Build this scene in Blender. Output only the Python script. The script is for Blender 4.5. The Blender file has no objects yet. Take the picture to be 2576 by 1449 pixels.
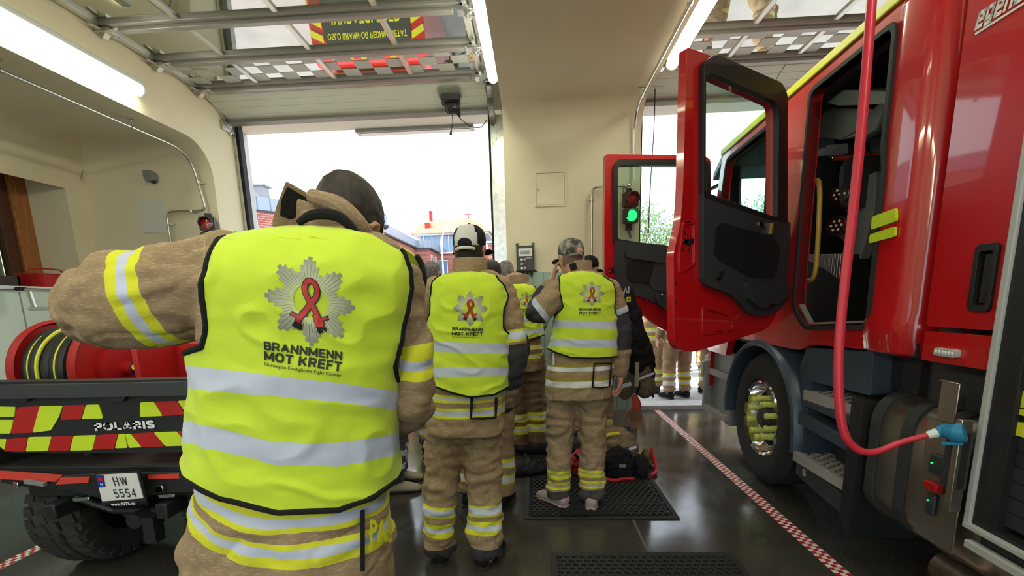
import bpy, math, random
import numpy as np
from mathutils import Vector, Matrix, noise
from mathutils.geometry import tessellate_polygon
random.seed(7)
SC = bpy.context.scene
COL = SC.collection
R = math.radians
# ------------------------------------------------------------------ camera
F_, CX_, CY_, CAM_H = 1150., 1288., 966., 1.43
def _axes(pitch=-.1775, roll=-.028, yaw=-.051):
    cy, sy, cp, sp, cr, sr = math.cos(yaw), math.sin(yaw), math.cos(pitch), math.sin(pitch), math.cos(roll), math.sin(roll)
    f = np.array([sy*cp, cy*cp, sp]); r = np.array([cy, -sy, 0]); u = np.cross(r, f)
    return cr*r+sr*u, -sr*r+cr*u, f
RV, UV_, FV = _axes()
cam = bpy.data.cameras.new('camera'); camo = bpy.data.objects.new('camera', cam); COL.objects.link(camo)
cam.sensor_width = 36; cam.sensor_fit = 'HORIZONTAL'; cam.lens = F_/2576*36; cam.shift_y = (CY_-724.5)/2576
cam.clip_start = .05; cam.clip_end = 400
camo.matrix_world = Matrix([[RV[i], UV_[i], -FV[i], (0, 0, CAM_H)[i]] for i in range(3)]+[[0, 0, 0, 1]])
SC.camera = camo
# survey helpers: where the sight line through a photograph pixel meets a real plane of the place
O_ = np.array([0, 0, CAM_H])
def ray(x, y): return FV+(x-CX_)/F_*RV-(y-CY_)/F_*UV_
def onplane(x, y, p0, n):
    d = ray(x, y); n = np.array(n, float); return O_+d*((np.array(p0, float)-O_)@n)/(d@n)
def aty(x, y, Y): return onplane(x, y, (0, Y, 0), (0, 1, 0))
def atx(x, y, X): return onplane(x, y, (X, 0, 0), (1, 0, 0))
def atz(x, y, z=0): return onplane(x, y, (0, 0, z), (0, 0, 1))
# ------------------------------------------------------------------ colour management, sky and sun
SC.view_settings.view_transform = 'Standard'; SC.view_settings.look = 'None'
SC.view_settings.gamma = 1; SC.view_settings.use_curve_mapping = False
SC.view_settings.exposure = EXPOSURE = 0.42
W = bpy.data.worlds.new('sky'); SC.world = W; W.use_nodes = True
bg = W.node_tree.nodes['Background']; bg.inputs[0].default_value = (.80, .90, 1, 1); bg.inputs[1].default_value = 2.6
sun = bpy.data.lights.new('sun', 'SUN'); sun.energy = 9; sun.angle = R(.6); sun.color = (1, .93, .8)
suno = bpy.data.objects.new('sun', sun); COL.objects.link(suno)
suno.rotation_euler = (R(44), 0, R(-80)); suno.location = (-12, 8, 20)

# ------------------------------------------------------------------ materials
def _n(nt, t, **k):
    n = nt.nodes.new(t)
    for a, b in k.items(): setattr(n, a, b)
    return n
def mat(name, col, rough=.5, metal=0, bump=0, bscale=60, vary=0, vscale=3, spec=.5, coat=0, emit=None, estr=0, trans=0, ior=1.45, alpha=1, bdist=.01, stretch=None, sheen=0):
    m = bpy.data.materials.new(name); m.use_nodes = True; nt = m.node_tree; b = nt.nodes['Principled BSDF']
    b.inputs['Base Color'].default_value = (*col, 1); b.inputs['Roughness'].default_value = rough
    b.inputs['Metallic'].default_value = metal; b.inputs['Specular IOR Level'].default_value = spec
    b.inputs['Coat Weight'].default_value = coat; b.inputs['Coat Roughness'].default_value = .04
    b.inputs['IOR'].default_value = ior; b.inputs['Transmission Weight'].default_value = trans; b.inputs['Alpha'].default_value = alpha
    if sheen: b.inputs['Sheen Weight'].default_value = sheen
    if emit: b.inputs['Emission Color'].default_value = (*emit, 1); b.inputs['Emission Strength'].default_value = estr
    if bump or vary:
        tc = _n(nt, 'ShaderNodeTexCoord'); src = tc.outputs['Object']
        if stretch:
            mp = _n(nt, 'ShaderNodeMapping'); mp.inputs['Scale'].default_value = stretch; nt.links.new(src, mp.inputs[0]); src = mp.outputs[0]
    if vary:
        nz = _n(nt, 'ShaderNodeTexNoise'); nz.inputs['Scale'].default_value = vscale; nz.inputs['Detail'].default_value = 6
        mx = _n(nt, 'ShaderNodeMix', data_type='RGBA'); nt.links.new(src, nz.inputs['Vector'])
        mr = _n(nt, 'ShaderNodeMapRange'); mr.inputs[1].default_value = .3; mr.inputs[2].default_value = .7
        nt.links.new(nz.outputs[0], mr.inputs[0]); nt.links.new(mr.outputs[0], mx.inputs[0])
        mx.inputs[6].default_value = (*[c*(1-vary) for c in col], 1); mx.inputs[7].default_value = (*[min(1, c*(1+vary)) for c in col], 1)
        nt.links.new(mx.outputs[2], b.inputs['Base Color'])
    if bump:
        nb = _n(nt, 'ShaderNodeTexNoise'); nb.inputs['Scale'].default_value = bscale; nb.inputs['Detail'].default_value = 4
        nt.links.new(src, nb.inputs['Vector']); bp = _n(nt, 'ShaderNodeBump'); bp.inputs['Strength'].default_value = bump; bp.inputs['Distance'].default_value = bdist
        nt.links.new(nb.outputs[0], bp.inputs['Height']); nt.links.new(bp.outputs[0], b.inputs['Normal'])
    return m
def bands(m, attr, base, segs, lo=0., hi=2.):
    """colour by a stored length along the garment: sewn bands at given lengths"""
    nt = m.node_tree; b = nt.nodes['Principled BSDF']
    at = _n(nt, 'ShaderNodeAttribute', attribute_name=attr)
    mr = _n(nt, 'ShaderNodeMapRange'); mr.inputs[1].default_value = lo; mr.inputs[2].default_value = hi
    cr = _n(nt, 'ShaderNodeValToRGB'); cr.color_ramp.interpolation = 'CONSTANT'
    el = cr.color_ramp.elements; el.remove(el[1]); el[0].position = 0; el[0].color = (0, 0, 0, 0)
    for a, z, c in sorted(segs):
        for p, cc in ((a, (*c, 1)), (z, (0, 0, 0, 0))):
            p = (p-lo)/(hi-lo)
            ex = [q for q in el if abs(q.position-p) < 1e-5]
            if ex:
                if cc[3]: ex[0].color = cc
            else:
                q = el.new(p); q.color = cc
    nt.links.new(at.outputs['Fac'], mr.inputs[0]); nt.links.new(mr.outputs[0], cr.inputs[0])
    mx = _n(nt, 'ShaderNodeMix', data_type='RGBA'); nt.links.new(cr.outputs[1], mx.inputs[0]); nt.links.new(cr.outputs[0], mx.inputs[7])
    old = b.inputs['Base Color'].links
    if old: nt.links.new(old[0].from_socket, mx.inputs[6])
    else: mx.inputs[6].default_value = (*base, 1)
    nt.links.new(mx.outputs[2], b.inputs['Base Color'])
    return m
RED = (.50, .006, .010); LIME = (.57, .73, .03); SAND = (.30, .205, .115); SILVER = (.52, .56, .70); YEL = (.66, .66, .03); BLK = (.014, .014, .016)
M = dict(
 red=mat('red_paint', RED, .28, coat=1, spec=.5), redd=mat('red_plastic', (.42, .01, .01), .45),
 wall=mat('cream_plaster', (.74, .67, .48), .8, bump=.15, bscale=40, vary=.03, vscale=2),
 white=mat('white_paint', (.72, .74, .72), .4), cream=mat('cream_panel', (.60, .60, .50), .45, bump=.05, bscale=200),
 alu=mat('aluminium', (.55, .54, .50), .35, metal=.7), alud=mat('aluminium_grey', (.27, .25, .23), .4, metal=.3),
 galv=mat('galvanised_steel', (.55, .55, .52), .28, metal=1, bump=.1, bscale=30, vary=.15, vscale=20),
 chrome=mat('chrome', (.8, .8, .8), .08, metal=1), stain=mat('stainless_steel', (.55, .50, .42), .33, metal=1, bump=.05, bscale=8, vary=.1, vscale=4),
 black=mat('black_plastic', BLK, .45), rub=mat('black_rubber', (.018, .018, .018), .75, bump=.2, bscale=80), blackg=mat('black_gloss', (.01, .01, .012), .15, coat=.5),
 dgrey=mat('dark_grey_plastic', (.035, .037, .042), .55, bump=.15, bscale=250), bluegrey=mat('blue_grey_plastic', (.045, .06, .085), .35),
 grey=mat('grey_plastic', (.22, .22, .23), .5), lgrey=mat('light_grey', (.45, .45, .45), .5),
 liner=mat('cab_liner', (.20, .22, .19), .7), lime=mat('lime_foil', LIME, .35), yel=mat('yellow_foil', YEL, .35), yplas=mat('pale_yellow_plastic', (.62, .66, .14), .4),
 yrail=mat('yellow_rail', (.48, .26, .03), .4), orange=mat('orange_red_pipe', (.6, .07, .02), .35), silver=mat('reflective_tape', SILVER, .4),
 glass=None, green=mat('green_boards', (.36, .50, .43), .5), plinth=mat('plinth_stone', (.30, .25, .21), .4, vary=.1, vscale=10),
 wood=mat('oak_frame', (.36, .14, .04), .35, bump=.1, bscale=20, vary=.25, vscale=6, stretch=(8, 8, 1)), skin=mat('skin', (.50, .25, .17), .55, vary=.10, vscale=14),
 blue=mat('blue_plastic', (.02, .22, .42), .4), cable=mat('red_cable', (.62, .03, .06), .35), amber=mat('amber_reflector', (.7, .30, .01), .3),
 asphalt=mat('pavement', (.34, .33, .31), .9, bump=.3, bscale=50, vary=.12, vscale=1.5), black2=mat('black_cloth', (.013, .013, .014), .85, spec=.2, bump=.4, bscale=120),
)
def glassmat(name, tint=(.9, 1, .97), refl=.5, rough=.0):
    m = bpy.data.materials.new(name); m.use_nodes = True; nt = m.node_tree; nt.nodes.clear()
    o = _n(nt, 'ShaderNodeOutputMaterial'); t = _n(nt, 'ShaderNodeBsdfTransparent'); t.inputs[0].default_value = (*tint, 1)
    g = _n(nt, 'ShaderNodeBsdfGlossy'); g.inputs['Roughness'].default_value = rough
    fr = _n(nt, 'ShaderNodeFresnel'); fr.inputs[0].default_value = 1.5
    mr = _n(nt, 'ShaderNodeMath', operation='MULTIPLY_ADD'); mr.inputs[1].default_value = 1-refl; mr.inputs[2].default_value = refl
    if refl < .1: mr.inputs[1].default_value = 1; mr.inputs[2].default_value = 0
    mx = _n(nt, 'ShaderNodeMixShader'); nt.links.new(fr.outputs[0], mr.inputs[0])
    ge = _n(nt, 'ShaderNodeNewGeometry'); iv = _n(nt, 'ShaderNodeMath', operation='SUBTRACT'); iv.inputs[0].default_value = 1; nt.links.new(ge.outputs['Backfacing'], iv.inputs[1])
    ml = _n(nt, 'ShaderNodeMath', operation='MULTIPLY'); nt.links.new(mr.outputs[0], ml.inputs[0]); nt.links.new(iv.outputs[0], ml.inputs[1]); nt.links.new(ml.outputs[0], mx.inputs[0])
    nt.links.new(t.outputs[0], mx.inputs[1]); nt.links.new(g.outputs[0], mx.inputs[2]); nt.links.new(mx.outputs[0], o.inputs[0])
    return m
M['glass'] = glassmat('clear_glass', (.80, .93, .90), .0)
M['doorglass'] = glassmat('twin_wall_glazing', (.82, .86, .74), .42)
def lampmat(name, col, s):
    m = bpy.data.materials.new(name); m.use_nodes = True; nt = m.node_tree; nt.nodes.clear()
    o = _n(nt, 'ShaderNodeOutputMaterial'); e = _n(nt, 'ShaderNodeEmission'); e.inputs[0].default_value = (*col, 1); e.inputs[1].default_value = s
    nt.links.new(e.outputs[0], o.inputs[0]); return m
M['tube'] = lampmat('lit_tube', (.98, 1, .78), 24)
M['greenlamp'] = lampmat('lit_green_lens', (.02, 1, .25), 1.1)
M['reddim'] = mat('red_lens', (.30, .01, .01), .15, coat=1)
def patnode(m, kind, c1, c2, scale=(1, 1, 1), **k):
    """replace the base colour by a checker / brick / stripe pattern in object space"""
    nt = m.node_tree; b = nt.nodes['Principled BSDF']; tc = _n(nt, 'ShaderNodeTexCoord'); mp = _n(nt, 'ShaderNodeMapping')
    mp.inputs['Scale'].default_value = scale; mp.inputs['Rotation'].default_value = k.get('rot', (0, 0, 0)); nt.links.new(tc.outputs['Object'], mp.inputs[0])
    if kind == 'checker':
        t = _n(nt, 'ShaderNodeTexChecker'); t.inputs['Scale'].default_value = 1; t.inputs[1].default_value = (*c1, 1); t.inputs[2].default_value = (*c2, 1)
    else:
        t = _n(nt, 'ShaderNodeTexBrick'); t.offset = k.get('offset', .5); t.inputs['Scale'].default_value = 1
        t.inputs['Color1'].default_value = (*c1, 1); t.inputs['Color2'].default_value = (*k.get('c3', c1), 1); t.inputs['Mortar'].default_value = (*c2, 1)
        t.inputs['Mortar Size'].default_value = k.get('mortar', .03); t.inputs['Brick Width'].default_value = k.get('bw', .5); t.inputs['Row Height'].default_value = k.get('rh', .25)
    nt.links.new(mp.outputs[0], t.inputs[0]); nt.links.new(t.outputs[0], b.inputs['Base Color']); return m

# ------------------------------------------------------------------ mesh helpers
class MB:
    def __init__(s): s.v = []; s.f = []; s.m = []; s.mi = 0
    def add(s, vs, fs):
        n = len(s.v); s.v += [tuple(map(float, p)) for p in vs]; s.f += [tuple(i+n for i in f) for f in fs]; s.m += [s.mi]*len(fs); return s
    def box(s, x0, x1, y0, y1, z0, z1):
        return s.add([(x, y, z) for z in (z0, z1) for y in (y0, y1) for x in (x0, x1)], [(0, 2, 3, 1), (4, 5, 7, 6), (0, 1, 5, 4), (2, 6, 7, 3), (0, 4, 6, 2), (1, 3, 7, 5)])
    def obox(s, c, ax, ay, az):
        c, ax, ay, az = [np.array(q, float) for q in (c, ax, ay, az)]
        return s.add([c+i*ax+j*ay+k*az for k in (-1, 1) for j in (-1, 1) for i in (-1, 1)], [(0, 2, 3, 1), (4, 5, 7, 6), (0, 1, 5, 4), (2, 6, 7, 3), (0, 4, 6, 2), (1, 3, 7, 5)])
    def bar(s, a, b, w, h=None, up=(0, 0, 1)):
        a, b = np.array(a, float), np.array(b, float); d = b-a; L = np.linalg.norm(d); d /= L; up = np.array(up, float)
        if abs(d@up) > .98: up = np.array([0, 1., 0])
        x = np.cross(d, up); x /= np.linalg.norm(x); z = np.cross(x, d)
        return s.obox((a+b)/2, x*w/2, d*L/2, z*(h or w)/2)
    def tube(s, pts, r, n=10, closed=False, cap=True, sub=0):
        P = [np.array(p, float) for p in pts]
        rr = list(r) if hasattr(r, '__len__') else [r]*len(P)
        kp = [i for i in range(len(P)) if i == 0 or np.linalg.norm(P[i]-P[i-1]) > 1e-6]; P = [P[i] for i in kp]; rr = [rr[i] for i in kp]
        if sub: P, rr = smoothpath(P, rr, sub)
        N = len(P); T = []
        for i in range(N):
            if closed: t = P[(i+1) % N]-P[i-1]
            else: t = P[min(i+1, N-1)]-P[max(i-1, 0)]
            T.append(t/(np.linalg.norm(t)+1e-9))
        u = np.cross(T[0], (0, 0, 1.)); u = u if np.linalg.norm(u) > .1 else np.cross(T[0], (0, 1., 0)); u /= np.linalg.norm(u)
        vs = []; fs = []
        for i in range(N):
            u2 = u-T[i]*(u@T[i])
            if np.linalg.norm(u2) < 1e-3: u2 = np.cross(T[i], (.3, .8, .52))
            u = u2/np.linalg.norm(u2); w = np.cross(T[i], u)
            for k in range(n):
                a = 2*math.pi*k/n; vs.append(P[i]+rr[i]*(math.cos(a)*u+math.sin(a)*w))
        for i in range(N if closed else N-1):
            j = (i+1) % N
            for k in range(n): fs.append((i*n+k, i*n+(k+1) % n, j*n+(k+1) % n, j*n+k))
        if cap and not closed: fs += [tuple(range(n-1, -1, -1)), tuple((N-1)*n+k for k in range(n))]
        return s.add(vs, fs)
    def limb(s, pts, rr, n=14, sub=4, ce=1.0):
        """closed round-ended limb for remeshing"""
        P = [np.array(p, float) for p in pts]; P, rr = smoothpath(P, list(rr), sub)
        a = P[0]-P[1]; a = a/np.linalg.norm(a); b = P[-1]-P[-2]; b = b/np.linalg.norm(b)
        P = [P[0]+a*rr[0]*k for k in (.95, .8, .45)]+P+[P[-1]+b*rr[-1]*k*ce for k in (.45, .8, .95)]
        rr = [rr[0]*k for k in (.25, .6, .9)]+rr+[rr[-1]*k for k in (.9, .6, .25)]
        return s.tube(P, rr, n)
    def cyl(s, a, b, r, r2=None, n=24): return s.tube([a, b], [r, r if r2 is None else r2], n)
    def rings(s, R_, cap=True, wrap=True):
        n = len(R_[0]); vs = [p for r in R_ for p in r]; fs = []
        for i in range(len(R_)-1):
            for k in range(n if wrap else n-1): fs.append((i*n+k, i*n+(k+1) % n, (i+1)*n+(k+1) % n, (i+1)*n+k))
        if cap: fs += [tuple(range(n-1, -1, -1)), tuple((len(R_)-1)*n+k for k in range(n))]
        return s.add(vs, fs)
    def ell(s, c, rx, ry, rz, n=16, m=10, rot=None):
        R_ = []
        for i in range(m+1):
            t = -math.pi/2+math.pi*(.02+.96*i/m)
            R_.append([(math.cos(t)*math.cos(2*math.pi*k/n)*rx, math.cos(t)*math.sin(2*math.pi*k/n)*ry, math.sin(t)*rz) for k in range(n)])
        Q = [[np.array(c, float)+(np.array(rot @ Vector(p)) if rot else np.array(p)) for p in r] for r in R_]
        return s.rings(Q)
    def lathe(s, prof, c=(0, 0, 0), axis='x', n=40, closed=True):
        """prof = (along axis, radius)"""
        vs = []
        for a, r in prof:
            for k in range(n):
                t = 2*math.pi*k/n; x, y = r*math.cos(t), r*math.sin(t)
                p = {'x': (a, x, y), 'y': (x, a, y), 'z': (x, y, a)}[axis]; vs.append((p[0]+c[0], p[1]+c[1], p[2]+c[2]))
        fs = []; N = len(prof)
        for i in range(N if closed else N-1):
            j = (i+1) % N
            for k in range(n): fs.append((i*n+k, i*n+(k+1) % n, j*n+(k+1) % n, j*n+k))
        return s.add(vs, fs)
    def prism(s, outer, holes, fn, d0, d1):
        """flat shape with holes: fn(u,v,d) -> xyz, thickness d0..d1"""
        loops = [outer]+list(holes)
        tri = tessellate_polygon([[Vector((u, v, 0)) for u, v in l] for l in loops])
        flat = [p for l in loops for p in l]; n = len(flat)
        vs = [fn(u, v, d0) for u, v in flat]+[fn(u, v, d1) for u, v in flat]
        fs = [tuple(t) for t in tri]+[tuple(i+n for i in t[::-1]) for t in tri]; o = 0
        for l in loops:
            k = len(l)
            for i in range(k): fs.append((o+i, o+(i+1) % k, o+(i+1) % k+n, o+i+n))
            o += k
        return s.add(vs, fs)
    def mesh(s, name):
        me = bpy.data.meshes.new(name); me.from_pydata(s.v, [], s.f); me.validate(); me.update(); return me
    def build(s, name, mats, parent=None, bevel=0, smooth=True, ang=35, seg=2, recalc=True, loc=None):
        me = s.mesh(name); mats = mats if isinstance(mats, (list, tuple)) else [mats]
        for m_ in mats: me.materials.append(m_)
        if len(mats) > 1 and len(me.polygons) == len(s.m): me.polygons.foreach_set('material_index', s.m)
        if recalc:
            import bmesh
            b = bmesh.new(); b.from_mesh(me); bmesh.ops.recalc_face_normals(b, faces=b.faces); b.to_mesh(me); b.free()
        if smooth: me.shade_smooth(); me.set_sharp_from_angle(angle=R(ang))
        o = bpy.data.objects.new(name, me); COL.objects.link(o)
        if parent is not None: o.parent = parent
        if loc is not None: o.location = loc
        if bevel:
            bv = o.modifiers.new('bevel', 'BEVEL'); bv.width = bevel; bv.segments = seg; bv.limit_method = 'ANGLE'; bv.angle_limit = R(40); bv.harden_normals = False
        return o
def smoothpath(P, rr, sub):
    Q = []; q = []
    n = len(P)
    if n < 3: 
        for k in range(sub+1): Q.append(P[0]+(P[1]-P[0])*k/sub); q.append(rr[0]+(rr[1]-rr[0])*k/sub)
        return Q, q
    for i in range(n-1):
        p0, p1, p2, p3 = P[max(i-1, 0)], P[i], P[i+1], P[min(i+2, n-1)]; r0, r1, r2, r3 = rr[max(i-1, 0)], rr[i], rr[i+1], rr[min(i+2, n-1)]
        for k in range(sub):
            t = k/sub
            f = lambda a, b, c, d: .5*((2*b)+(-a+c)*t+(2*a-5*b+4*c-d)*t*t+(-a+3*b-3*c+d)*t**3)
            Q.append(f(p0, p1, p2, p3)); q.append(max(.3*min(r1, r2), f(r0, r1, r2, r3)))
    Q.append(P[-1]); q.append(rr[-1]); return Q, q
def rrect(x0, x1, y0, y1, r, n=5):
    P = []
    for cx, cy, a in ((x1-r, y1-r, 0), (x0+r, y1-r, 90), (x0+r, y0+r, 180), (x1-r, y0+r, 270)):
        for k in range(n+1):
            t = R(a+90*k/n); P.append((cx+r*math.cos(t), cy+r*math.sin(t)))
    return P
def roundpoly(P, r, n=4):
    """round the corners of a polygon"""
    out = []; N = len(P)
    for i in range(N):
        p = np.array(P[i], float); a = np.array(P[i-1], float)-p; b = np.array(P[(i+1) % N], float)-p
        la, lb = np.linalg.norm(a), np.linalg.norm(b); rr = min(r[i] if hasattr(r, '__len__') else r, la*.45, lb*.45)
        if rr <= 0: out.append(tuple(p)); continue
        A = p+a/la*rr; B = p+b/lb*rr
        for k in range(n+1):
            t = k/n; q = (1-t)**2*A+2*t*(1-t)*p+t*t*B; out.append(tuple(q))
    return out
def tag(o, label=None, cat=None, group=None, kind=None):
    for k, v in (('label', label), ('category', cat), ('group', group), ('kind', kind)):
        if v: o[k] = v
    return o
def empty(name, loc=(0, 0, 0), rz=0, **k):
    o = bpy.data.objects.new(name, None); COL.objects.link(o); o.location = loc; o.rotation_euler = (0, 0, rz); o.empty_display_size = .1
    return tag(o, **k)
def part(name, parent, mats, fn, **k):
    mb = MB(); fn(mb); return mb.build(name, mats, parent, **k)
def copy_tree(o, parent=None):
    c = o.copy(); COL.objects.link(c)
    if parent is not None: c.parent = parent
    for ch in list(o.children): copy_tree(ch, c)
    return c
def textpolys(body, size=1., bold=0., shear=0., space=1.):
    cu = bpy.data.curves.new('lettering', 'FONT'); cu.body = body; cu.size = size; cu.align_x = 'CENTER'; cu.align_y = 'CENTER'
    cu.offset = bold; cu.shear = shear; cu.space_character = space; cu.resolution_u = 4
    o = bpy.data.objects.new('lettering', cu); COL.objects.link(o); dg = bpy.context.evaluated_depsgraph_get()
    me = bpy.data.meshes.new_from_object(o.evaluated_get(dg)); v = [tuple(p.co) for p in me.vertices]; f = [tuple(p.vertices) for p in me.polygons]
    bpy.data.objects.remove(o); bpy.data.curves.remove(cu); bpy.data.meshes.remove(me); return v, f
def subdiv(v, f, L):
    v = [tuple(p) for p in v]; f = [t for q in f for t in ([q] if len(q) == 3 else [(q[0], q[i], q[i+1]) for i in range(1, len(q)-1)])]; mid = {}
    d = lambda a, b: math.hypot(v[a][0]-v[b][0], v[a][1]-v[b][1])
    for _ in range(9):
        out = []; ch = False
        for t in f:
            e = max(range(3), key=lambda i: d(t[i], t[(i+1) % 3])); a, b, c = t[e], t[(e+1) % 3], t[(e+2) % 3]
            if d(a, b) > L:
                k = (min(a, b), max(a, b))
                if k not in mid: mid[k] = len(v); v.append(tuple((v[a][i]+v[b][i])/2 for i in range(3)))
                out += [(a, mid[k], c), (mid[k], b, c)]; ch = True
            else: out.append(t)
        f = out
        if not ch: break
    return v, f
GL_ = {'A': (.88, [[(0, 0), (.5, 1), (1, 0)], [(.2, .34), (.8, .34)]]), 'B': (.78, [[(0, 0), (0, 1), (.7, 1), (.95, .9), (.95, .63), (.7, .53), (0, .53)], [(.65, .53), (1, .42), (1, .1), (.75, 0), (0, 0)]]),
 'D': (.8, [[(0, 0), (0, 1), (.6, 1), (1, .75), (1, .25), (.6, 0), (0, 0)]]), 'E': (.70, [[(1, 1), (0, 1), (0, 0), (1, 0)], [(0, .51), (.9, .51)]]), 'F': (.66, [[(1, 1), (0, 1), (0, 0)], [(0, .5), (.85, .5)]]),
 'G': (.84, [[(1, .8), (.7, 1), (.3, 1), (0, .7), (0, .3), (.3, 0), (.75, 0), (1, .2), (1, .48), (.55, .48)]]), 'I': (.22, [[(.5, 0), (.5, 1)]]), 'K': (.80, [[(0, 0), (0, 1)], [(1, 1), (.08, .42)], [(.36, .58), (1, 0)]]),
 'L': (.66, [[(0, 1), (0, 0), (1, 0)]]), 'M': (1.0, [[(0, 0), (0, 1), (.5, .1), (1, 1), (1, 0)]]), 'N': (.82, [[(0, 0), (0, 1), (1, 0), (1, 1)]]), 'O': (.92, [[(.3, 1), (.7, 1), (1, .72), (1, .28), (.7, 0), (.3, 0), (0, .28), (0, .72), (.3, 1), (.7, 1)]]),
 'P': (.74, [[(0, 0), (0, 1), (.75, 1), (1, .87), (1, .58), (.75, .45), (0, .45)]]), 'R': (.80, [[(0, 0), (0, 1), (.72, 1), (.95, .87), (.95, .6), (.72, .47), (0, .47)], [(.55, .47), (1, 0)]]),
 'S': (.76, [[(1, .8), (.75, 1), (.25, 1), (0, .85), (0, .67), (.25, .54), (.75, .46), (1, .33), (1, .15), (.75, 0), (.25, 0), (0, .2)]]), 'T': (.76, [[(0, 1), (1, 1)], [(.5, 1), (.5, 0)]]), '-': (.4, [[(0, .45), (1, .45)]]),
 'e': (.72, [[(0, .5), (1, .5), (1, 1), (0, 1), (0, 0), (1, 0)]]), 'g': (.72, [[(1, 1), (0, 1), (0, .25), (1, .25), (1, 1), (1, -.15), (.1, -.15)]]), 'n': (.72, [[(0, 0), (0, 1), (1, 1), (1, 0)]]), 's': (.7, [[(1, 1), (0, 1), (0, .5), (1, .5), (1, 0), (0, 0)]]),
 'H': (.7, [[(0, 0), (0, 1)], [(1, 0), (1, 1)], [(0, .52), (1, .52)]]), 'W': (.95, [[(0, 1), (.25, 0), (.5, .9), (.75, 0), (1, 1)]]), '5': (.62, [[(.95, 1), (.08, 1), (0, .55), (.6, .62), (1, .45), (1, .15), (.7, 0), (.25, 0), (0, .18)]]), '4': (.66, [[(.75, 0), (.75, 1), (0, .28), (1, .28)]])}
def blockpolys(body, t=.2, gap=.12):
    """heavy block lettering built from strokes, height 1"""
    v, f, x = [], [], 0
    for ch in body:
        if ch == ' ': x += .42; continue
        W_, S_ = GL_[ch]
        S2 = []
        for st in S_:
            cur = [st[0]]
            for i in range(1, len(st)):
                cur.append(st[i])
                if i < len(st)-1:
                    a = np.array(st[i], float)-st[i-1]; c = np.array(st[i+1], float)-st[i]
                    if (a@c)/(np.linalg.norm(a)*np.linalg.norm(c)) < .3: S2.append(cur); cur = [st[i]]
            S2.append(cur)
        for st in S2:
            P = [np.array([x+t/2+a*(W_-t), t/2+c*(1-t)]) for a, c in st]; n = len(P); base = len(v)
            for i in range(n):
                d0 = P[i]-P[i-1] if i else P[1]-P[0]; d1 = P[i+1]-P[i] if i < n-1 else P[-1]-P[-2]; d0 = d0/np.linalg.norm(d0); d1 = d1/np.linalg.norm(d1)
                m = np.array([-(d0+d1)[1], (d0+d1)[0]]); m /= np.linalg.norm(m)+1e-9; k = min(1.5, 1/max(.3, m@np.array([-d0[1], d0[0]])))
                e = d0*t/2*(.98 if abs(d0[0]) < .1 or abs(d0[1]) < .1 else .1)*(-1 if i == 0 else 1) if i in (0, n-1) else 0
                for sg in (-1, 1): q = P[i]+m*sg*t/2*k+e; q[1] = min(1, q[1]); q[1] = max(0 if ch != 'g' else -1, q[1]); v.append((q[0], q[1], 0))
            for i in range(n-1): f.append((base+2*i, base+2*i+2, base+2*i+3, base+2*i+1))
        x += W_+gap
    return v, f
def block(mb, body, w, fn, h=None, t=.2, gap=.12, shear=0, res=None):
    v, f = blockpolys(body, t, gap); X = max(p[0] for p in v); sx = w/X; sy = sx if h is None else h
    v = [((p[0]-X/2)*sx+shear*(p[1]-.5)*sy, (p[1]-.5)*sy, 0) for p in v]
    if res: v, f = subdiv(v, f, res)
    mb.add([fn(p[0], p[1]) for p in v], f)
def lettering(mb, body, w, fn, bold=0., shear=0., h=None, space=1.):
    """add text scaled to width w (height h); fn(u,v)->xyz"""
    v, f = textpolys(body, 1, bold, shear, space); xs = [p[0] for p in v]; ys = [p[1] for p in v]
    sx = w/(max(xs)-min(xs)); sy = sx if h is None else h/(max(ys)-min(ys)); cx = (max(xs)+min(xs))/2; cy = (max(ys)+min(ys))/2
    mb.add([fn((p[0]-cx)*sx, (p[1]-cy)*sy) for p in v], f)
_empty0 = empty
def empty(name, loc=(0, 0, 0), rz=0, label=None, cat=None, group=None, kind=None, category=None): 
    o = bpy.data.objects.new(name, None); COL.objects.link(o); o.location = loc; o.rotation_euler = (0, 0, rz); o.empty_display_size = .1
    return tag(o, label, cat or category, group, kind)
# ================================================================== the garage bay
S = dict(kind='structure')
m_floor = mat('polished_concrete', (.050, .046, .040), .13, vary=.22, vscale=1.3, spec=.75)
_nt = m_floor.node_tree; _b = _nt.nodes['Principled BSDF']
_tc = _n(_nt, 'ShaderNodeTexCoord'); _v = _n(_nt, 'ShaderNodeTexVoronoi'); _v.inputs['Scale'].default_value = 60; _nt.links.new(_tc.outputs['Object'], _v.inputs['Vector'])
_c = _n(_nt, 'ShaderNodeValToRGB'); _c.color_ramp.elements[0].position = .04; _c.color_ramp.elements[0].color = (.30, .27, .22, 1); _c.color_ramp.elements[1].position = .16; _c.color_ramp.elements[1].color = (0, 0, 0, 1)
_nt.links.new(_v.outputs['Distance'], _c.inputs[0]); _mx = _n(_nt, 'ShaderNodeMix', data_type='RGBA', blend_type='ADD'); _mx.inputs[0].default_value = .35
_nt.links.new(_b.inputs['Base Color'].links[0].from_socket, _mx.inputs[6]); _nt.links.new(_c.outputs[0], _mx.inputs[7]); _nt.links.new(_mx.outputs[2], _b.inputs['Base Color'])
_z = _n(_nt, 'ShaderNodeTexNoise'); _z.inputs['Scale'].default_value = 2.2; _z.inputs['Detail'].default_value = 5; _nt.links.new(_tc.outputs['Object'], _z.inputs['Vector'])
_r = _n(_nt, 'ShaderNodeMapRange'); _r.inputs[1].default_value = .3; _r.inputs[2].default_value = .7; _r.inputs[3].default_value = .07; _r.inputs[4].default_value = .24
_nt.links.new(_z.outputs[0], _r.inputs[0]); _nt.links.new(_r.outputs[0], _b.inputs['Roughness'])
BACK = -5.0
tag(part('floor', None, m_floor, lambda b: b.box(-6, 8.5, BACK, 5.88, -.1, 0)), **S)
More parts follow.
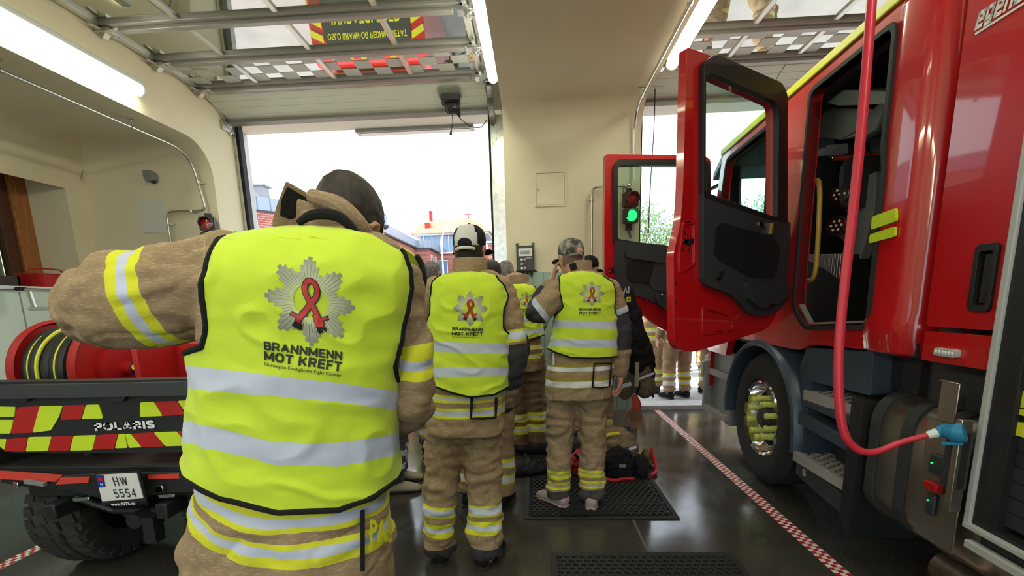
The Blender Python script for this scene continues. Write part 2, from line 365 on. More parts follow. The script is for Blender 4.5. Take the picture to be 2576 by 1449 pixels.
tag(part('trim_1', None, mat('floor_joint', (.10, .09, .08), .5), lambda b: b.box(.62, .635, BACK, 5.1, 0, .0012)), **S)
tag(part('ceiling', None, M['white'], lambda b: b.box(-6, 8.5, BACK, 6.3, 4.45, 4.6)), **S)
def portal(b, x0, x1, zb, r=.30, y=5.14, yend=BACK):
    P = [(5.75, 0), (y, 0)]
    P += [(y-r+r*math.cos(R(a)), zb-r+r*math.sin(R(a))) for a in range(0, 91, 10)]
    P += [(yend, zb), (yend, 4.45), (5.75, 4.45)]
    b.prism(P, [], lambda u, v, d: (d, u, v), x0, x1)
tag(part('wall_center', None, M['wall'], lambda b: portal(b, -.28, 1.14, 3.37), ang=40), **S)
def wl(b):
    portal(b, -5.0, -3.45, 3.17, .34)
tag(part('wall_front', None, M['wall'], wl, ang=40), **S)
tag(part('wall_right', None, M['wall'], lambda b: (portal(b, 4.62, 6.0, 3.37), b.box(8.3, 8.6, BACK, 5.75, 0, 4.45), b.box(6, 8.5, 5.2, 5.75, 0, 4.45)), ang=40), **S)
def leftwall(b):
    b.box(-5.75, -4.95, 4.93, 5.75, 0, 4.45); b.box(-5.75, -4.95, 3.0, 4.93, 0, 1.63); b.box(-5.75, -4.95, 3.0, 4.93, 3.06, 4.45)
    b.box(-5.75, -4.95, .2, 3.0, 0, 4.45); b.box(-5.75, -4.95, -2.2, .2, 0, 1.63); b.box(-5.75, -4.95, -2.2, .2, 3.06, 4.45); b.box(-5.75, -4.95, BACK, -2.2, 0, 4.45)
    Q = [(-4.96, 3.18), (-4.96, 2.75)]+[(-4.95+.42*(1-math.cos(R(a))), 2.75+.42*math.sin(R(a))) for a in range(0, 91, 9)]
    b.prism(Q, [], lambda u, v, d: (u, d, v), BACK, 5.1)
tag(part('wall_left', None, M['wall'], leftwall, ang=40), **S)
# rear wall with two more bay openings letting daylight in
def backwall(b):
    for x0, x1 in ((-6, -3.6), (-.3, 1.2), (4.5, 5.4), (7.6, 8.6)): b.box(x0, x1, BACK-.3, BACK, 0, 4.5)
    b.box(-6, 8.6, BACK-.3, BACK, 3.6, 4.5)
tag(part('wall_back', None, M['wall'], backwall), **S)
# outer wall face and lintels over the bay openings
def lint(b):
    for x0, x1 in ((-3.66, -.2), (1.1, 4.7)):
        b.box(x0, x1, 5.75, 6.15, 3.62, 4.6)
    b.box(-9, -3.64, 5.75, 6.15, 0, 4.6); b.box(-.33, 1.19, 5.75, 6.15, 0, 4.6); b.box(4.57, 9, 5.75, 6.15, 0, 4.6)
tag(part('wall_outer', None, mat('outer_render', (.66, .63, .55), .7), lint), **S)
# boarded wainscot, with grooves, and its plinth
m_wain = patnode(mat('green_boarding', (.36, .5, .43), .45), 'brick', (.33, .47, .40), (.16, .25, .21), offset=0, bw=.115, rh=50, mortar=.004, rot=(R(90), 0, 0))
tag(part('trim_2', None, m_wain, lambda b: (b.box(-.27, 1.13, 5.10, 5.14, .2, 1.74), b.box(-4.95, -3.46, 5.10, 5.14, .2, 1.60))), **S)
m_wainl = patnode(mat('green_boarding_side', (.36, .5, .43), .45), 'brick', (.33, .47, .40), (.16, .25, .21), offset=0, bw=.115, rh=50, mortar=.004, rot=(R(90), R(90), 0))
_wl = part('trim_3', None, m_wainl, lambda b: b.box(-4.95, -4.91, BACK, 5.1, .2, 1.60)); tag(_wl, **S)
tag(part('baseboard_front', None, M['plinth'], lambda b: (b.box(-.29, 1.15, 5.07, 5.14, 0, .2), b.box(-4.95, -3.44, 5.07, 5.14, 0, .2))), **S)
tag(part('baseboard_left', None, M['plinth'], lambda b: b.box(-4.95, -4.88, BACK, 5.1, 0, .2)), **S)
tag(part('trim_4', None, mat('sill_stone', (.42, .41, .39), .7, vary=.12, vscale=12), lambda b: b.box(-3.6, 4.7, 5.86, 6.16, -.05, .055), bevel=.006), **S)
# window in its deep niche
win = tag(empty('window_1', (-5.5, 3.9, 1.63)), **S)
part('window_frame', win, M['wood'], lambda b: (b.box(0, .12, .86, 1.03, 0, 1.43), b.box(0, .12, -.9, -.75, 0, 1.43), b.box(0, .12, -.75, .86, 1.30, 1.43), b.box(0, .12, -.75, .86, 0, .1), b.box(.01, .1, -.02, .05, .1, 1.3)), bevel=.006)
part('window_sash', win, mat('sash_brown', (.09, .03, .015), .4), lambda b: (b.box(.01, .09, .74, .86, .1, 1.3), b.box(.01, .09, -.75, -.66, .1, 1.3)), bevel=.004)
part('pane', win, M['glass'], lambda b: b.box(.04, .05, -.66, .74, .1, 1.3), smooth=False)
part('curtain', win, mat('pale_curtain', (.35, .33, .28), .9), lambda b: b.rings([[(.0+.012*math.sin(k*.9), -.7+1.45*k/60, z) for k in range(61)] for z in (.12, 1.28)], cap=False, wrap=False))
win2 = tag(empty('window_2', (-5.5, -1.0, 1.63)), **S)
part('window_frame', win2, M['wood'], lambda b: (b.box(0, .12, 1.03, 1.2, 0, 1.43), b.box(0, .12, -1.2, -1.03, 0, 1.43), b.box(0, .12, -1.03, 1.03, 1.30, 1.43), b.box(0, .12, -1.03, 1.03, 0, .1)), bevel=.006)
part('pane', win2, M['glass'], lambda b: b.box(.04, .05, -1.03, 1.03, .1, 1.3), smooth=False)

# ------------------------------------------------------------------ overhead sectional doors
ZD = 3.69; SECT = .535; Y0 = 5.02
def sectional(name, x0, x1, mul, idx):
    d = tag(empty(name, (x0, Y0, ZD)), **S); w = x1-x0
    bot = (Y0, ZD), (5.52, 3.545)
    def solid(b):
        (ya, za), (yb, zb) = bot; ya -= Y0; yb -= Y0; za -= ZD; zb -= ZD; n = 5
        L = math.hypot(yb-ya, zb-za); t = np.array([(yb-ya)/L, (zb-za)/L]); nn = np.array([-t[1], t[0]])
        P = []
        for i in range(n):
            a, c = L*i/n, L*(i+1)/n
            P += [(a+.004, 0), (c-.004, 0), (c-.004, .006), (c, .006)]
        P += [(L, .045), (0, .045)]
        Q = [tuple(np.array([ya, za])+t*p+nn*q) for p, q in P]
        b.prism(Q, [], lambda u, v, dd: (dd, u, v), .0, w)
    part('solid_panel', d, M['cream'], solid, smooth=False)
    part('bottom_seal', d, M['alud'], lambda b: b.bar((0, .50, -.157), (w, .50, -.157), .07, .05, up=(0, .3, .95)), bevel=.005)
    for k in range(0, 5):
        yc = -k*SECT
        part('panel_rail', d, [M['alud'], M['alu']], lambda b: (b.box(.03, w-.03, yc-.055, yc-.012, -.02, .035), b.box(.16, w-.12, yc-.01, yc+.045, -.045, .03), setattr(b, 'mi', 1), b.box(.03, .16, yc-.01, yc+.02, -.03, .03)), bevel=.004)
        for i in range(mul):
            xm = w*(i+1)/(mul+1)+({3: (-.06, .0, .03)}.get(mul, (0, 0, 0))[i] if mul == 3 else 0)
            if k < 4: part('mullion', d, M['alu'], lambda b: b.box(xm-.022, xm+.022, yc-SECT+.04, yc-.05, -.012, .03), bevel=.004)
        if k < 4:
            part('side_rail', d, M['alu'], lambda b: (b.box(0, .055, yc-SECT+.02, yc-.03, -.02, .035), b.box(w-.055, w, yc-SECT+.02, yc-.03, -.02, .035)), bevel=.003)
            part('glazing', d, M['doorglass'], lambda b: b.box(.05, w-.05, yc-SECT+.04, yc-.05, .004, .012), smooth=False)
    # frosted checkerboard foil on the lowest glazed row
    def foil(b):
        n = int(w/.155); yb = -.06
        for r in range(3):
            for i in range(n):
                if (i+r) % 2 == 0: b.box(.07+i*.155, .07+(i+1)*.155, yb-.14*(r+1), yb-.14*r, .0005, .003)
    part('checker_foil', d, M['foil'], foil, smooth=False)
    return d
M['foil'] = mat('frosted_foil', (.62, .63, .58), .5, alpha=.75)
door1 = sectional('door_1', -3.43, -.46, 3, 1)
door2 = sectional('door_2', 1.26, 4.55, 4, 2)
def track(name, x, side, lab, z=ZD):
    t = tag(empty(name, (x, 0, 0)), **S)
    P = [(0, 5.58, 0.0), (0, 5.58, 3.25), (0, 5.54, 3.42), (0, 5.42, 3.56), (0, 5.22, 3.66), (0, 4.95, z), (0, 1.5, z)]
    def rail(b):
        Q, _ = smoothpath([np.array(p) for p in P], [1]*7, 4)
        for a, c in zip(Q[:-1], Q[1:]):
            if np.linalg.norm(c-a) > 1e-3: b.bar(a, c, .012, .055, up=(1, 0, 0)); b.bar(a+np.array([.028*side, 0, 0]), c+np.array([.028*side, 0, 0]), .055, .006, up=(1, 0, 0))
    part('rail', t, M['galv'], rail, smooth=False)
    part('jamb_channel', t, M['galv'], lambda b: b.box(min(.03*side, .12*side), max(.03*side, .12*side), 5.56, 5.62, 0, 3.5))
    part('jamb_seal', t, M['rub'], lambda b: (b.box(min(0, -.055*side), max(0, -.055*side), 5.60, 5.68, 0, 3.56)))
    for k in range(5):
        y = Y0-k*SECT
        part('roller_bracket', t, M['galv'], lambda b: (b.box(min(-.12*side, .0), max(-.12*side, 0), y-.045, y+.045, z-.06, z-.03), b.bar((-.07*side, y, z-.07), (.0, y, z-.0), .05, .07), b.cyl((-.03*side, y+.03, z-.04), (.03*side, y+.03, z-.04), .034, n=12), b.bar((-.06*side, y-.14, z-.05), (-.04*side, y+.14, z-.03), .03, .016)), bevel=.002)
    part('corner_bracket', t, M['galv'], lambda b: (b.box(min(-.02*side, .03*side), max(-.02*side, .03*side), 5.38, 5.56, 3.42, 3.52), b.cyl((-.03*side, 5.5, 3.5), (.03*side, 5.5, 3.5), .035, n=14), b.bar((0, 5.35, 3.62), (0, 5.52, 3.40), .05, .02)), bevel=.003)
    return t
track('trim_5', -3.44, -1, ''); track('trim_6', -.42, 1, ''); track('trim_7', 1.20, -1, ''); track('trim_8', 4.58, 1, '')
# jamb posts seen against the sky
tag(part('trim_9', None, M['lgrey'], lambda b: b.box(-3.65, -3.615, 6.04, 6.16, 0, 3.62), bevel=.004), **S)
# canopy lamp and rail outside above the left opening
lb = empty('lintel_lamp', (-1.45, 6.2, 3.58), label='long flat grey lamp under the lintel outside the left door opening', category="lamp")
lb = lb
part('housing', lb, M['lgrey'], lambda b: b.box(-.75, .75, -.08, .08, .0, .05), bevel=.008)
part('diffuser', lb, M['white'], lambda b: b.box(-.7, .7, -.05, .05, -.008, 0), bevel=.002)

# ------------------------------------------------------------------ fluorescent battens on the band sides
def tubelight(loc, L, label, side=1):
    t = empty('tube_light', loc, label=label, cat='tube light', group='fluorescent tube lights on the ceiling bands')
    part('housing', t, M['white'], lambda b: b.prism(rrect(-.045, .045, -.01, .05, .02), [], lambda u, v, d: (u, d, v), -L/2, L/2), bevel=.003)
    part('tube', t, M['tube'], lambda b: b.limb([(0, -L/2+.03, -.03), (0, 0, -.03), (0, L/2-.03, -.03)], [.045]*3, n=16, sub=2))
    part('end_cap', t, M['white'], lambda b: b.ell((0, L/2, -.025), .05, .035, .052))
    part('end_cap', t, M['white'], lambda b: b.ell((0, -L/2, -.025), .05, .035, .052))
    for yy in (-L*.3, L*.3): part('bracket', t, M['alu'], lambda b: b.box(min(0, -side*.1), max(0, -side*.1), yy, yy+.03, .03, .06))
    return t
tubelight((-3.39, 3.45, 3.36), 1.55, 'lit tube light running along the left ceiling band', 1)
tubelight((-.34, 3.92, 3.53), 1.6, 'lit tube light on the left edge of the middle ceiling band', -1)
tubelight((1.23, 3.62, 3.43), 1.6, 'lit tube light on the middle ceiling band above the open red door', 1)
for x, z in ((-3.39, 3.36), (-.34, 3.53), (1.23, 3.43)):
    for y in (.9, -1.1, -3.1): 
        t = tubelight((x, y, z), 1.6, 'lit tube light further back on the ceiling bands behind the viewer')
for y in (1.5, -1.5): tubelight((4.55, y, 3.43), 1.6, 'lit tube light on the ceiling band beyond the truck')

# ------------------------------------------------------------------ conduits
def conduit(name, pts, clamps, label, r=.011):
    t = empty(name, pts[0], label=label, cat='pipe'); o = np.array(pts[0])
    P = [np.array(p, float)-o for p in pts]; Q = [P[0]]
    for i in range(1, len(P)-1):
        a, b = P[i-1]-P[i], P[i+1]-P[i]; ra = min(.07 if i > 1 or len(pts) < 3 else .30, np.linalg.norm(a)*.45, np.linalg.norm(b)*.45)
        A, B = P[i]+a/np.linalg.norm(a)*ra, P[i]+b/np.linalg.norm(b)*ra
        for k in range(7): s = k/6; Q.append((1-s)**2*A+2*s*(1-s)*P[i]+s*s*B)
    Q.append(P[-1]); part('pipe', t, M['galv'], lambda b: b.tube(Q, r, 12))
    for c, d in clamps:
        c = np.array(c, float)-o; d = np.array(d, float)
        part('clamp', t, M['galv'], lambda b: (b.lathe([(-.008, r), (.008, r), (.008, r+.007), (-.008, r+.007)], tuple(c), axis='z' if abs(d[1]) > .5 and d[0] == 0 else 'y', n=16), b.bar(c, c+d*.07, .008), b.bar(c+d*.065-np.array([.03, 0, 0]), c+d*.065+np.array([.03, 0, 0]), .016, .008)))
    return t
conduit('conduit', [(-3.62, -1.0, 3.09), (-3.62, 5.06, 3.09), (-3.53, 5.06, 2.50), (-3.98, 5.06, 2.50), (-3.98, 5.06, .1)],
        [((-3.62, 3.30, 3.09), (0, 0, 1)), ((-3.62, 4.35, 3.09), (0, 0, 1)), ((-3.575, 5.06, 2.79), (0, 1, 0)), ((-3.70, 5.06, 2.50), (0, 1, 0)), ((-3.98, 5.06, 2.38), (0, 1, 0))],
        'thin steel conduit bending down the wall left of the left door opening')
conduit('conduit', [(1.05, -1.0, 3.30), (1.05, 5.06, 3.30), (1.05, 5.06, 2.58), (.63, 5.06, 2.58), (.63, 5.06, .1)],
        [((1.05, 3.4, 3.30), (0, 0, 1)), ((1.05, 4.75, 3.30), (0, 0, 1)), ((.98, 5.06, 2.58), (0, 1, 0)), ((.63, 5.06, 2.46), (0, 1, 0))],
        'thin steel conduit stepping down the wall behind the front cab door')
# ------------------------------------------------------------------ wall hatch, patch, sensor
_p = aty(1384, 476, 5.14)
h = empty('wall_hatch', tuple(_p), label='small cream square access hatch high on the middle wall', cat='hatch')
part('hatch_frame', h, M['wall'], lambda b: b.prism(rrect(-.165, .165, -.175, .175, .003), [rrect(-.15, .15, -.16, .16, .003)], lambda u, v, d: (u, d, v), -.014, .0))
part('hatch_door', h, M['wall'], lambda b: b.box(-.147, .147, -.012, 0, -.157, .157), bevel=.002)
part('latch', h, M['lgrey'], lambda b: b.cyl((-.125, -.02, 0), (-.125, -.01, 0), .012))
_p = aty(387, 545, 5.14)
h = empty('wall_panel', tuple(_p), label='faint white rectangular blanking plate on the wall left of the left door', cat='panel')
part('plate', h, mat('faint_white', (.68, .68, .62), .7), lambda b: b.box(-.15, .14, -.01, 0, -.17, .17), bevel=.002)
_p = aty(388, 448, 5.14)
h = empty('wall_sensor', tuple(_p), label='small grey box sensor high on the wall left of the left door', cat='sensor')
part('housing', h, M['grey'], lambda b: (b.prism([(-.05, .06), (.03, .06), (.055, .03), (.055, -.03), (.03, -.05), (-.035, -.05), (-.055, 0)], [], lambda u, v, d: (u, d, v), -.09, 0),), bevel=.006)
part('lens', h, M['dgrey'], lambda b: b.ell((.025, -.05, -.05), .025, .03, .02))
# ------------------------------------------------------------------ control box with cables
_p = aty(1322, 655, 5.14)
h = empty('control_box', (_p[0], 5.14, _p[2]), label='dark grey wall control box with buttons and a white label, left of the camouflage cap', cat='control box')
part('case', h, M['dgrey'], lambda b: b.prism(rrect(-.095, .095, -.125, .145, .012), [], lambda u, v, d: (u, d, v), -.09, -.0), bevel=.01)
part('lid', h, mat('lid_grey', (.05, .05, .055), .45), lambda b: b.prism(rrect(-.085, .085, -.115, .135, .01), [], lambda u, v, d: (u, d, v), -.105, -.088), bevel=.005)
for sx, sz in ((-.085, .165), (.085, .165), (-.115, -.135), (.12, -.135)):
    part('mounting_ear', h, M['dgrey'], lambda b: (b.lathe([(-.012, .008), (0, .008), (0, .018), (-.012, .018)], (sx, 0, sz), axis='y', n=16), b.bar((sx*.9, -.006, sz*.88), (sx*.8, -.006, sz*.75), .02, .012)))
def lblw(b):
    b.box(-.072, .072, -.109, -.1045, .035, .115); b.mi = 1; b.prism(rrect(-.052, .052, .058, .092, .003), [rrect(-.048, .048, .062, .088, .003)], lambda u, v, d: (u, d, v), -.112, -.1085)
    for i in range(9): b.box(-.042+i*.0095, -.042+i*.0095+.006, -.112, -.1085, .068, .080+.004*(i % 2))
part('label_plate', h, [M['white'], M['grey']], lblw)
for i, c in enumerate(('lgrey', 'redd', 'lgrey')):
    part('push_button', h, M[c], lambda b: b.cyl((-.005, -.105, .0-.045*i), (-.005, -.122, .0-.045*i), .013, n=20), bevel=.002)
    part('button_legend', h, M['white'], lambda b: b.box(-.05, -.026, -.1075, -.1045, -.009-.045*i, .011-.045*i-(.006 if i == 1 else 0)))
part('type_strip', h, M['lgrey'], lambda b: b.box(.012, .062, -.1075, -.1045, .01, .02))
for i, x in enumerate((-.03, .015, .06)):
    part('cable_gland', h, M['black'], lambda b: b.cyl((x, -.045, -.125), (x, -.045, -.16), .016, n=14))
part('cable', h, M['black'], lambda b: (b.tube([(.06, -.045, -.15), (.065, -.03, -.35), (.065, -.03, -1.6)], .006, sub=3), b.tube([(.015, -.045, -.15), (.0, -.05, -.24), (-.06, -.05, -.27), (-.09, -.03, -.22), (-.1, -.01, -.16)], .004, sub=4), b.tube([(-.03, -.045, -.15), (-.035, -.04, -.25), (-.06, -.02, -.5), (-.06, -.02, -1.6)], .005, sub=3)))
# ------------------------------------------------------------------ signal lamps
def signal(loc, rz, s, label, lit=True):
    h = empty('signal_light', loc, rz, label=label, cat='signal light')
    for i, (nm, mm) in enumerate((('red_lens', 'reddim'), ('green_lens', 'greenlamp'))):
        z = .16*s*(.5-i)
        part('lamp_housing', h, M['dgrey'] if i else mat('signal_housing', (.04, .022, .02), .5), lambda b: (b.prism(roundpoly([(-.075*s, z-.075*s), (.075*s, z-.075*s), (.075*s, z+.075*s), (-.075*s, z+.075*s)], .02), [], lambda u, v, d: (u, d, v), -.09*s, -.02), ), bevel=.006)
        part('visor', h, M['dgrey'], lambda b: b.rings([[(q*math.cos(R(a)), y, z+q*math.sin(R(a))) for a in range(-20, 201, 10)] for y, q in ((-.09*s, .066*s), (-.15*s, .068*s), (-.15*s, .062*s), (-.09*s, .060*s))], cap=False, wrap=False))
        part(nm, h, M[mm], lambda b: (b.lathe([(-.09*s, .0585*s), (-.10*s, .057*s), (-.108*s, .03*s), (-.11*s, .001)], (0, 0, z), axis='y', n=28, closed=False), [b.ell((.017*s*i2, -.108*s, z+.017*s*j2), .006*s, .004*s, .006*s, 8, 5) for i2 in range(-2, 3) for j2 in range(-2, 3) if i2*i2+j2*j2 < 6] if i else None))
    part('wall_arm', h, M['black'], lambda b: (b.box(-.03, .03, -.03, .0, -.22*s, .2*s), b.bar((0, -.02, -.2*s), (.02, -.04, -.3*s), .02)))
    return h
_p = aty(1585, 521, 5.0); signal((_p[0], 5.10, _p[2]), R(12), 1.0, 'two-lamp wall signal showing green, seen through the front cab door window')
_p = aty(514, 582, 5.0); signal((_p[0]-.0, 5.10, _p[2]), R(18), 1.0, 'two-lamp wall signal beside the left door opening, mostly hidden behind the raised sleeve')
_p = aty(1583, 620, 5.12); h = empty('wall_socket', (_p[0], 5.14, _p[2]), label='small white socket on the wall under the green signal', cat='socket')
part('cover', h, M['white'], lambda b: b.box(-.04, .04, -.03, 0, -.03, .03), bevel=.005); part('socket_face', h, M['lgrey'], lambda b: b.cyl((0, -.036, 0), (0, -.028, 0), .022)); part('cable', h, M['lgrey'], lambda b: b.tube([(-.05, -.01, .05), (-.01, -.02, .02)], .004))
# ------------------------------------------------------------------ hanging plug on the left door
_p = onplane(1133, 240, (0, 5.2, 3.63), (0, .27, .96))
h = empty('door_release_handle', tuple(_p), label='black pull handle with tangled black cables on the left overhead door panel', cat='handle')
def hh(b):
    fn = lambda u, v, d: (u, v*.9+d*.25, -.02+v*-.30-d)
    b.prism(rrect(-.10, .10, -.06, .05, .02), [rrect(-.065, .065, -.02, .025, .012)], fn, .0, .05)
part('grip', h, M['black'], hh, bevel=.008)
part('backing_plate', h, mat('dust_grey', (.22, .23, .20), .7), lambda b: b.prism(rrect(-.12, .12, -.14, .04, .04), [], lambda u, v, d: (u, v*.9, -.005+v*-.28-d), 0, .01))
def cb(b):
    random.seed(3)
    for i in range(7):
        x = -.05+.018*i; P = [(x, .03, -.06), (x+random.uniform(-.03, .04), .03, -.13), (x+random.uniform(0, .05), .02, -.17), (x+.03, .03, -.11), (.03+.01*i, .02, -.15-.01*i)]
        b.tube(P, .007, 8, sub=4)
    b.tube([(.05, .03, -.14), (.07, .04, -.19), (.12, .06, -.24), (.2, .10, -.28), (.3, .14, -.275), (.36, .16, -.20)], .0045, 8, sub=4)
    b.tube([(0, .03, -.12), (.005, .05, -.2), (.0, .06, -.26), (-.02, .07, -.31)], .005, 8, sub=4)
    b.cyl((-.018, .07, -.31), (-.03, .08, -.36), .006, .016, 10)
part('cable_bundle', h, M['black'], cb)
_q = aty(1648, 215, 5.35); h = tag(part('pull_cord', None, M['black'], lambda b: (b.tube([(0, 0, .05), (0, 0, -.4), (-.02, 0, -.9), (-.035, 0, -1.45)], .005, 8, sub=3), b.cyl((-.035, 0, -1.45), (-.036, 0, -1.49), .008, .011, 10)), loc=tuple(_q)), 'black pull cord hanging in the right door opening', 'cord')
h = tag(part('thin_cable', None, M['black'], lambda b: b.tube([(0, 0, 0), (.06, -.2, .20), (.14, -.45, .36), (.2, -.7, .36)], .003, 6, sub=3), loc=tuple(aty(1922, 255, 5.3))), 'thin dark wire hanging from the right overhead door', 'cable')
# ------------------------------------------------------------------ floor tapes and rubber mats
m_chk = patnode(mat('checkered_tape', (.8, .8, .8), .4), 'checker', (.74, .71, .66), (.42, .01, .02), scale=(1/.0265, 1/.0265, 1))
tag(part('floor_tape', None, m_chk, lambda b: b.box(0, .08, -5.5, 2.85, 0, .0015), loc=(1.53, 3.0, 0)), 'red and white checkered floor tape running between the mats and the truck', 'floor tape')
tag(part('floor_tape', None, m_chk, lambda b: b.box(0, .08, -5.5, 2.85, 0, .0015), loc=(-3.16, 2.1, 0)), 'red and white checkered floor tape beside the muddy left tyre', 'floor tape')
def ringmat(loc, w, l, label):
    o = empty('rubber_mat', loc, label=label, cat='mat', group='black rubber ring mats on the floor')
    p = .043; rO = p/math.sqrt(3)*1.0; nx = int((w-.07)/p); ny = int((l-.07)/(p*.866)); vs = []; b = MB()
    ox = (w-(nx+.5)*p)/2+p*.5; oy = (l-ny*p*.866)/2+p*.45
    for j in range(ny):
        for i in range(nx):
            cx, cy = ox+i*p+(p/2 if j % 2 else 0), oy+j*p*.866
            O = [(cx+rO*math.sin(R(60*k)), cy+rO*math.cos(R(60*k))) for k in range(6)]; I = [(cx+.0165*math.sin(R(30*k)), cy+.0165*math.cos(R(30*k))) for k in range(12)]
            v = [(*q, .012) for q in O]+[(*q, .012) for q in I]+[(*q, .001) for q in I]; f = []
            for k in range(6):
                a, c = 6+2*k, 6+(2*k+1) % 12; e = 6+(2*k+2) % 12
                f += [(k, c, a), (k, (k+1) % 6, c), ((k+1) % 6, e, c)]
            for k in range(12): f.append((6+k, 6+(k+1) % 12, 18+(k+1) % 12, 18+k))
            b.add(v, f)
    b.build('hole_grid', M['rub'], o, recalc=False, smooth=False)
    part('edge_border', o, M['rub'], lambda q: q.prism([(0, 0), (w, 0), (w, l), (0, l)], [[(.035, .035), (w-.035, .035), (w-.035, l-.035), (.035, l-.035)]], lambda u, v, d: (u, v, d), 0, .011), bevel=.004)
    return o
ringmat((-.09, 2.83, 0), 1.02, 1.46, 'black rubber ring mat under the man in the camouflage cap')
ringmat((.07, .96, 0), 1.02, 1.46, 'black rubber ring mat in the foreground at the bottom edge')
# ------------------------------------------------------------------ left wall cabinet with rail and crate
cb_ = empty('wall_cabinet', (-4.9, 3.2, .86), label='white wall cabinet under the left window', cat='cabinet')
part('body', cb_, mat('cabinet_white', (.62, .68, .58), .35), lambda b: b.box(0, .32, 0, 1.72, 0, .80), bevel=.006)
part('top_board', cb_, M['white'], lambda b: b.box(-.02, .36, -.02, 1.74, .80, .83), bevel=.004)
part('door', cb_, mat('cabinet_door', (.58, .66, .54), .3), lambda b: b.box(.32, .335, .75, 1.70, .02, .78), bevel=.004)
part('door', cb_, mat('cabinet_door2', (.58, .66, .54), .3), lambda b: b.box(.32, .335, .02, .735, .02, .78), bevel=.004)
part('ring_handle', cb_, M['lgrey'], lambda b: b.tube([(.35, .9+.025*math.cos(t), .3+.04*math.sin(t)) for t in np.linspace(0, 2*math.pi, 17)[:-1]], .006, 8, closed=True))
h = empty('grab_rail', tuple(aty(145, 750, 3.9)), label='folding metal grab rail with black grip in front of the white cabinet', cat='rail')
_g = lambda x, y: np.array(aty(x, y, 3.9))-np.array(aty(145, 750, 3.9))
part('bar', h, M['alu'], lambda b: b.tube([_g(55, 727), _g(110, 730), _g(240, 730)], .014, 12))
part('grip', h, M['black'], lambda b: b.limb([_g(42, 727), _g(55, 727), _g(62, 727)], [.018]*3))
part('stay', h, M['alu'], lambda b: (b.bar(_g(72, 732), _g(88, 778), .035, .02, up=(0, 1, 0)),), bevel=.003)
part('lower_bar', h, M['lgrey'], lambda b: b.tube([_g(75, 777), _g(160, 775), _g(240, 775)], .016, 12))
h = empty('crate', (-4.72, 4.35, 1.69), R(8), label='small red plastic crate on the left window sill cabinet', cat='crate')
part('tray', h, M['redd'], lambda b: (b.rings([[(u*s, v*s*1.0, z) for u, v in rrect(-.12, .12, -.2, .2, .03)] for s, z in ((.85, 0), (1, .12), (1.06, .12), (1.06, .128), (.97, .128), (.83, .01))], cap=True)), bevel=.0)
part('handle', h, M['redd'], lambda b: b.tube([(.0, -.19, .12), (0, -.15, .17), (0, .15, .18), (0, .19, .12)], .006, 8, sub=3))
h = tag(part('card_box', None, M['white'], lambda b: b.box(-.03, .03, -.04, .04, 0, .06), loc=(-4.66, 4.70, 1.69), bevel=.002), 'tiny white box beside the red crate', 'box')
h = tag(part('dark_tray', None, mat('brown_black', (.03, .012, .01), .6), lambda b: (b.box(-.14, .14, -.3, .3, 0, .012), b.box(-.14, -.12, -.3, .3, 0, .09), b.box(.12, .14, -.3, .3, 0, .09), b.box(-.14, .14, -.3, -.28, 0, .09), b.box(-.14, .14, .28, .3, 0, .09)), loc=(-4.80, 3.75, 1.69)), 'dark tray on the left cabinet, left of the red crate', 'tray')
# ================================================================== the fire engine
TH = R(2.5); TAX = np.array([math.sin(TH), math.cos(TH), 0]); TRT = np.array([math.cos(TH), -math.sin(TH), 0]); TP0 = np.array([1.69, 3.45, 0])
def tp(x, y, dx=0):
    q = onplane(x, y, TP0+TRT*dx, TRT)-TP0; return (float(q@TAX), float(q[2]))      # (forward, up) on the truck's side plane
truck = empty('fire_engine', tuple(TP0), -TH, label='red fire engine with both cab doors open, parked on the right', cat='fire engine')
SIDE = lambda u, v, d: (d, u, v)
def tpp(pts, dx=0): return [tp(x, y, dx) for x, y in pts]
ZR = 2.70
# cab side skin with the two door openings
open_r = roundpoly([(-.40, 2.60), (-1.07, 2.60), (-1.075, 2.10), (-1.10, 1.98), (-1.10, 1.27), (-.55, 1.235), (-.40, 1.35)], [.06, .05, .0, .03, .04, .05, .08])
open_f = roundpoly([(.14, 2.60), (.95, 2.60), (1.10, 2.05), (1.12, 1.15), (.60, 1.15), (.20, 1.30), (.12, 1.6)], .07)
cab_out = roundpoly([(-1.12, 2.70), (-1.12, 1.15), (-.62, 1.13), (-.50, 1.08), (.68, 1.08), (.74, .90), (1.30, .90), (1.33, 1.6), (1.22, 2.2), (1.10, 2.62), (1.06, 2.70)], [.02, .05, .05, .05, .05, .02, .1, .1, .1, .1, .05])
def cabside(b):
    b.prism(cab_out, [open_r, open_f], SIDE, 0, .06)
part('cab_side', truck, M['red'], cabside, bevel=.01)
# rounded rear corner pillar with the flared skirt
def corner(b):
    z = [(1.20, .0), (1.16, .0), (1.22, .0)]
    rows = [(1.135, .03), (1.15, .0), (1.22, -.012), (1.30, -.012), (1.34, .0), (1.95, .0), (2.05, .0), (2.66, .0)]
    R_ = []
    for zz, dx in rows:
        a = -1.085
        pts = [(.10, a), (dx+.012, a), (dx, a-.012), (dx-.006, -1.16), (dx, -1.26)]
        pts += [(dx+.11*(1-math.cos(R(t))), -1.26-.11*math.sin(R(t))) for t in (20, 40, 60, 80, 90)]+[(.3, -1.37)]
        R_.append([(p[0], p[1], zz) for p in pts])
    b.rings(R_, cap=True)
part('corner_pillar', truck, M['red'], corner, bevel=.004, ang=50)
for p in (((2202, 545), (2262, 523), (2262, 556), (2200, 578)), ((2197, 590), (2260, 569), (2259, 595), (2194, 612))):
    a = roundpoly(tpp(p), .012); part('reflective_stripe', truck, M['lime'], lambda b: b.prism(a, [], SIDE, -.0165, -.004), smooth=False)
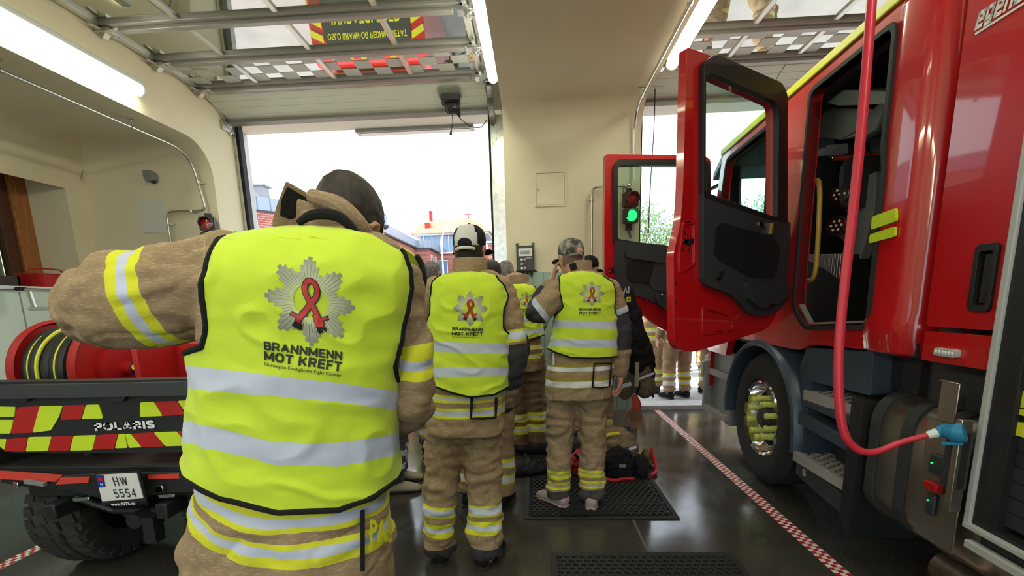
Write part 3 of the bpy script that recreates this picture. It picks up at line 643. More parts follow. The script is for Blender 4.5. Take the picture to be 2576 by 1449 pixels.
part('door_seal', truck, M['rub'], lambda b: b.prism(roundpoly([(-.375, 2.625), (-1.095, 2.625), (-1.10, 2.10), (-1.125, 1.98), (-1.125, 1.245), (-.54, 1.21), (-.375, 1.34)], .06), [[(u, v) for u, v in open_r]], SIDE, -.012, .055), bevel=.003)
part('door_seal', truck, M['rub'], lambda b: b.prism([(u*1.0+(.0 if 0 else 0), v) for u, v in roundpoly([(.115, 2.625), (.965, 2.625), (1.125, 2.05), (1.145, 1.125), (.58, 1.125), (.18, 1.28), (.095, 1.6)], .07)], [open_f], SIDE, -.01, .05), bevel=.003)
part('sill_strip', truck, M['alu'], lambda b: (b.bar((.03, -.55, 1.25), (.03, -1.08, 1.285), .03, .012), b.bar((.03, -.42, 1.36), (.03, -.55, 1.25), .03, .012)))
# roof with lime edge strip, windscreen frame, far side, rear bulkhead, floor
def roofshell(b):
    P = [(0, -1.40), (0, 1.06), (.10, 1.20), (.30, 1.27), (1.9, 1.27), (2.1, 1.2), (2.2, 1.06), (2.2, -1.40)]
    b.rings([[(x+(.0 if z < 2.72 else (.10 if x < 1 else -.1)), y, z) for x, y in P] for z in (2.66, 2.71, 2.80)])
part('roof', truck, M['red'], roofshell, bevel=.01)
part('roof_stripe', truck, M['yel'], lambda b: (b.box(-.012, .03, -1.40, 1.10, 2.685, 2.735), b.bar((.01, 1.08, 2.71), (.12, 1.26, 2.62), .05, .03)), bevel=.006)
part('sun_visor', truck, M['bluegrey'], lambda b: (b.prism([(1.16, 2.70), (1.48, 2.56), (1.48, 2.62), (1.18, 2.76)], [], SIDE, .05, 2.15),), bevel=.01)
def front(b):
    # A-pillars and the front corner
    for x0, s in ((.10, 1), (2.10, -1)):
        b.tube([(x0, 1.12, 2.66), (x0+.12*s, 1.28, 2.2), (x0+.16*s, 1.42, 1.62)], [.05, .055, .07], 10)
        b.rings([[(x0+(-.10)*s, 1.14, z), (x0-.07*s, 1.30, z), (x0+.02*s, 1.43, z), (x0+.2*s, 1.50, z), (x0+.2*s, 1.30, z)] for z in (.55, .8, 1.2, 1.62)])
    b.box(.25, 1.95, 1.42, 1.50, .50, 1.66)
part('front_shell', truck, M['red'], front, bevel=.01)
part('windscreen', truck, M['glass'], lambda b: b.prism([(1.16, 2.64), (1.46, 1.66), (1.465, 1.66), (1.165, 2.64)], [], SIDE, .2, 2.0), smooth=False)
part('wiper', truck, M['black'], lambda b: b.bar((.4, 1.49, 1.7), (.9, 1.36, 2.0), .015))
part('front_pillar_trim', truck, M['dgrey'], lambda b: b.tube([(.13, 1.10, 2.60), (.19, 1.26, 2.2), (.22, 1.38, 1.62)], [.05, .055, .06], 8))
part('mirror', truck, M['black'], lambda b: (b.prism(rrect(-.11, .11, 1.95, 2.42, .05), [], lambda u, v, d: (u-.12, d+1.34, v), 0, .10), b.bar((.1, 1.3, 2.5), (-.1, 1.38, 2.42), .03), b.bar((.1, 1.35, 1.9), (-.1, 1.38, 1.97), .03)), bevel=.015)
part('far_side', truck, M['red'], lambda b: b.prism([(-1.4, 1.0), (1.3, 1.0), (1.2, 2.2), (1.06, 2.68), (-1.4, 2.68)], [], SIDE, 2.14, 2.2), bevel=.01)
part('far_lining', truck, M['black'], lambda b: b.box(2.11, 2.14, -1.3, 1.0, 1.15, 2.6))
part('bulkhead', truck, M['black'], lambda b: b.box(.12, 2.14, -1.36, -1.31, .95, 2.66))
part('cab_floor', truck, M['dgrey'], lambda b: (b.box(.05, 2.14, -1.36, .15, 1.14, 1.20), b.box(.05, 2.14, .15, 1.42, 1.05, 1.12)))
part('headliner', truck, M['black2'], lambda b: (b.box(.06, 2.14, -1.36, 1.12, 2.58, 2.655),), bevel=.02)
part('console_strip', truck, M['liner'], lambda b: b.prism(roundpoly(tpp([(2070, 256), (2105, 226), (2262, 232), (2262, 260), (2110, 266)], .14), .02), [], SIDE, .14, 1.9), bevel=.01)
part('side_lining', truck, M['liner'], lambda b: b.prism(roundpoly(tpp([(2030, 246), (2070, 262), (2100, 272), (2262, 276), (2255, 352), (2190, 330), (2120, 352), (2030, 340)], .22), .03), [], SIDE, .22, .26), bevel=.01)
part('overhead_console', truck, M['dgrey'], lambda b: (b.prism([(-.62, 2.30), (-.68, 2.24), (-.80, 2.24), (-.86, 2.36), (-.80, 2.40), (-.66, 2.36)], [], SIDE, .14, 1.9), b.prism([(-.9, 2.6), (-.9, 2.42), (-1.3, 2.30), (-1.3, 2.6)], [], SIDE, .10, 1.9)), bevel=.02)
part('overhead_locker', truck, M['blackg'], lambda b: (b.box(.12, 1.5, -1.30, -.86, 2.28, 2.56), b.box(.3, 1.8, -.66, -.60, 2.02, 2.10)), bevel=.015)
part('rear_window_blind', truck, M['dgrey'], lambda b: b.prism(rrect(.25, 1.4, 1.95, 2.25, .06), [], lambda u, v, d: (u, d, v), -.34, -.30), bevel=.02)
# dashboard and front seats glimpsed through the door glass
part('dashboard', truck, M['dgrey'], lambda b: (b.prism([(1.05, 1.62), (1.05, 1.9), (1.2, 1.98), (1.42, 1.9), (1.45, 1.5)], [], SIDE, .15, 2.1),), bevel=.03)
def seat(parent, x, y):
    part('front_seat', parent, M['dgrey'], lambda b: (b.prism(roundpoly([(y, 1.15), (y+.5, 1.15), (y+.52, 1.45), (y+.08, 1.45)], .05), [], SIDE, x-.24, x+.24), b.prism(roundpoly([(y+.02, 1.4), (y+.16, 1.4), (y+.04, 2.42), (y-.10, 2.42)], .05), [], SIDE, x-.25, x+.25)), bevel=.03)
seat(truck, .50, .32); seat(truck, 1.70, .32)
part('engine_hump', truck, M['dgrey'], lambda b: b.prism(rrect(.75, 1.45, 1.1, 1.62, .08), [], lambda u, v, d: (u, d, v), -.3, 1.2), bevel=.03)
# crew compartment contents that are fixed: breathing-set seat bracket, tread-plate box, rail
def dplate():
    m = mat('tread_plate', (.55, .55, .52), .25, metal=1)
    nt = m.node_tree; b = nt.nodes['Principled BSDF']; tc = _n(nt, 'ShaderNodeTexCoord'); mp = _n(nt, 'ShaderNodeMapping'); mp.inputs['Scale'].default_value = (24, 24, 24); mp.inputs['Rotation'].default_value = (0, 0, R(45))
    t = _n(nt, 'ShaderNodeTexBrick'); t.inputs['Scale'].default_value = 1; t.inputs['Mortar Size'].default_value = .16; t.inputs['Mortar Smooth'].default_value = .4; t.inputs['Brick Width'].default_value = 1.5; t.inputs['Row Height'].default_value = .5
    bp = _n(nt, 'ShaderNodeBump'); bp.inputs['Strength'].default_value = 1; bp.inputs['Distance'].default_value = .004
    nt.links.new(tc.outputs['Object'], mp.inputs[0]); nt.links.new(mp.outputs[0], t.inputs[0]); nt.links.new(t.outputs['Fac'], bp.inputs['Height']); nt.links.new(bp.outputs[0], b.inputs['Normal']); return m
part('tread_plate', truck, dplate(), lambda b: b.prism(tpp([(2005, 641), (2122, 638), (2112, 706), (2085, 684)], .28), [], SIDE, .28, .30), bevel=.003)  # outline stops at a diagonal shadow: shade built into the plate's shape
part('equipment_box', truck, M['black'], lambda b: b.prism(tpp([(2002, 650), (2125, 640), (2120, 850), (2012, 800)], .31), [], SIDE, .31, .95), bevel=.01)
def grab(b):
    P = tpp([(1990, 462), (2045, 455), (2062, 470), (2058, 600), (2050, 690), (2030, 708), (2008, 706)], .10)
    b.tube([(.10, u, v) for u, v in P], .014, 12, sub=4)
part('grab_rail', truck, M['yrail'], grab)
part('seat_frame', truck, M['grey'], lambda b: b.prism(roundpoly(tpp([(2150, 440), (2205, 430), (2200, 520), (2168, 640), (2120, 740), (2118, 640), (2140, 560)], .40), .03), [], SIDE, .40, .46), bevel=.01)
part('crew_seat', truck, M['dgrey'], lambda b: (b.box(1.0, 1.9, -1.28, -.85, 1.55, 1.68), b.box(1.0, 1.9, -1.30, -1.18, 1.6, 2.25)), bevel=.03)
q5 = lambda x, y, d=.5: (d, *tp(x, y, d))
part('orange_pipe', truck, M['orange'], lambda b: b.tube([q5(2030, 455), q5(2072, 408), q5(2090, 398), q5(2150, 396), q5(2262, 392)], .022, 12, sub=3))
part('pipe_elbow', truck, M['chrome'], lambda b: b.limb([q5(2070, 412), q5(2083, 399), q5(2100, 397)], [.029]*3))
part('flask_head', truck, M['grey'], lambda b: (b.prism(roundpoly(tpp([(2078, 366), (2132, 360), (2134, 386), (2080, 394)], .46), .01), [], SIDE, .46, .60), b.prism(roundpoly(tpp([(2056, 376), (2080, 370), (2078, 430), (2056, 440)], .47), .01), [], SIDE, .47, .53)), bevel=.008)
part('hose_loom', truck, M['black2'], lambda b: [b.tube([q5(2030, 330+k*14, .45), q5(2060, 300+k*10, .45), q5(2100, 284+k*8, .45), q5(2150, 292+k*5, .45)], .009, 8, sub=5) for k in range(3)]+[b.tube([q5(2146, 240, .45), q5(2146, 300, .45)], .007)])
part('air_cylinder', truck, M['blackg'], lambda b: (b.limb([q5(2132, 470, .62), q5(2130, 420, .62), q5(2128, 330, .62)], [.075]*3), b.tube([q5(2128, 330, .6), q5(2130, 290, .6)], .03)))
part('daylight_block', truck, M['black2'], lambda b: (b.prism(tpp([(2010, 440), (2262, 400), (2262, 660), (2010, 650)], .72), [], SIDE, .72, 1.3), b.box(.40, .72, -1.28, -1.02, 1.6, 1.98)), bevel=.02)  # black mass added to close off daylight showing through the cab
part('vent_slat', truck, M['liner'], lambda b: b.prism(tpp([(2196, 380), (2262, 376), (2262, 382), (2196, 386)], .5), [], SIDE, .5, .51)); part('vent_slat', truck, M['liner'], lambda b: b.prism(tpp([(2196, 402), (2262, 398), (2262, 404), (2196, 408)], .5), [], SIDE, .5, .51))
# rear module: equipment locker panel with recess and flap
def mod(b):
    b.box(.10, 2.1, -1.83, -1.40, .95, 2.95); b.mi = 1
part('locker_module', truck, M['dgrey'], mod)
part('locker_door', truck, M['red'], lambda b: b.prism(roundpoly([(-1.475, 1.285), (-1.775, 1.285), (-1.775, 2.90), (-1.475, 2.90)], .02), [rrect(-1.753, -1.668, 1.35, 1.585, .02)], SIDE, -.01, .1), bevel=.012)
part('locker_handle', truck, M['black'], lambda b: (b.prism(rrect(-1.755, -1.666, 1.348, 1.587, .022), [rrect(-1.738, -1.684, 1.372, 1.562, .012)], SIDE, -.022, .02), b.box(.02, .03, -1.74, -1.68, 1.37, 1.565), b.box(-.012, .005, -1.725, -1.70, 1.38, 1.55)), bevel=.004)
part('locker_flap', truck, M['red'], lambda b: b.prism(roundpoly([(-1.475, 1.145), (-1.79, 1.145), (-1.79, 1.265), (-1.475, 1.265)], .008), [], SIDE, -.01, .12), bevel=.006)
_u, _v = tp(2396, 887)
mk = part('marker_lamp', truck, M['lgrey'], lambda b: b.prism(rrect(_u-.05, _u+.05, _v-.015, _v+.015, .008), [], SIDE, -.03, -.008), bevel=.004)
for i in range(6): part('lamp_led', mk, M['white'], lambda b: b.ell((-.031, _u-.037+.0148*i, _v), .003, .006, .009, 8, 5))
def eg(b):
    # slanted lettering on the locker door
    (ua, va), (ub, vb) = tp(2456, 62, -.013), tp(2600, 2, -.013); cx, cz = (ua+ub)/2, (va+vb)/2+.03; w = abs(ua-ub)
    fn = lambda u, v: (-.0135, cx-u, cz+v)
    block(b, 'egenes', w, fn, h=.055, t=.24, shear=.2); b.box(-.0135, -.0125, cx-w/2, cx+w/2, cz-.044, cz-.036)
part('lettering', truck, M['white'], eg, smooth=False, recalc=False)
# rear body with roller shutter
part('body_edge_strip', truck, M['lgrey'], lambda b: b.box(-.03, .02, -1.815, -1.79, .56, 3.1), bevel=.004)
part('body_pillar', truck, M['black'], lambda b: (b.box(-.02, .1, -1.90, -1.815, .58, 3.1), b.box(.1, 2.1, -7, -1.83, .6, 3.1), b.box(-.02, .1, -7, -1.83, 2.95, 3.1)), bevel=.004)
def shutter(b):
    P = []
    for i in range(42): z = .62+i*.055; P += [(z, .02), (z+.045, .02), (z+.05, .028), (z+.055, .028)]
    P += [(.62+42*.055, .06), (.62, .06)]
    b.prism(P, [], lambda u, v, d: (v-.01, d, u), -6.8, -1.90)
part('roller_shutter', truck, mat('shutter_grey', (.04, .045, .05), .4, metal=.3), shutter, smooth=False)
for a, c in ((1.04, 1.095), (.945, .99)):
    part('reflective_stripe', truck, M['yel'], lambda b: b.box(-.004, .012, -2.6, -1.875, a, c), smooth=False)
part('reflective_stripe', truck, M['yel'], lambda b: b.box(-.004, .012, -2.6, -1.875, 1.015, 1.035), smooth=False)
part('side_rail', truck, M['lgrey'], lambda b: (b.box(-.05, -.02, -6.8, -1.83, .50, .53), b.box(-.04, .0, -6.8, -1.80, .565, .585)), bevel=.004)
part('side_rail_bracket', truck, M['black'], lambda b: (b.box(-.02, .4, -6.8, -1.86, .50, .60),))
part('underbody', truck, M['black'], lambda b: (b.box(.3, 1.9, -6.8, 1.3, .45, 1.05), b.box(.12, 2.05, -1.9, -1.1, .95, 1.15)))
# front wheel, its arch and the far wheel
def tyre(b, w=.30, ro=.505, ri=.29):
    b.lathe([(0.02, ri), (0, ri+.02), (-.005, ri+.06), (-.012, ri+.11), (-.008, ro-.06), (.012, ro-.02), (.04, ro), (w-.04, ro), (w-.01, ro-.02), (w, ri+.1), (w-.02, ri)], n=64)
    for k in (.11, .15, .19): pass
def wheel(x, y, name='wheel', flip=1, ro=.5):
    w = part('tyre', truck, M['rub'], lambda b: tyre(b, .30*1, ro)); w.location = (x, y, ro); 
    if flip < 0: w.scale = (-1, 1, 1)
    part('rim', w, M['chrome'], lambda b: b.lathe([(.012, .30), (.0, .285), (.012, .265), (.05, .26), (.09, .235), (.10, .19), (.075, .175), (.06, .165), (.06, .09), (.09, .085), (.2, .085), (.2, .29), (.05, .30)], n=56), ang=30)
    part('hub', w, M['dgrey'], lambda b: b.lathe([(.2, .085), (.03, .085), (.02, .07), (.005, .06), (.0, .0005)], n=32, closed=False))
    for k in range(10):
        a = 2*math.pi*(k+.5)/10; c, s = math.cos(a)*.152, math.sin(a)*.152
        part('nut_cover', w, M['yplas'], lambda b: b.lathe([(.065, .022), (.03, .022), (-.002, .018), (-.006, .024), (-.022, .022), (-.026, .0005)], (0, c, s), n=14, closed=False))
    for k in range(8):
        a = 2*math.pi*k/8; part('vent_hole', w, M['black'], lambda b: b.cyl((.084, math.cos(a)*.208, math.sin(a)*.208), (.095, math.cos(a)*.208, math.sin(a)*.208), .018, n=14))
    return w
wheel(.03, .06); wheel(2.12, .06, flip=-1); wheel(.03, -4.6)
def arch(b):
    for x0, x1, r0, r1 in ((-.015, .34, .565, .605),):
        R_ = []
        for k in range(-8, 189, 7):
            a = R(k); cy, cz = .06, .50
            R_.append([(x, cy+r*math.cos(a)*(1.0 if k < 90 else 1.0), cz+r*math.sin(a)*.98) for x, r in ((x0, r0), (x0-.01, (r0+r1)/2), (x0, r1), (x0+.06, r1+.03), (x1, r1+.03), (x1, r0))])
        b.rings(R_)
part('wheel_arch', truck, M['bluegrey'], arch, bevel=.0)
part('arch_panel', truck, M['bluegrey'], lambda b: (b.prism(roundpoly([(-.46, .98), (-.52, 1.10), (-1.12, 1.14), (-1.14, .92), (-.60, .90), (-.58, .30), (-.52, .26), (-.50, .60), (-.50, .8)], .02), [], SIDE, .03, .30),), bevel=.012)
part('inner_panel', truck, M['dgrey'], lambda b: (b.box(.24, .30, -1.14, -.50, .25, 1.12), b.prism([(-.56, .27), (-1.16, .22), (-1.16, .34), (-.58, .38)], [], SIDE, .02, .30)), bevel=.01)
def sletter(b): block(b, 'S', .045, lambda u, v: (-.004+.02, -.64-u, .325+v), h=.045, t=.25)
part('lettering', truck, M['lgrey'], sletter, smooth=False, recalc=False)
# entry steps with anti-slip treads
m_tread = mat('tread_grey', (.32, .29, .28), .6)
def step(name, y0, y1, z, x0=.0, x1=.26):
    s = part('step', truck, m_tread, lambda b: b.prism(roundpoly([(x0, y0), (x0+.02, y1), (x1, y1), (x1, y0), (x0+.06, y0+.02)], .02), [roundpoly([(x0+.028, y0-.03), (x0+.04, y1+.03), (x1, y1+.03), (x1, y0-.03)], .01)], lambda u, v, d: (u, v, d), z-.05, z+.004), bevel=.004)
    part('tread_bed', s, M['dgrey'], lambda b: b.box(x0+.02, x1, y1+.02, y0-.02, z-.04, z-.012))
    def gr(b):
        n = 9
        for i in range(-3, n):
            for sg in (1, -1):
                a = (x0+.035, y0-.04-(y0-y1-.08)*i/(n-1)); e = a[1]-sg*.16
                if sg < 0: a = (a[0], a[1]); 
                p, q = np.array([x0+.035, a[1], z]), np.array([x1, e, z])
                lo, hi = y1+.03, y0-.03
                def clip(p, q):
                    t0, t1 = 0, 1; d = q-p
                    for sgn, lim in ((1, hi), (-1, -lo)):
                        f0 = lim-sgn*p[1]; fd = sgn*d[1]
                        if abs(fd) < 1e-9:
                            if f0 < 0: return None
                        elif fd > 0: t1 = min(t1, f0/fd)
                        else: t0 = max(t0, f0/fd)
                    return (p+d*t0, p+d*t1) if t1 > t0+.05 else None
                c = clip(p, q)
                if c: b.bar(c[0], c[1], .008, .012)
    part('tread_grating', s, m_tread, gr, smooth=False); return s
step('upper', -.57, -1.10, .835); step('lower', -.55, -1.07, .43, -.02, .24)
step('front', 1.22, .72, .72, .0, .3); step('frontlow', 1.24, .72, .34, -.02, .3)
part('front_step_housing', truck, M['grey'], lambda b: (b.box(.05, .34, .70, 1.34, .25, .92), b.box(-.02, .10, 1.20, 1.28, .3, .80), b.box(-.03, .03, 1.24, 1.32, .62, .78)), bevel=.015)
part('front_bumper', truck, M['grey'], lambda b: b.box(.08, 2.1, 1.28, 1.62, .28, .82), bevel=.04)
part('step_skirt', truck, M['bluegrey'], lambda b: (b.prism([(-.54, .70), (-1.12, .66), (-1.12, .60), (-.54, .62)], [], SIDE, -.0, .1), b.box(.01, .1, -1.1, -.57, .735, .80)), bevel=.012)
part('step_end_plate', truck, M['black'], lambda b: b.prism(roundpoly([(-1.085, .24), (-1.17, .16), (-1.175, .90), (-1.085, .90)], .02), [], SIDE, -.025, .30), bevel=.008)
part('amber_reflector', truck, M['amber'], lambda b: b.box(.10, .11, -.80, -.73, .57, .68), bevel=.004)
part('brake_chamber', truck, M['black'], lambda b: (b.cyl((.2, -.9, .62), (.2, -1.05, .62), .09), b.box(.12, .25, -.85, -.75, .46, .56)))
# stainless tank with straps
def tank(b, y0, y1, grow=0, xl=0.0):
    prof = roundpoly([(.0-grow+xl, .42-grow), (.0-grow+xl, .955+grow), (.55, .955+grow), (.55, .32-grow), (.12, .32-grow)], [.12, .16, .05, .05, .16], 8)
    ys = [(y0, .86), (y0-.02, .95), (y0-.045, 1), (y1+.045, 1), (y1+.02, .95), (y1, .86)]
    cx, cz = .27, .56
    b.rings([[(cx+(x-cx)*s, y, cz+(z-cz)*s) for x, z in prof] for y, s in ys])
tk = part('fuel_tank', truck, M['stain'], lambda b: tank(b, -1.21, -1.85), ang=40)
for y in (-1.245, -1.44, -1.62): part('tank_strap', tk, M['dgrey'], lambda b: (lambda prof: b.prism([(x, z) for x, z in prof[0]], [[(x, z) for x, z in prof[1]]], lambda u, v, d: (u, d, v), y-.03, y+.03))(tuple(roundpoly([(.0-g, .42-g), (.0-g, .955+g), (.55+g, .955+g), (.55+g, .32-g), (.12, .32-g)], [.12, .16, .05, .05, .16], 8) for g in (.008, .0))), bevel=.002)
part('tank_cap', tk, M['black'], lambda b: b.cyl((.12, -1.53, .95), (.12, -1.53, 1.0), .05))
part('power_inlet', truck, M['stain'], lambda b: (b.box(-.05, -.044, -1.79, -1.60, .44, .93), b.box(-.05, -.044, -1.72, -1.64, .93, 1.09), b.box(-.06, -.04, -1.722, -1.638, 1.085, 1.09), b.box(-.09, -.05, -1.80, -1.775, .62, .97)), bevel=.003)
inl = part('inlet_socket', truck, M['dgrey'], lambda b: (b.box(-.085, -.04, -1.80, -1.735, .70, .93), b.box(-.065, -.05, -1.70, -1.66, .55, .64), b.box(-.07, -.05, -1.72, -1.655, .72, .80)), bevel=.008)
part('status_light', truck, M['greenlamp'], lambda b: (b.ell((-.073, -1.675, .765), .003, .004, .004, 8, 5), b.ell((-.068, -1.675, .61), .003, .004, .004, 8, 5)))
part('red_plug_light', truck, M['redd'], lambda b: b.box(-.08, -.05, -1.72, -1.655, .655, .69), bevel=.005)
part('exhaust_pipe', truck, mat('rusty_steel', (.16, .12, .09), .4, metal=.8, vary=.3, vscale=8), lambda b: b.lathe([(-1.51, .073), (-1.50, .079), (-1.9, .079), (-4, .079), (-4, .07), (-1.54, .068)], (.19, 0, .215), axis='y', n=32))

# ------------------------------------------------------------------ open door leaves
def leafmaker(name, hinge, free, outer, window, trim, hand, label=None, extra=None):
    hv, fv = np.array([*hinge, 0.]), np.array([*free, 0.]); a = fv-hv; L = np.linalg.norm(a); a /= L; nrm = np.array([a[1], -a[0], 0])
    if nrm[1] > 0: nrm = -nrm                                              # towards the room
    def P(px): 
        q = onplane(px[0], px[1], hv, nrm)-hv; return (float(q@a), float(q[2]))
    def T(p):                                                               # to truck-local
        q = p-TP0; return (float(q@TRT), float(q@TAX), float(q[2]))
    fn = lambda u, v, d: T(hv+a*u+nrm*d+np.array([0, 0, v]))
    op, wp = [P(p) for p in outer[0]], [P(p) for p in window[0]]
    leaf = part(name, truck, M['red'], lambda b: b.prism(roundpoly(op, outer[1]), [roundpoly(wp, window[1])], fn, -.05, .0), bevel=.012)
    for q in trim: part(q[0], leaf, M[q[1]], lambda b: b.prism(roundpoly([P(p) for p in q[2]], q[3]), [roundpoly([P(p) for p in h_], q[3]) for h_ in q[6]] if len(q) > 6 else [], fn, q[4], q[5]), bevel=q[7] if len(q) > 7 else .008)
    part('door_glass', leaf, M['glass'], lambda b: b.prism(roundpoly(wp, window[1]), [], fn, -.028, -.022), smooth=False)
    if extra: extra(leaf, P, fn)
    return leaf
def ex1(leaf, P, fn):
    h = P((1914, 573)); part('inner_handle', leaf, M['chrome'], lambda b: (b.prism(roundpoly([P(p) for p in ((1893, 560), (1935, 566), (1937, 588), (1912, 592), (1910, 575), (1893, 572))], .008), [], fn, .03, .045)), bevel=.004)
    part('handle_recess', leaf, M['black'], lambda b: b.prism(roundpoly([P(p) for p in ((1885, 552), (1942, 560), (1942, 596), (1885, 588))], .012), [], fn, .02, .032), bevel=.004)
    part('lock', leaf, M['black'], lambda b: b.prism(roundpoly([P(p) for p in ((1717, 602), (1744, 600), (1744, 612), (1732, 618), (1717, 612))], .006), [], fn, .001, .006), bevel=.002)
    part('lock_catch', leaf, M['chrome'], lambda b: b.prism(roundpoly([P(p) for p in ((1715, 606), (1728, 604), (1728, 611), (1716, 612))], .004), [], fn, .006, .010), bevel=.002)
    for x, y in ((1722, 587), (1717, 628), (1731, 628), (1701, 712), (1701, 760)): q = P((x, y)); part('bolt', leaf, M['black'], lambda b: b.cyl(fn(q[0], q[1], 0), fn(q[0], q[1], .004), .007, n=10))
    part('window_crank', leaf, M['black'], lambda b: (b.prism(roundpoly([P(p) for p in ((1790, 690), (1800, 682), (1803, 690), (1796, 706), (1788, 700))], .006), [], fn, .035, .05)), bevel=.003)
    part('door_pocket', leaf, M['dgrey'], lambda b: b.prism(roundpoly([P(p) for p in ((1855, 712), (1975, 720), (1972, 735), (1935, 765), (1890, 775), (1862, 755))], .03), [], fn, .03, .065), bevel=.02)
    part('door_speaker', leaf, M['black'], lambda b: b.prism(roundpoly([P(p) for p in ((1785, 575), (1800, 562), (1935, 600), (1950, 640), (1935, 700), (1880, 700), (1800, 660), (1780, 640))], .05), [], fn, .03, .04), bevel=.012)
    part('pressing', leaf, M['red'], lambda b: b.prism(roundpoly([P(p) for p in ((1765, 770), (1840, 790), (1850, 830), (1765, 845))], .03), [roundpoly([P(p) for p in ((1772, 778), (1834, 796), (1842, 825), (1772, 837))], .03)], fn, -.001, .008), bevel=.004)
    part('edge_recess', leaf, M['red'], lambda b: b.prism(roundpoly([P(p) for p in ((1716, 560), (1748, 555), (1748, 665), (1708, 690), (1706, 640), (1712, 600))], .012), [roundpoly([P(p) for p in ((1719, 568), (1744, 563), (1744, 660), (1712, 682), (1711, 640), (1716, 602))], .01)], fn, .0, .008), bevel=.003)
leafmaker('rear_door', (1.615, 3.17), (.81, 2.64),
    ([(1728, 120), (1735, 120), (1960, 205), (1982, 238), (1978, 560), (1978, 700), (1955, 790), (1930, 828), (1850, 855), (1745, 886), (1712, 882), (1696, 860), (1694, 640), (1712, 560), (1718, 480)], [.02, .0, .06, .1, 0, .05, .05, .06, .2, .1, .06, .05, .03, .05, .05]),
    ([(1760, 186), (1775, 186), (1945, 262), (1947, 300), (1946, 552), (1905, 540), (1800, 506), (1760, 488)], [.03, .03, .05, .0, .02, 0, .02, .02]),
    [('window_seal', 'black', [(1757, 165), (1785, 142), (1955, 215), (1968, 245), (1968, 565), (1910, 552), (1798, 515), (1757, 500)], [.03, .05, .06, .05, .02, 0, .02, .02], .0, .035, [[(1762, 190), (1775, 190), (1940, 262), (1945, 300), (1943, 550), (1905, 538), (1800, 503), (1762, 485)]], .012),
     ('door_card', 'dgrey', [(1757, 485), (1800, 500), (1905, 537), (1975, 562), (1976, 600), (1975, 740), (1950, 782), (1905, 797), (1872, 790), (1850, 760), (1822, 738), (1765, 718), (1757, 700)], [.01, 0, 0, .01, .01, .04, .04, .05, .05, .1, .1, .02, .01], .0, .034)], 0, extra=ex1)
def ex2(leaf, P, fn):
    part('lock', leaf, M['black'], lambda b: b.prism(roundpoly([P(p) for p in ((1532, 675), (1543, 672), (1543, 686), (1532, 688))], .006), [], fn, .001, .006), bevel=.002)
    part('lock_catch', leaf, M['chrome'], lambda b: b.prism(roundpoly([P(p) for p in ((1530, 680), (1536, 678), (1536, 684), (1531, 685))], .003), [], fn, .006, .010), bevel=.002)
    part('arm_rest', leaf, M['dgrey'], lambda b: b.prism(roundpoly([P(p) for p in ((1565, 632), (1690, 640), (1690, 668), (1570, 650))], .02), [], fn, .03, .06), bevel=.015)
    part('door_speaker', leaf, M['black'], lambda b: b.prism(roundpoly([P(p) for p in ((1572, 665), (1600, 650), (1640, 655), (1632, 715), (1580, 710), (1570, 690))], .03), [], fn, .03, .042), bevel=.012)
    part('door_panel_bulge', leaf, M['dgrey'], lambda b: b.prism(roundpoly([P(p) for p in ((1645, 658), (1700, 665), (1700, 740), (1640, 730), (1628, 715))], .03), [], fn, .03, .044), bevel=.012)
    part('door_pocket', leaf, M['dgrey'], lambda b: b.prism(roundpoly([P(p) for p in ((1640, 740), (1700, 745), (1700, 785), (1665, 780), (1645, 762))], .03), [], fn, .03, .07), bevel=.015)
    part('pocket_clip', leaf, M['chrome'], lambda b: (b.ell(fn(*P((1656, 742)), .075), .02, .015, .012, 10, 6), b.ell(fn(*P((1672, 746)), .075), .02, .015, .012, 10, 6)))
leafmaker('front_door', (1.66, 4.58), (.66, 4.35),
    ([(1523, 388), (1600, 388), (1770, 392), (1788, 400), (1790, 560), (1790, 700), (1770, 860), (1700, 845), (1660, 825), (1622, 795), (1585, 745), (1560, 720), (1534, 700), (1521, 690), (1520, 560)], [.02, 0, .05, .05, 0, .05, .1, .1, .1, .1, .1, .1, .03, .02, .05]),
    ([(1549, 418), (1580, 416), (1745, 418), (1776, 425), (1778, 640), (1690, 622), (1600, 612), (1549, 604)], [.05, .0, .0, .05, .02, 0, 0, .02]),
    [('window_seal', 'black', [(1540, 418), (1552, 402), (1765, 403), (1782, 412), (1783, 645), (1690, 628), (1600, 618), (1540, 610)], [.03, .05, .05, .03, .02, 0, 0, .02], .0, .03, [[(1551, 420), (1580, 418), (1745, 420), (1774, 427), (1775, 636), (1690, 620), (1600, 610), (1551, 602)]], .01),
     ('door_card', 'dgrey', [(1545, 606), (1600, 611), (1690, 621), (1783, 640), (1783, 800), (1700, 790), (1668, 775), (1640, 760), (1600, 745), (1570, 735), (1545, 715)], [.01, 0, 0, .01, .03, .1, .1, .1, .1, .1, .05], .0, .032)], 0, extra=ex2)

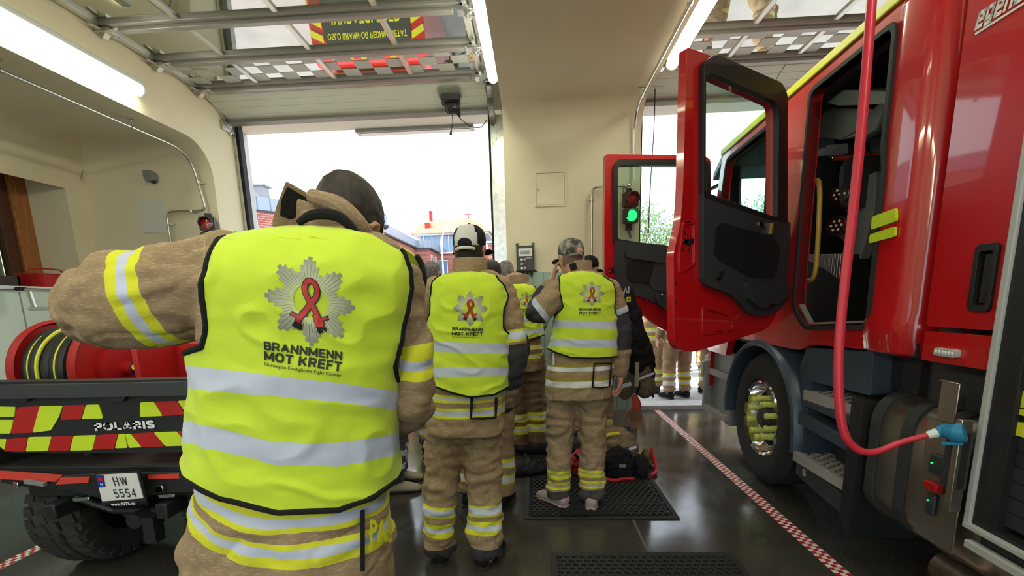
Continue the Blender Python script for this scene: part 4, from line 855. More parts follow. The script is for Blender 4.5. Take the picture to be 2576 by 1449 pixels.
# ------------------------------------------------------------------ loose gear inside the cab and the charging cable
def handlamp(px, label):
    u, v = tp(px[0], px[1], .28); w = TP0+TRT*.28+TAX*u
    h = empty('hand_lamp', (w[0], w[1], v), -TH, label=label, cat='torch', group='two hand lamps racked inside the cab door opening')
    d = np.array([-.75, -.55, .12]); d /= np.linalg.norm(d)
    part('body', h, M['yrail'], lambda b: (b.tube([-d*.16+np.array([0, .0, -.06]), -d*.02], [.028, .036], 14), b.bar(-d*.16+np.array([0, 0, -.02]), -d*.03+np.array([0, 0, .045]), .02, .015)), bevel=.004)
    part('head', h, M['black'], lambda b: b.tube([-d*.05, d*.03], [.045, .062], 24), bevel=.003)
    part('reflector', h, M['chrome'], lambda b: b.tube([d*.02, d*.036], [.03, .055], 24))
    for k in range(7):
        a = 2*math.pi*k/6; e1 = np.cross(d, (0, 0, 1)); e1 /= np.linalg.norm(e1); e2 = np.cross(d, e1); c = d*.036+(0 if k == 6 else 1)*.03*(math.cos(a)*e1+math.sin(a)*e2)
        part('led_lens', h, M['white'], lambda b: b.ell(c, .008, .008, .008, 8, 6))
handlamp((2118, 492), 'upper hand lamp with yellow body in the cab opening')
handlamp((2110, 570), 'lower hand lamp with yellow body in the cab opening')
_w = TP0+TRT*.20+TAX*-.95
def bag(b):
    b.ell((0, 0, .10), .08, .07, .13, 14, 10); b.ell((.02, .05, .2), .05, .05, .06)
tag(part('rope_bag', None, mat('red_bag', (.35, .02, .03), .8, bump=.5, bscale=20), bag, loc=(_w[0], _w[1]-.02, 1.22)), 'small crumpled red bag on the cab floor behind the hanging cable', 'bag')
Pc = []
for x, y, dx in ((2197, -60, -.30), (2193, 0, -.31), (2171, 280, -.35), (2147, 520, -.38), (2120, 760, -.42), (2110, 900, -.44), (2112, 1020, -.44), (2126, 1095, -.42), (2160, 1132, -.37), (2205, 1136, -.31), (2265, 1113, -.23), (2336, 1094, -.15)): Pc.append(onplane(x, y, TP0+TRT*dx, TRT))
_t0 = Pc[0]; top = np.array([_t0[0]+.02, _t0[1]+.1, 4.45])
cbl = empty('charging_cable', tuple(Pc[-1]), label='red charging cable hanging from the ceiling with a blue plug in the truck', cat='cable')
_o = Pc[-1]
part('cord', cbl, M['cable'], lambda b: b.tube([top-_o]+[p-_o for p in Pc], [.017]*8+[.0155, .014, .0125, .011, .0105], 14, sub=5))
_d = Pc[-1]-Pc[-2]; _d /= np.linalg.norm(_d); _tip = onplane(2428, 1088, TP0-TRT*.085, TRT)-_o
part('gland', cbl, M['white'], lambda b: b.tube([_d*-.005, _d*.03], [.013, .019], 10))
part('plug', cbl, M['blue'], lambda b: (b.tube([_d*.025, _d*.05, _tip*.75, _tip*.8, _tip], [.02, .026, .032, .037, .034], 20)), bevel=.002)
part('plug_lever', cbl, M['blue'], lambda b: (b.bar(_tip*.4+np.array([0, 0, -.035]), _tip+np.array([0, 0, -.04]), .02, .012),), bevel=.003)
# ================================================================== people
def remesh(mb, vox, sm=6, fold=0, freq=(7, 7, 16), seed=0, keep=None):
    me = mb.mesh('tmp'); o = bpy.data.objects.new('tmp', me); COL.objects.link(o)
    r = o.modifiers.new('r', 'REMESH'); r.mode = 'VOXEL'; r.voxel_size = vox
    s = o.modifiers.new('s', 'SMOOTH'); s.factor = .5; s.iterations = sm
    dg = bpy.context.evaluated_depsgraph_get(); m2 = bpy.data.meshes.new_from_object(o.evaluated_get(dg))
    bpy.data.objects.remove(o); bpy.data.meshes.remove(me)
    if fold:
        n = len(m2.vertices); co = np.zeros(n*3); m2.vertices.foreach_get('co', co); co = co.reshape(-1, 3)
        no = np.array([v.normal[:] for v in m2.vertices])
        off = np.array([(seed*3.1, seed*1.7, seed*5.3)]); q = co*np.array([freq])+off
        d = np.array([(abs(noise.noise(p))*1.6-.45)+.5*noise.noise(p*2.3)-(.9*max(0, .10-abs(noise.noise(p*.8+Vector((9, 3, 1)))))*6) for p in map(Vector, q)])
        if keep is not None: d *= keep(co)
        co += no*(d*fold)[:, None]; m2.vertices.foreach_set('co', co.ravel()); m2.update()
    return m2
def coords(me): n = len(me.vertices); co = np.zeros(n*3); me.vertices.foreach_get('co', co); return co.reshape(-1, 3)
def setattrf(me, name, vals):
    a = me.attributes.new(name, 'FLOAT', 'POINT'); a.data.foreach_set('value', np.asarray(vals, dtype=np.float32))
def linkmesh(name, me, mats, parent, loc=None):
    me.name = name
    for m in (mats if isinstance(mats, (list, tuple)) else [mats]): me.materials.append(m)
    me.shade_smooth(); o = bpy.data.objects.new(name, me); COL.objects.link(o); o.parent = parent
    return o
def seglen(co, P):
    """distance to a polyline and arc length of the nearest point"""
    P = [np.array(p, float) for p in P]; best = np.full(len(co), 1e9); arc = np.zeros(len(co)); acc = 0
    for a, b in zip(P[:-1], P[1:]):
        d = b-a; L = np.linalg.norm(d); t = np.clip((co-a)@d/L**2, -.3 if acc == 0 else 0, 1); dist = np.linalg.norm(co-(a+t[:, None]*d), axis=1)
        m = dist < best; best[m] = dist[m]; arc[m] = (acc+t*L)[m]; acc += L
    return best, arc
def headparts(b, c, s=1., R3=None, neck=True):
    """cranium, jaw, face, ears; local +y is the face"""
    R3 = R3 or Matrix.Identity(3); c = np.array(c, float)
    T = lambda p: c+np.array(R3 @ Vector((p[0]*s, p[1]*s, p[2]*s)))
    rows = [(-.118, .045, .030, .028), (-.112, .040, .045, .045), (-.095, .030, .056, .062), (-.07, .018, .062, .076), (-.045, .006, .067, .086), (-.015, .0, .071, .093), (.015, -.002, .075, .098), (.045, -.006, .0765, .099), (.07, -.008, .073, .095), (.09, -.010, .065, .084), (.105, -.012, .05, .066), (.115, -.012, .03, .04), (.118, -.012, .01, .014)]
    b.rings([[T((rx*math.cos(2*math.pi*k/28), yc+ry*math.sin(2*math.pi*k/28)*(1.0), z)) for k in range(28)] for z, yc, rx, ry in rows])
    # brow, nose, lips, chin, cheeks
    E = lambda p, r, q=(10, 8): b.rings([[T((p[0]+math.cos(t)*math.cos(a)*r[0], p[1]+math.cos(t)*math.sin(a)*r[1], p[2]+math.sin(t)*r[2])) for a in np.linspace(0, 2*math.pi, q[0], endpoint=False)] for t in np.linspace(-1.5, 1.5, q[1])])
    E((0, .088, .022), (.05, .014, .010)); E((0, .094, -.028), (.014, .018, .020)); E((0, .090, -.008), (.008, .016, .024)); E((0, .086, -.058), (.024, .014, .005)); E((0, .084, -.068), (.020, .013, .006)); E((0, .075, -.098), (.024, .018, .014)); E((.045, .062, -.02), (.02, .02, .018)); E((-.045, .062, -.02), (.02, .02, .018))
    for sx in (-1, 1):
        P = [T((sx*(.074+.010*math.sin(t)), -.012+.016*math.cos(t)*1.0, -.012+.030*math.sin(t))) for t in np.linspace(-1.9, 3.2, 12)]
        b.tube(P, .0058*s, 8); E((sx*.072, -.006, -.012), (.008, .012, .022)); E((sx*.076, -.002, -.036), (.006, .008, .009))
    return T
def hand(b, w, d, nrm, s=1., curl=.5, thumb=1):
    """wrist point w, pointing d, palm faces nrm; five separate bent fingers"""
    w = np.array(w, float); d = np.array(d, float); d /= np.linalg.norm(d); nrm = np.array(nrm, float); nrm -= d*(nrm@d); nrm /= np.linalg.norm(nrm); x = np.cross(d, nrm)*thumb
    b.rings([[w+d*l*s+x*a*wd*s+nrm*c*th*s for a, c in ((-1, -.6), (-.6, -1), (.6, -1), (1, -.6), (1, .6), (.6, 1), (-.6, 1), (-1, .6))] for l, wd, th in ((-.03, .026, .020), (0, .027, .018), (.03, .036, .016), (.065, .041, .014), (.090, .040, .012), (.098, .034, .008))])
    for i, (off, L) in enumerate(((-.030, .066), (-.010, .075), (.011, .070), (.030, .054))):
        p = w+(d*.088+x*(-off))*s; P = [p-d*.02*s, p]; dd = d.copy(); a = 0
        for k, f in enumerate((.45, .32, .25)):
            a += curl*(.5+.35*k)+(.05*i); dd = d*math.cos(a)+nrm*math.sin(a); P.append(P[-1]+dd*L*f*s)
        b.limb(P, [.0088*s, .0088*s, .0082*s, .0075*s, .0065*s], n=8, sub=3)
    p = w+(d*.022+x*.030)*s; t1 = d*.62+x*.72+nrm*.3; t1 /= np.linalg.norm(t1); t2 = d*.85+x*.25+nrm*(.2+.4*curl); t2 /= np.linalg.norm(t2)
    b.limb([p-t1*.01*s, p+t1*.035*s, p+t1*.035*s+t2*.03*s, p+t1*.035*s+t2*.055*s], [.012*s, .0105*s, .0095*s, .008*s], n=8, sub=3)
def projv(P):
    P = np.asarray(P, float); d = P-O_; w = d@FV; return CX_+F_*(d@RV)/w, CY_-F_*(d@UV_)/w
class Torso:
    """stack of elliptical sections given by photograph rows: (y, xleft, xright, half depth, depth shift)"""
    E = .82
    def __init__(s, rows, Y, metric=False):
        s.Y = Y; c = []
        for r in rows:
            if metric: c.append(((r[1]+r[2])/2, r[4], r[0], (r[2]-r[1])/2, r[3])); continue
            yc = Y+r[4]; ry = r[3]; m1, m2 = [(lambda d: d[0]/d[1])(ray(x, r[0])) for x in (r[1], r[2])]; rx = (m2-m1)*yc/2; f = 1.04
            for _ in range(30):
                a1, a2 = math.sqrt(rx*rx+(m1*ry*f)**2), math.sqrt(rx*rx+(m2*ry*f)**2); w = (m2-m1)*yc; rx += (w-(a1+a2))*.45; rx = max(rx, .02)
            cx = (m1*yc+a1+m2*yc-a2)/2; z = float(aty((r[1]+r[2])/2, r[0], yc)[2]); c.append((cx, yc, z, rx, ry))
        c = np.array(sorted(c, key=lambda q: q[2])); n = 12; T_ = np.linspace(0, len(c)-1, (len(c)-1)*n+1); out = []
        for q in T_:
            i = min(int(q), len(c)-2); f = q-i; p = [c[max(i-1, 0)], c[i], c[i+1], c[min(i+2, len(c)-1)]]
            out.append(.5*(2*p[1]+(-p[0]+p[2])*f+(2*p[0]-5*p[1]+4*p[2]-p[3])*f*f+(-p[0]+3*p[1]-3*p[2]+p[3])*f**3))
        s.fc = np.array(out); s.fc = s.fc[np.argsort(s.fc[:, 2])]; s.top = s.fc[-1]
    def at(s, z): return np.stack([np.interp(z, s.fc[:, 2], s.fc[:, i]) for i in range(5)], -1)
    def pt(s, z, th, off=0):
        z = np.asarray(z, float); c = s.at(z); sx, cx = np.sin(th), np.cos(th); ex = np.sign(sx)*np.abs(sx)**s.E; ey = np.sign(cx)*np.abs(cx)**s.E
        return np.stack([c[..., 0]+(c[..., 3]+off)*ex, c[..., 1]-(c[..., 4]+off)*ey, z+0*ex], -1)
    def loft(s, b, shrink=1., n=40, step=3):
        R_ = [list(s.pt(np.full(n, z), np.linspace(0, 2*math.pi, n, endpoint=False), 0)) for z in s.fc[:, 2]]
        if shrink != 1: R_ = [[np.mean(r, axis=0)+(p-np.mean(r, axis=0))*shrink for p in r] for r in R_]
        b.rings(R_[::step]+([R_[-1]] if (len(R_)-1) % step else []))
    def inv(s, x, y, off):
        """photograph pixel on the back of the garment -> height, angle"""
        x, y = np.atleast_1d(np.asarray(x, float)), np.atleast_1d(np.asarray(y, float)); Yg = np.full(len(x), s.Y-.12)
        D = FV[None]+((x-CX_)/F_)[:, None]*RV-((y-CY_)/F_)[:, None]*UV_
        for _ in range(14):
            P = O_+D*(Yg/D[:, 1])[:, None]; c = s.at(P[:, 2]); sx = np.clip((P[:, 0]-c[:, 0])/(c[:, 3]+off), -.995, .995)
            th = np.arcsin(np.sign(sx)*np.abs(sx)**(1/s.E)); Yg = .5*Yg+.5*(c[:, 1]-(c[:, 4]+off)*np.cos(th)**s.E)
        return P[:, 2], th
    def onback(s, x, y, off): z, th = s.inv(x, y, off); return s.pt(z, th, off)
def vest(T, parent, mats, ytop, ybot, armL, armR, off=.02, seed=0, nb=56, nr=84, bandsxy=None, fold=.012, neck=None):
    """armL/armR: rows (y, x) of the armhole edge; below the last row the vest wraps to the side seam"""
    HP = math.pi/2+.02; yy = np.linspace(ytop-10, max(armL[-1][0], armR[-1][0])+16, 180); tab = []
    for arm in (armL, armR):
        xb = np.interp(yy, [a[0] for a in arm], [a[1] for a in arm]); th = np.minimum(np.abs(T.inv(xb, yy, off+fold*.6)[1]), 1.36); th = th+(HP-th)*np.clip((yy-arm[-1][0]+14)/28*1., 0, 1)**1.5; tab.append(np.minimum(th, HP))
    edge = lambda y, i: np.where(y > yy[-1], HP, np.interp(y, yy, tab[i]))
    S_, U = np.meshgrid(np.linspace(0, 1, nr), np.linspace(-1, 1, nb), indexing='ij'); S_, U = S_.ravel(), U.ravel()
    x = np.interp(U, [-1, 1], [ybot[0][0], ybot[-1][0]]); y = ytop+S_*(np.interp(x, [q[0] for q in ybot], [q[1] for q in ybot])-ytop); z, _ = T.inv(x, y, off)
    for _ in range(16):
        tl, tr = -edge(y, 0), edge(y, 1); th = tl+(tr-tl)*(U+1)/2
        for _k in range(3):
            P = T.pt(z, th, off); xx, yp = projv(P); z = np.clip(z+(yp-y)*(P[:, 1]/F_)*.8, T.fc[0, 2], T.fc[-1, 2])
        x = xx; yb = np.interp(x, [q[0] for q in ybot], [q[1] for q in ybot]); yt = ytop if neck is None else np.interp(x, [q[0] for q in neck], [q[1] for q in neck]); y = .5*y+.5*(yt+S_*(yb-yt))
    def rough(P):
        q = P*np.array([5., 5., 9.])+seed*7.7; f = []
        for v in q:
            v = Vector(v); a = noise.noise(v); w = noise.noise(Vector((v.x*1.1+v.z*.8, v.y, v.z*.55-v.x*.9))*1.3); f.append(.42*a+.5*(1-abs(w)*3.2 if abs(w) < .31 else 0)+.14*noise.noise(v*3.1))
        return np.array(f)
    P = T.pt(z, th, off); P = T.pt(z, th, off+fold*np.clip(.35+rough(P), 0, 2))
    fr = T.pt(z, math.pi-th, off+.004); fr = T.pt(z, math.pi-th, off+fold*np.clip(.35+rough(fr), 0, 2))
    vs = np.concatenate([P, fr]); n1 = nr*nb; fs = []
    for i in range(nr-1):
        for j in range(nb-1):
            a = i*nb+j; fs.append((a, a+1, a+nb+1, a+nb)); fs.append((n1+a, n1+a+nb, n1+a+nb+1, n1+a+1))
    for j in (0, nb-1):
        for i in range(nr-1):
            if abs(abs(th[i*nb+j])-HP) < .05 and abs(abs(th[(i+1)*nb+j])-HP) < .05: fs.append((i*nb+j, (i+1)*nb+j, n1+(i+1)*nb+j, n1+i*nb+j))
    me = bpy.data.meshes.new('vest'); me.from_pydata([tuple(p) for p in vs], [], fs); me.update()
    if bandsxy:
        bx, rows = bandsxy; B = np.array([np.interp(x, bx, r_) for r_ in rows]); n_ = len(rows)
        val = np.array([np.interp(y[k], B[:, k], np.arange(1, n_+1)) for k in range(len(x))])
        val = np.where(y < B[0], 1+(y-B[0])/(B[1]-B[0]), val); val = np.where(y > B[-1], n_+(y-B[-1])/(B[-1]-B[-2]), val); val = np.clip(val, 0, 5.9)
        setattrf(me, 'band', np.concatenate([val, val]))
    o = linkmesh('vest', me, mats[0], parent)
    so = o.modifiers.new('cloth', 'SOLIDIFY'); so.thickness = .003; so.offset = 0
    G = lambda i, j, f=0: vs[f*n1+i*nb+j]
    pr = .0078 if T.Y < 2 else .0055
    for j in (0, nb-1):
        rows_ = [i for i in range(0, nr) if abs(abs(th[i*nb+j])-HP) > .04]
        if len(rows_) > 2:
            rows_ = rows_+[min(rows_[-1]+1, nr-1)]; path = [G(i, j) for i in rows_]; path2 = [G(i, j, 1) for i in rows_]
            part('armhole_piping', parent, mats[1], lambda b: b.tube(path+path2[::-1], pr, 7))
    loop = [G(nr-1, j) for j in range(nb)]+[G(nr-1, j, 1) for j in range(nb-1, -1, -1)]
    part('hem_piping', parent, mats[1], lambda b: b.tube(loop, pr, 7, closed=True))
    T.vestoff = off+fold*.5
    return o
# vest decal: sunburst star, hose ribbon and lettering, laid onto the cloth in its own flat coordinates
M['burst'] = mat('burst_print', (.5, .5, .45), .7)
from mathutils.bvhtree import BVHTree
def _burst():
    nt = M['burst'].node_tree; b = nt.nodes['Principled BSDF']; at = _n(nt, 'ShaderNodeAttribute', attribute_name='rad'); cr = _n(nt, 'ShaderNodeValToRGB')
    cr.color_ramp.elements[0].position = .38; cr.color_ramp.elements[0].color = (.60, .66, .30, 1); cr.color_ramp.elements[1].position = 1; cr.color_ramp.elements[1].color = (.20, .20, .19, 1)
    e = cr.color_ramp.elements.new(.6); e.color = (.45, .47, .36, 1); nt.links.new(at.outputs['Fac'], cr.inputs[0]); nt.links.new(cr.outputs[0], b.inputs['Base Color'])
_burst()
def emblem(T, vo, px, py, s, tilt, parent, hi=True, sx=1., text=True, vs_=(1.13, 1.36, 1.56), vclip=None):
    """s = star radius in photo pixels; tilt in degrees (clockwise); local u right, v down"""
    ct, st = math.cos(R(tilt)), math.sin(R(tilt)); off = T.vestoff+.004
    rel = lambda u, v: (px+s*(u*sx), py+s*(v+u*sx*math.tan(R(tilt))))
    tree = None
    me = vo.data; from_tri = BVH(vo)
    def fn(u, v, lift=0):
        x, y = rel(u, v); q = T.onback(np.array([x]), np.array([y]), T.vestoff)[0]
        hit = from_tri.ray_cast(Vector((q[0], q[1]-.25, q[2])), Vector((0, 1, 0)), .6)
        yy = hit[0].y if hit[0] is not None else q[1]
        return (q[0], yy-.0034-lift, q[2])
    b = MB(); rad = []
    n = 56
    for k in range(n):
        m = k % 7; d = abs(m-3); L = (1.0, .92, .80, .68)[d] if k % 2 == 0 or d else 1.0
        if d == 3: L = .66
        a = R(k*360/n-90+360/n*-3+90*0); c, sn = math.cos(a), math.sin(a); w0, w1 = .38*math.tan(R(360/n/2))*.9, L*math.tan(R(360/n/2))*.84
        steps = 5 if hi else 2
        vs = []
        for i in range(steps+1):
            r_ = .38+(L-.38)*i/steps; w = w0+(w1-w0)*i/steps
            for sg in (-1, 1): vs.append(fn(c*r_-sn*w*sg, sn*r_+c*w*sg)); rad.append(r_)
        b.add(vs, [(2*i, 2*i+1, 2*i+3, 2*i+2) for i in range(steps)])
    o = b.build('sunburst_print', M['burst'], parent, smooth=True, recalc=False); setattrf(o.data, 'rad', rad)
    # soft inner ring
    # ribbon of red hose: outline in black, then red
    def ribbon(b, w, lift):
        P = [(-.30, .56), (-.16, .30), (.0, .06), (.12, -.10), (.17, -.26), (.13, -.40), (.03, -.46), (-.07, -.41), (-.12, -.27), (-.08, -.12), (.02, .06), (.14, .28), (.24, .54)]
        Q, _ = smoothpath([np.array([*p, 0.]) for p in P], [1]*len(P), 5 if hi else 2); vs = []
        for i, p in enumerate(Q):
            t = Q[min(i+1, len(Q)-1)]-Q[max(i-1, 0)]; t /= np.linalg.norm(t); nn = np.array([-t[1], t[0]])
            for sg in (-1, 1): vs.append(fn(p[0]+nn[0]*w*sg, p[1]+nn[1]*w*sg, lift+.00001*i))
        b.add(vs, [(2*i, 2*i+1, 2*i+3, 2*i+2) for i in range(len(Q)-1)])
    def quad(b, pts, lift): b.add([fn(u, v, lift) for u, v in pts], [tuple(range(len(pts)))])
    def noz(b, grow, lift, which):
        for sg, (x0, y0) in ((-1, (-.22, .44)), (1, (.19, .44))):
            d = np.array([sg*.42, .9]); d /= np.linalg.norm(d); e = np.array([-d[1], d[0]])
            Z = lambda a, c: tuple(np.array([x0, y0])+d*a+e*c)
            if which == 0: quad(b, [Z(-.18-grow, -.07-grow), Z(-.18-grow, .07+grow), Z(.10, .085+grow), Z(.10, -.085-grow)], lift); quad(b, [Z(-.06-grow, -.22*1-grow), Z(.0+grow, -.22-grow), Z(.0+grow, .0), Z(-.06-grow, .0)] if sg > 0 else [Z(-.06-grow, .22+grow), Z(.0+grow, .22+grow), Z(.0+grow, 0), Z(-.06-grow, 0)], lift)
            else: quad(b, [Z(.08, -.075), Z(.08, .075), Z(.20, .12), Z(.24, .09), Z(.24, -.09), Z(.20, -.12)], lift)
    part('hose_outline', parent, M['black'], lambda b: (ribbon(b, .075, .0006), noz(b, .02, .0008, 0), noz(b, 0, .0018, 1)), recalc=False, smooth=False)
    part('hose_ribbon', parent, M['hose'], lambda b: (ribbon(b, .052, .0013), noz(b, 0, .0015, 0)), recalc=False, smooth=False)
    if text:
        def tx(b):
            block(b, 'BRANNMENN', 1.74, lambda u, v: fn(u-.16, vs_[0]-v, .0008), .195, .21, .10, 0, .08 if hi else .3); block(b, 'MOT KREFT', 1.76, lambda u, v: fn(u-.16, vs_[1]-v, .0008), .21, .22, .12, 0, .08 if hi else .3)
            vv, ff = textpolys('Norwegian Firefighters Fight Cancer', 1, .006, 0, 1.05); xs = [p[0] for p in vv]; ys = [p[1] for p in vv]; kx = 1.74/(max(xs)-min(xs)); ky = .1/(max(ys)-min(ys)); cx, cy = (max(xs)+min(xs))/2, (max(ys)+min(ys))/2
            b.add([fn((p[0]-cx)*kx-.16, vs_[2]-(p[1]-cy)*ky, .0008) for p in vv], ff)
        part('print_lettering', parent, M['ink'], tx, recalc=False, smooth=False)
from mathutils.bvhtree import BVHTree
def BVH(o):
    me = o.data; return BVHTree.FromPolygons([tuple(v.co) for v in me.vertices], [tuple(p.vertices) for p in me.polygons])
M['hose'] = mat('hose_red', (.50, .03, .02), .5); M['ink'] = mat('black_ink', (.02, .022, .02), .7)
M['vest'] = bands(mat('hivis_fabric', LIME, .75, bump=.25, bscale=260, bdist=.003, sheen=.2), 'band', LIME, [(1, 2, SILVER), (3, 4, SILVER)], 0, 6)
def turnout(name, base=SAND, ld=(), td=(), dark=None):
    m = mat(name, base, .9, bump=.5, bscale=180, bdist=.003, vary=.14, vscale=9)
    # rip-stop weave lines
    nt = m.node_tree; b = nt.nodes['Principled BSDF']; src = b.inputs['Base Color'].links[0].from_socket
    tc = _n(nt, 'ShaderNodeTexCoord'); br = _n(nt, 'ShaderNodeTexNoise'); mp = _n(nt, 'ShaderNodeMapping'); mp.inputs['Scale'].default_value = (60, 60, 260)
    nt.links.new(tc.outputs['Object'], mp.inputs[0]); nt.links.new(mp.outputs[0], br.inputs['Vector']); br.inputs['Scale'].default_value = 1
    cr = _n(nt, 'ShaderNodeValToRGB'); cr.color_ramp.elements[0].position = .52; cr.color_ramp.elements[0].color = (0, 0, 0, 1); cr.color_ramp.elements[1].position = .66; cr.color_ramp.elements[1].color = (.16, .14, .11, 1)
    nt.links.new(br.outputs[0], cr.inputs[0]); mx = _n(nt, 'ShaderNodeMix', data_type='RGBA', blend_type='ADD'); mx.inputs[0].default_value = .55; nt.links.new(src, mx.inputs[6]); nt.links.new(cr.outputs[0], mx.inputs[7]); nt.links.new(mx.outputs[2], b.inputs['Base Color'])
    if ld: bands(m, 'limb', base, ld, -1.2, 2)
    if td: bands(m, 'tor', base, td, -1.2, 2.2)
    return m
def triple(a, w=.075, y=YEL): return [(a, a+w*.3, y), (a+w*.3, a+w*.7, SILVER), (a+w*.7, a+w, y)]
def build_person(name, label, T, arms, legs, headc, **k):
    """arms: list of dict(path px+dy list, radii m, hand); legs likewise; returns the empty"""
    Y = T.Y; q = (lambda p: np.array(p, float)) if k.get('metric') else (lambda p: np.array(aty(p[0], p[1], Y+p[2])))
    root = empty(name, (0, 0, 0), label=label, cat='person'); vox = k.get('vox', .012)
    jb = MB(); T.loft(jb); A = []
    for a in arms:
        P = [q(p) for p in a['p']]; A.append(P); jb.limb(P, a['r'], n=16, sub=4)
    me = remesh(jb, vox, k.get('sm', 5), k.get('fold', .008)*1.35, (7, 7, 14), k.get('seed', 1))
    co = coords(me); lim = np.full(len(co), -1.); lb = np.full(len(co), 1e9)
    zc = T.fc[:, 2]; o_ = np.argsort(zc); inx = np.interp(co[:, 2], zc[o_], T.fc[o_, 0]); rx = np.interp(co[:, 2], zc[o_], T.fc[o_, 3]); iny = np.interp(co[:, 2], zc[o_], T.fc[o_, 1]); ry = np.interp(co[:, 2], zc[o_], T.fc[o_, 4])
    ins = np.sqrt(((co[:, 0]-inx)/rx)**2+((co[:, 1]-iny)/ry)**2)
    for a, P in zip(arms, A):
        d, arc = seglen(co, P); m = (d < lb) & (ins > 1.06) & (d < max(a['r'])*1.5); lim[m] = (arc+a.get('shift', 0))[m]; lb[m] = d[m]
    setattrf(me, 'limb', lim); setattrf(me, 'tor', np.where(lim < 0, co[:, 2]+k.get('tz', lambda c: 0)(co), -1))
    linkmesh('jacket', me, k['jm'], root)
    # trousers
    if legs:
        tb = MB(); Lp = []
        for l in legs: P = [q(p) for p in l['p']]; Lp.append(P); tb.limb(P, l['r'], n=18, sub=4, ce=.3)
        hip = (Lp[0][0]+Lp[-1][0])/2; hw = abs(Lp[0][0][0]-Lp[-1][0][0])/2+legs[0]['r'][0]
        tb.ell(hip+np.array([0, 0, .06]), hw*.98, .15, .17, 20, 12)
        me = remesh(tb, vox, 4, k.get('fold', .008)*1.9, (7, 7, 15), k.get('seed', 1)+4); co = coords(me); lim = np.full(len(co), -1.); lb = np.full(len(co), 1e9)
        for P in Lp: d, arc = seglen(co, P[::-1]); m = d < lb; lim[m] = arc[m]; lb[m] = d[m]
        setattrf(me, 'limb', lim); setattrf(me, 'tor', np.full(len(co), -1.)); linkmesh('trousers', me, k['tm'], root)
    # continuous body underneath
    bb = MB(); T.loft(bb, shrink=.84); hc, hs, hr = headc
    HT = headparts(bb, hc, hs, hr)
    nk = T.top[:3]; bb.limb([nk+np.array([0, 0, -.06]), nk, np.array(HT((0, -.02, -.06))), np.array(HT((0, -.012, .0)))], [.07, .062, .058*hs, .055*hs], n=16)
    for a, P in zip(arms, A):
        bb.limb(P, [r_*.62 for r_ in a['r']], n=12)
        if a.get('hand'): w, d, nrm, cu, th = a['hand']; hand(bb, q(w), d, nrm, a.get('hs', 1.), cu, th); bb.limb([P[-1]*.9+P[-2]*.1, (P[-1]+q(w))/2, q(w)], [.038, .032, .028], n=12)
    if legs:
        for P, l in zip(Lp, legs): bb.limb(P, [r_*.6 for r_ in l['r']], n=12)
        bb.ell(hip+np.array([0, 0, .04]), hw*.7, .10, .14, 16, 10)
        for l, P in zip(legs, Lp):
            f = np.array(l.get('foot', (0, 1, 0)), float); f /= np.linalg.norm(f); a0 = np.array([P[-1][0], P[-1][1], .07]); bb.limb([a0+np.array([0, 0, .12]), a0, a0+f*.08-np.array([0, 0, .03]), a0+f*.16-np.array([0, 0, .04])], [.04, .04, .035, .025], n=10)
    me = remesh(bb, k.get('bvox', .0062 if vox < .015 else .009), 3); linkmesh('body', me, k.get('skin', M['skin']), root)
    # shoes
    for l, P in zip(legs or [], Lp if legs else []):
        f = np.array(l.get('foot', (0, 1, 0)), float); f /= np.linalg.norm(f); sd = np.array([f[1], -f[0], 0]); a0 = np.array([P[-1][0], P[-1][1], 0.])+np.array(l.get('fo', (0, 0, 0)))
        lift = l.get('lift', 0)
        sh = MB(); prof = [(-.085, .028, .05, .07), (-.075, .036, .012, .09), (-.04, .042, .004, .115), (.02, .044, .003, .12), (.08, .048, .003, .085), (.14, .052, .003, .065), (.18, .046, .004, .052), (.205, .030, .010, .038)]
        sh.rings([[a0+f*y_+sd*w_*math.cos(t)+np.array([0, 0, lift+(z0+z1)/2+(z1-z0)/2*math.sin(t)]) for t in np.linspace(0, 2*math.pi, 16, endpoint=False)] for y_, w_, z0, z1 in prof])
        so = sh.build('shoe', k.get('shoe', M['black2']), root, ang=60)
        so2 = MB(); so2.rings([[a0+f*y_*1.02+sd*w_*1.04*math.cos(t)+np.array([0, 0, lift+.009+.009*math.sin(t)]) for t in np.linspace(0, 2*math.pi, 16, endpoint=False)] for y_, w_, _, _ in prof]); so2.build('sole', k.get('sole', M['rub']), so)
    for sx in (-1, 1): part('eye', root, M['white'], lambda b: b.ell(HT((sx*.031, .083, .004)), .011*hs, .011*hs, .009*hs))
    root['_n'] = 0; del root['_n']
    return root, HT, q
def hair(parent, HT, m, grow=1.045, low=-.07, front=.02, seed=0, nz=.002, zmax=.119, name='hair'):
    """short hair shell over the cranium: lower at the nape than at the brow"""
    rows = [(-.095, .028, .056, .060), (-.07, .014, .062, .078), (-.045, .006, .067, .086), (-.015, .0, .071, .093), (.015, -.002, .075, .098), (.045, -.006, .0765, .099), (.07, -.008, .073, .095), (.09, -.010, .065, .084), (.105, -.012, .05, .066), (.115, -.012, .03, .04), (.119, -.012, .004, .005)]
    Z = [r[0] for r in rows]; b = MB(); n = 72; R_ = []
    for t in np.linspace(0, 1, 34):
        r = []
        for k in range(n):
            a = 2*math.pi*k/n; fz = math.sin(a)   # +1 face
            lo = low+(front-low)*max(0, min(1, (fz+.35)/.75))**.8+(.035 if .0 < fz < .35 else 0)*1
            z = lo+(zmax-lo)*t; yc, rx, ry = [np.interp(z, Z, [q[i] for q in rows]) for i in (1, 2, 3)]
            g = grow*(.975 if t == 0 else 1)+nz*18*noise.noise(Vector((math.cos(a)*9, fz*9, z*60+seed)))
            r.append(HT((rx*g*math.cos(a), yc+ry*g*fz, z*(1.0 if z < .06 else 1+.03*(z-.06)/.06))))
        R_.append(r)
    b.rings(R_, cap=True); return b.build(name, m, parent, ang=80, recalc=True)
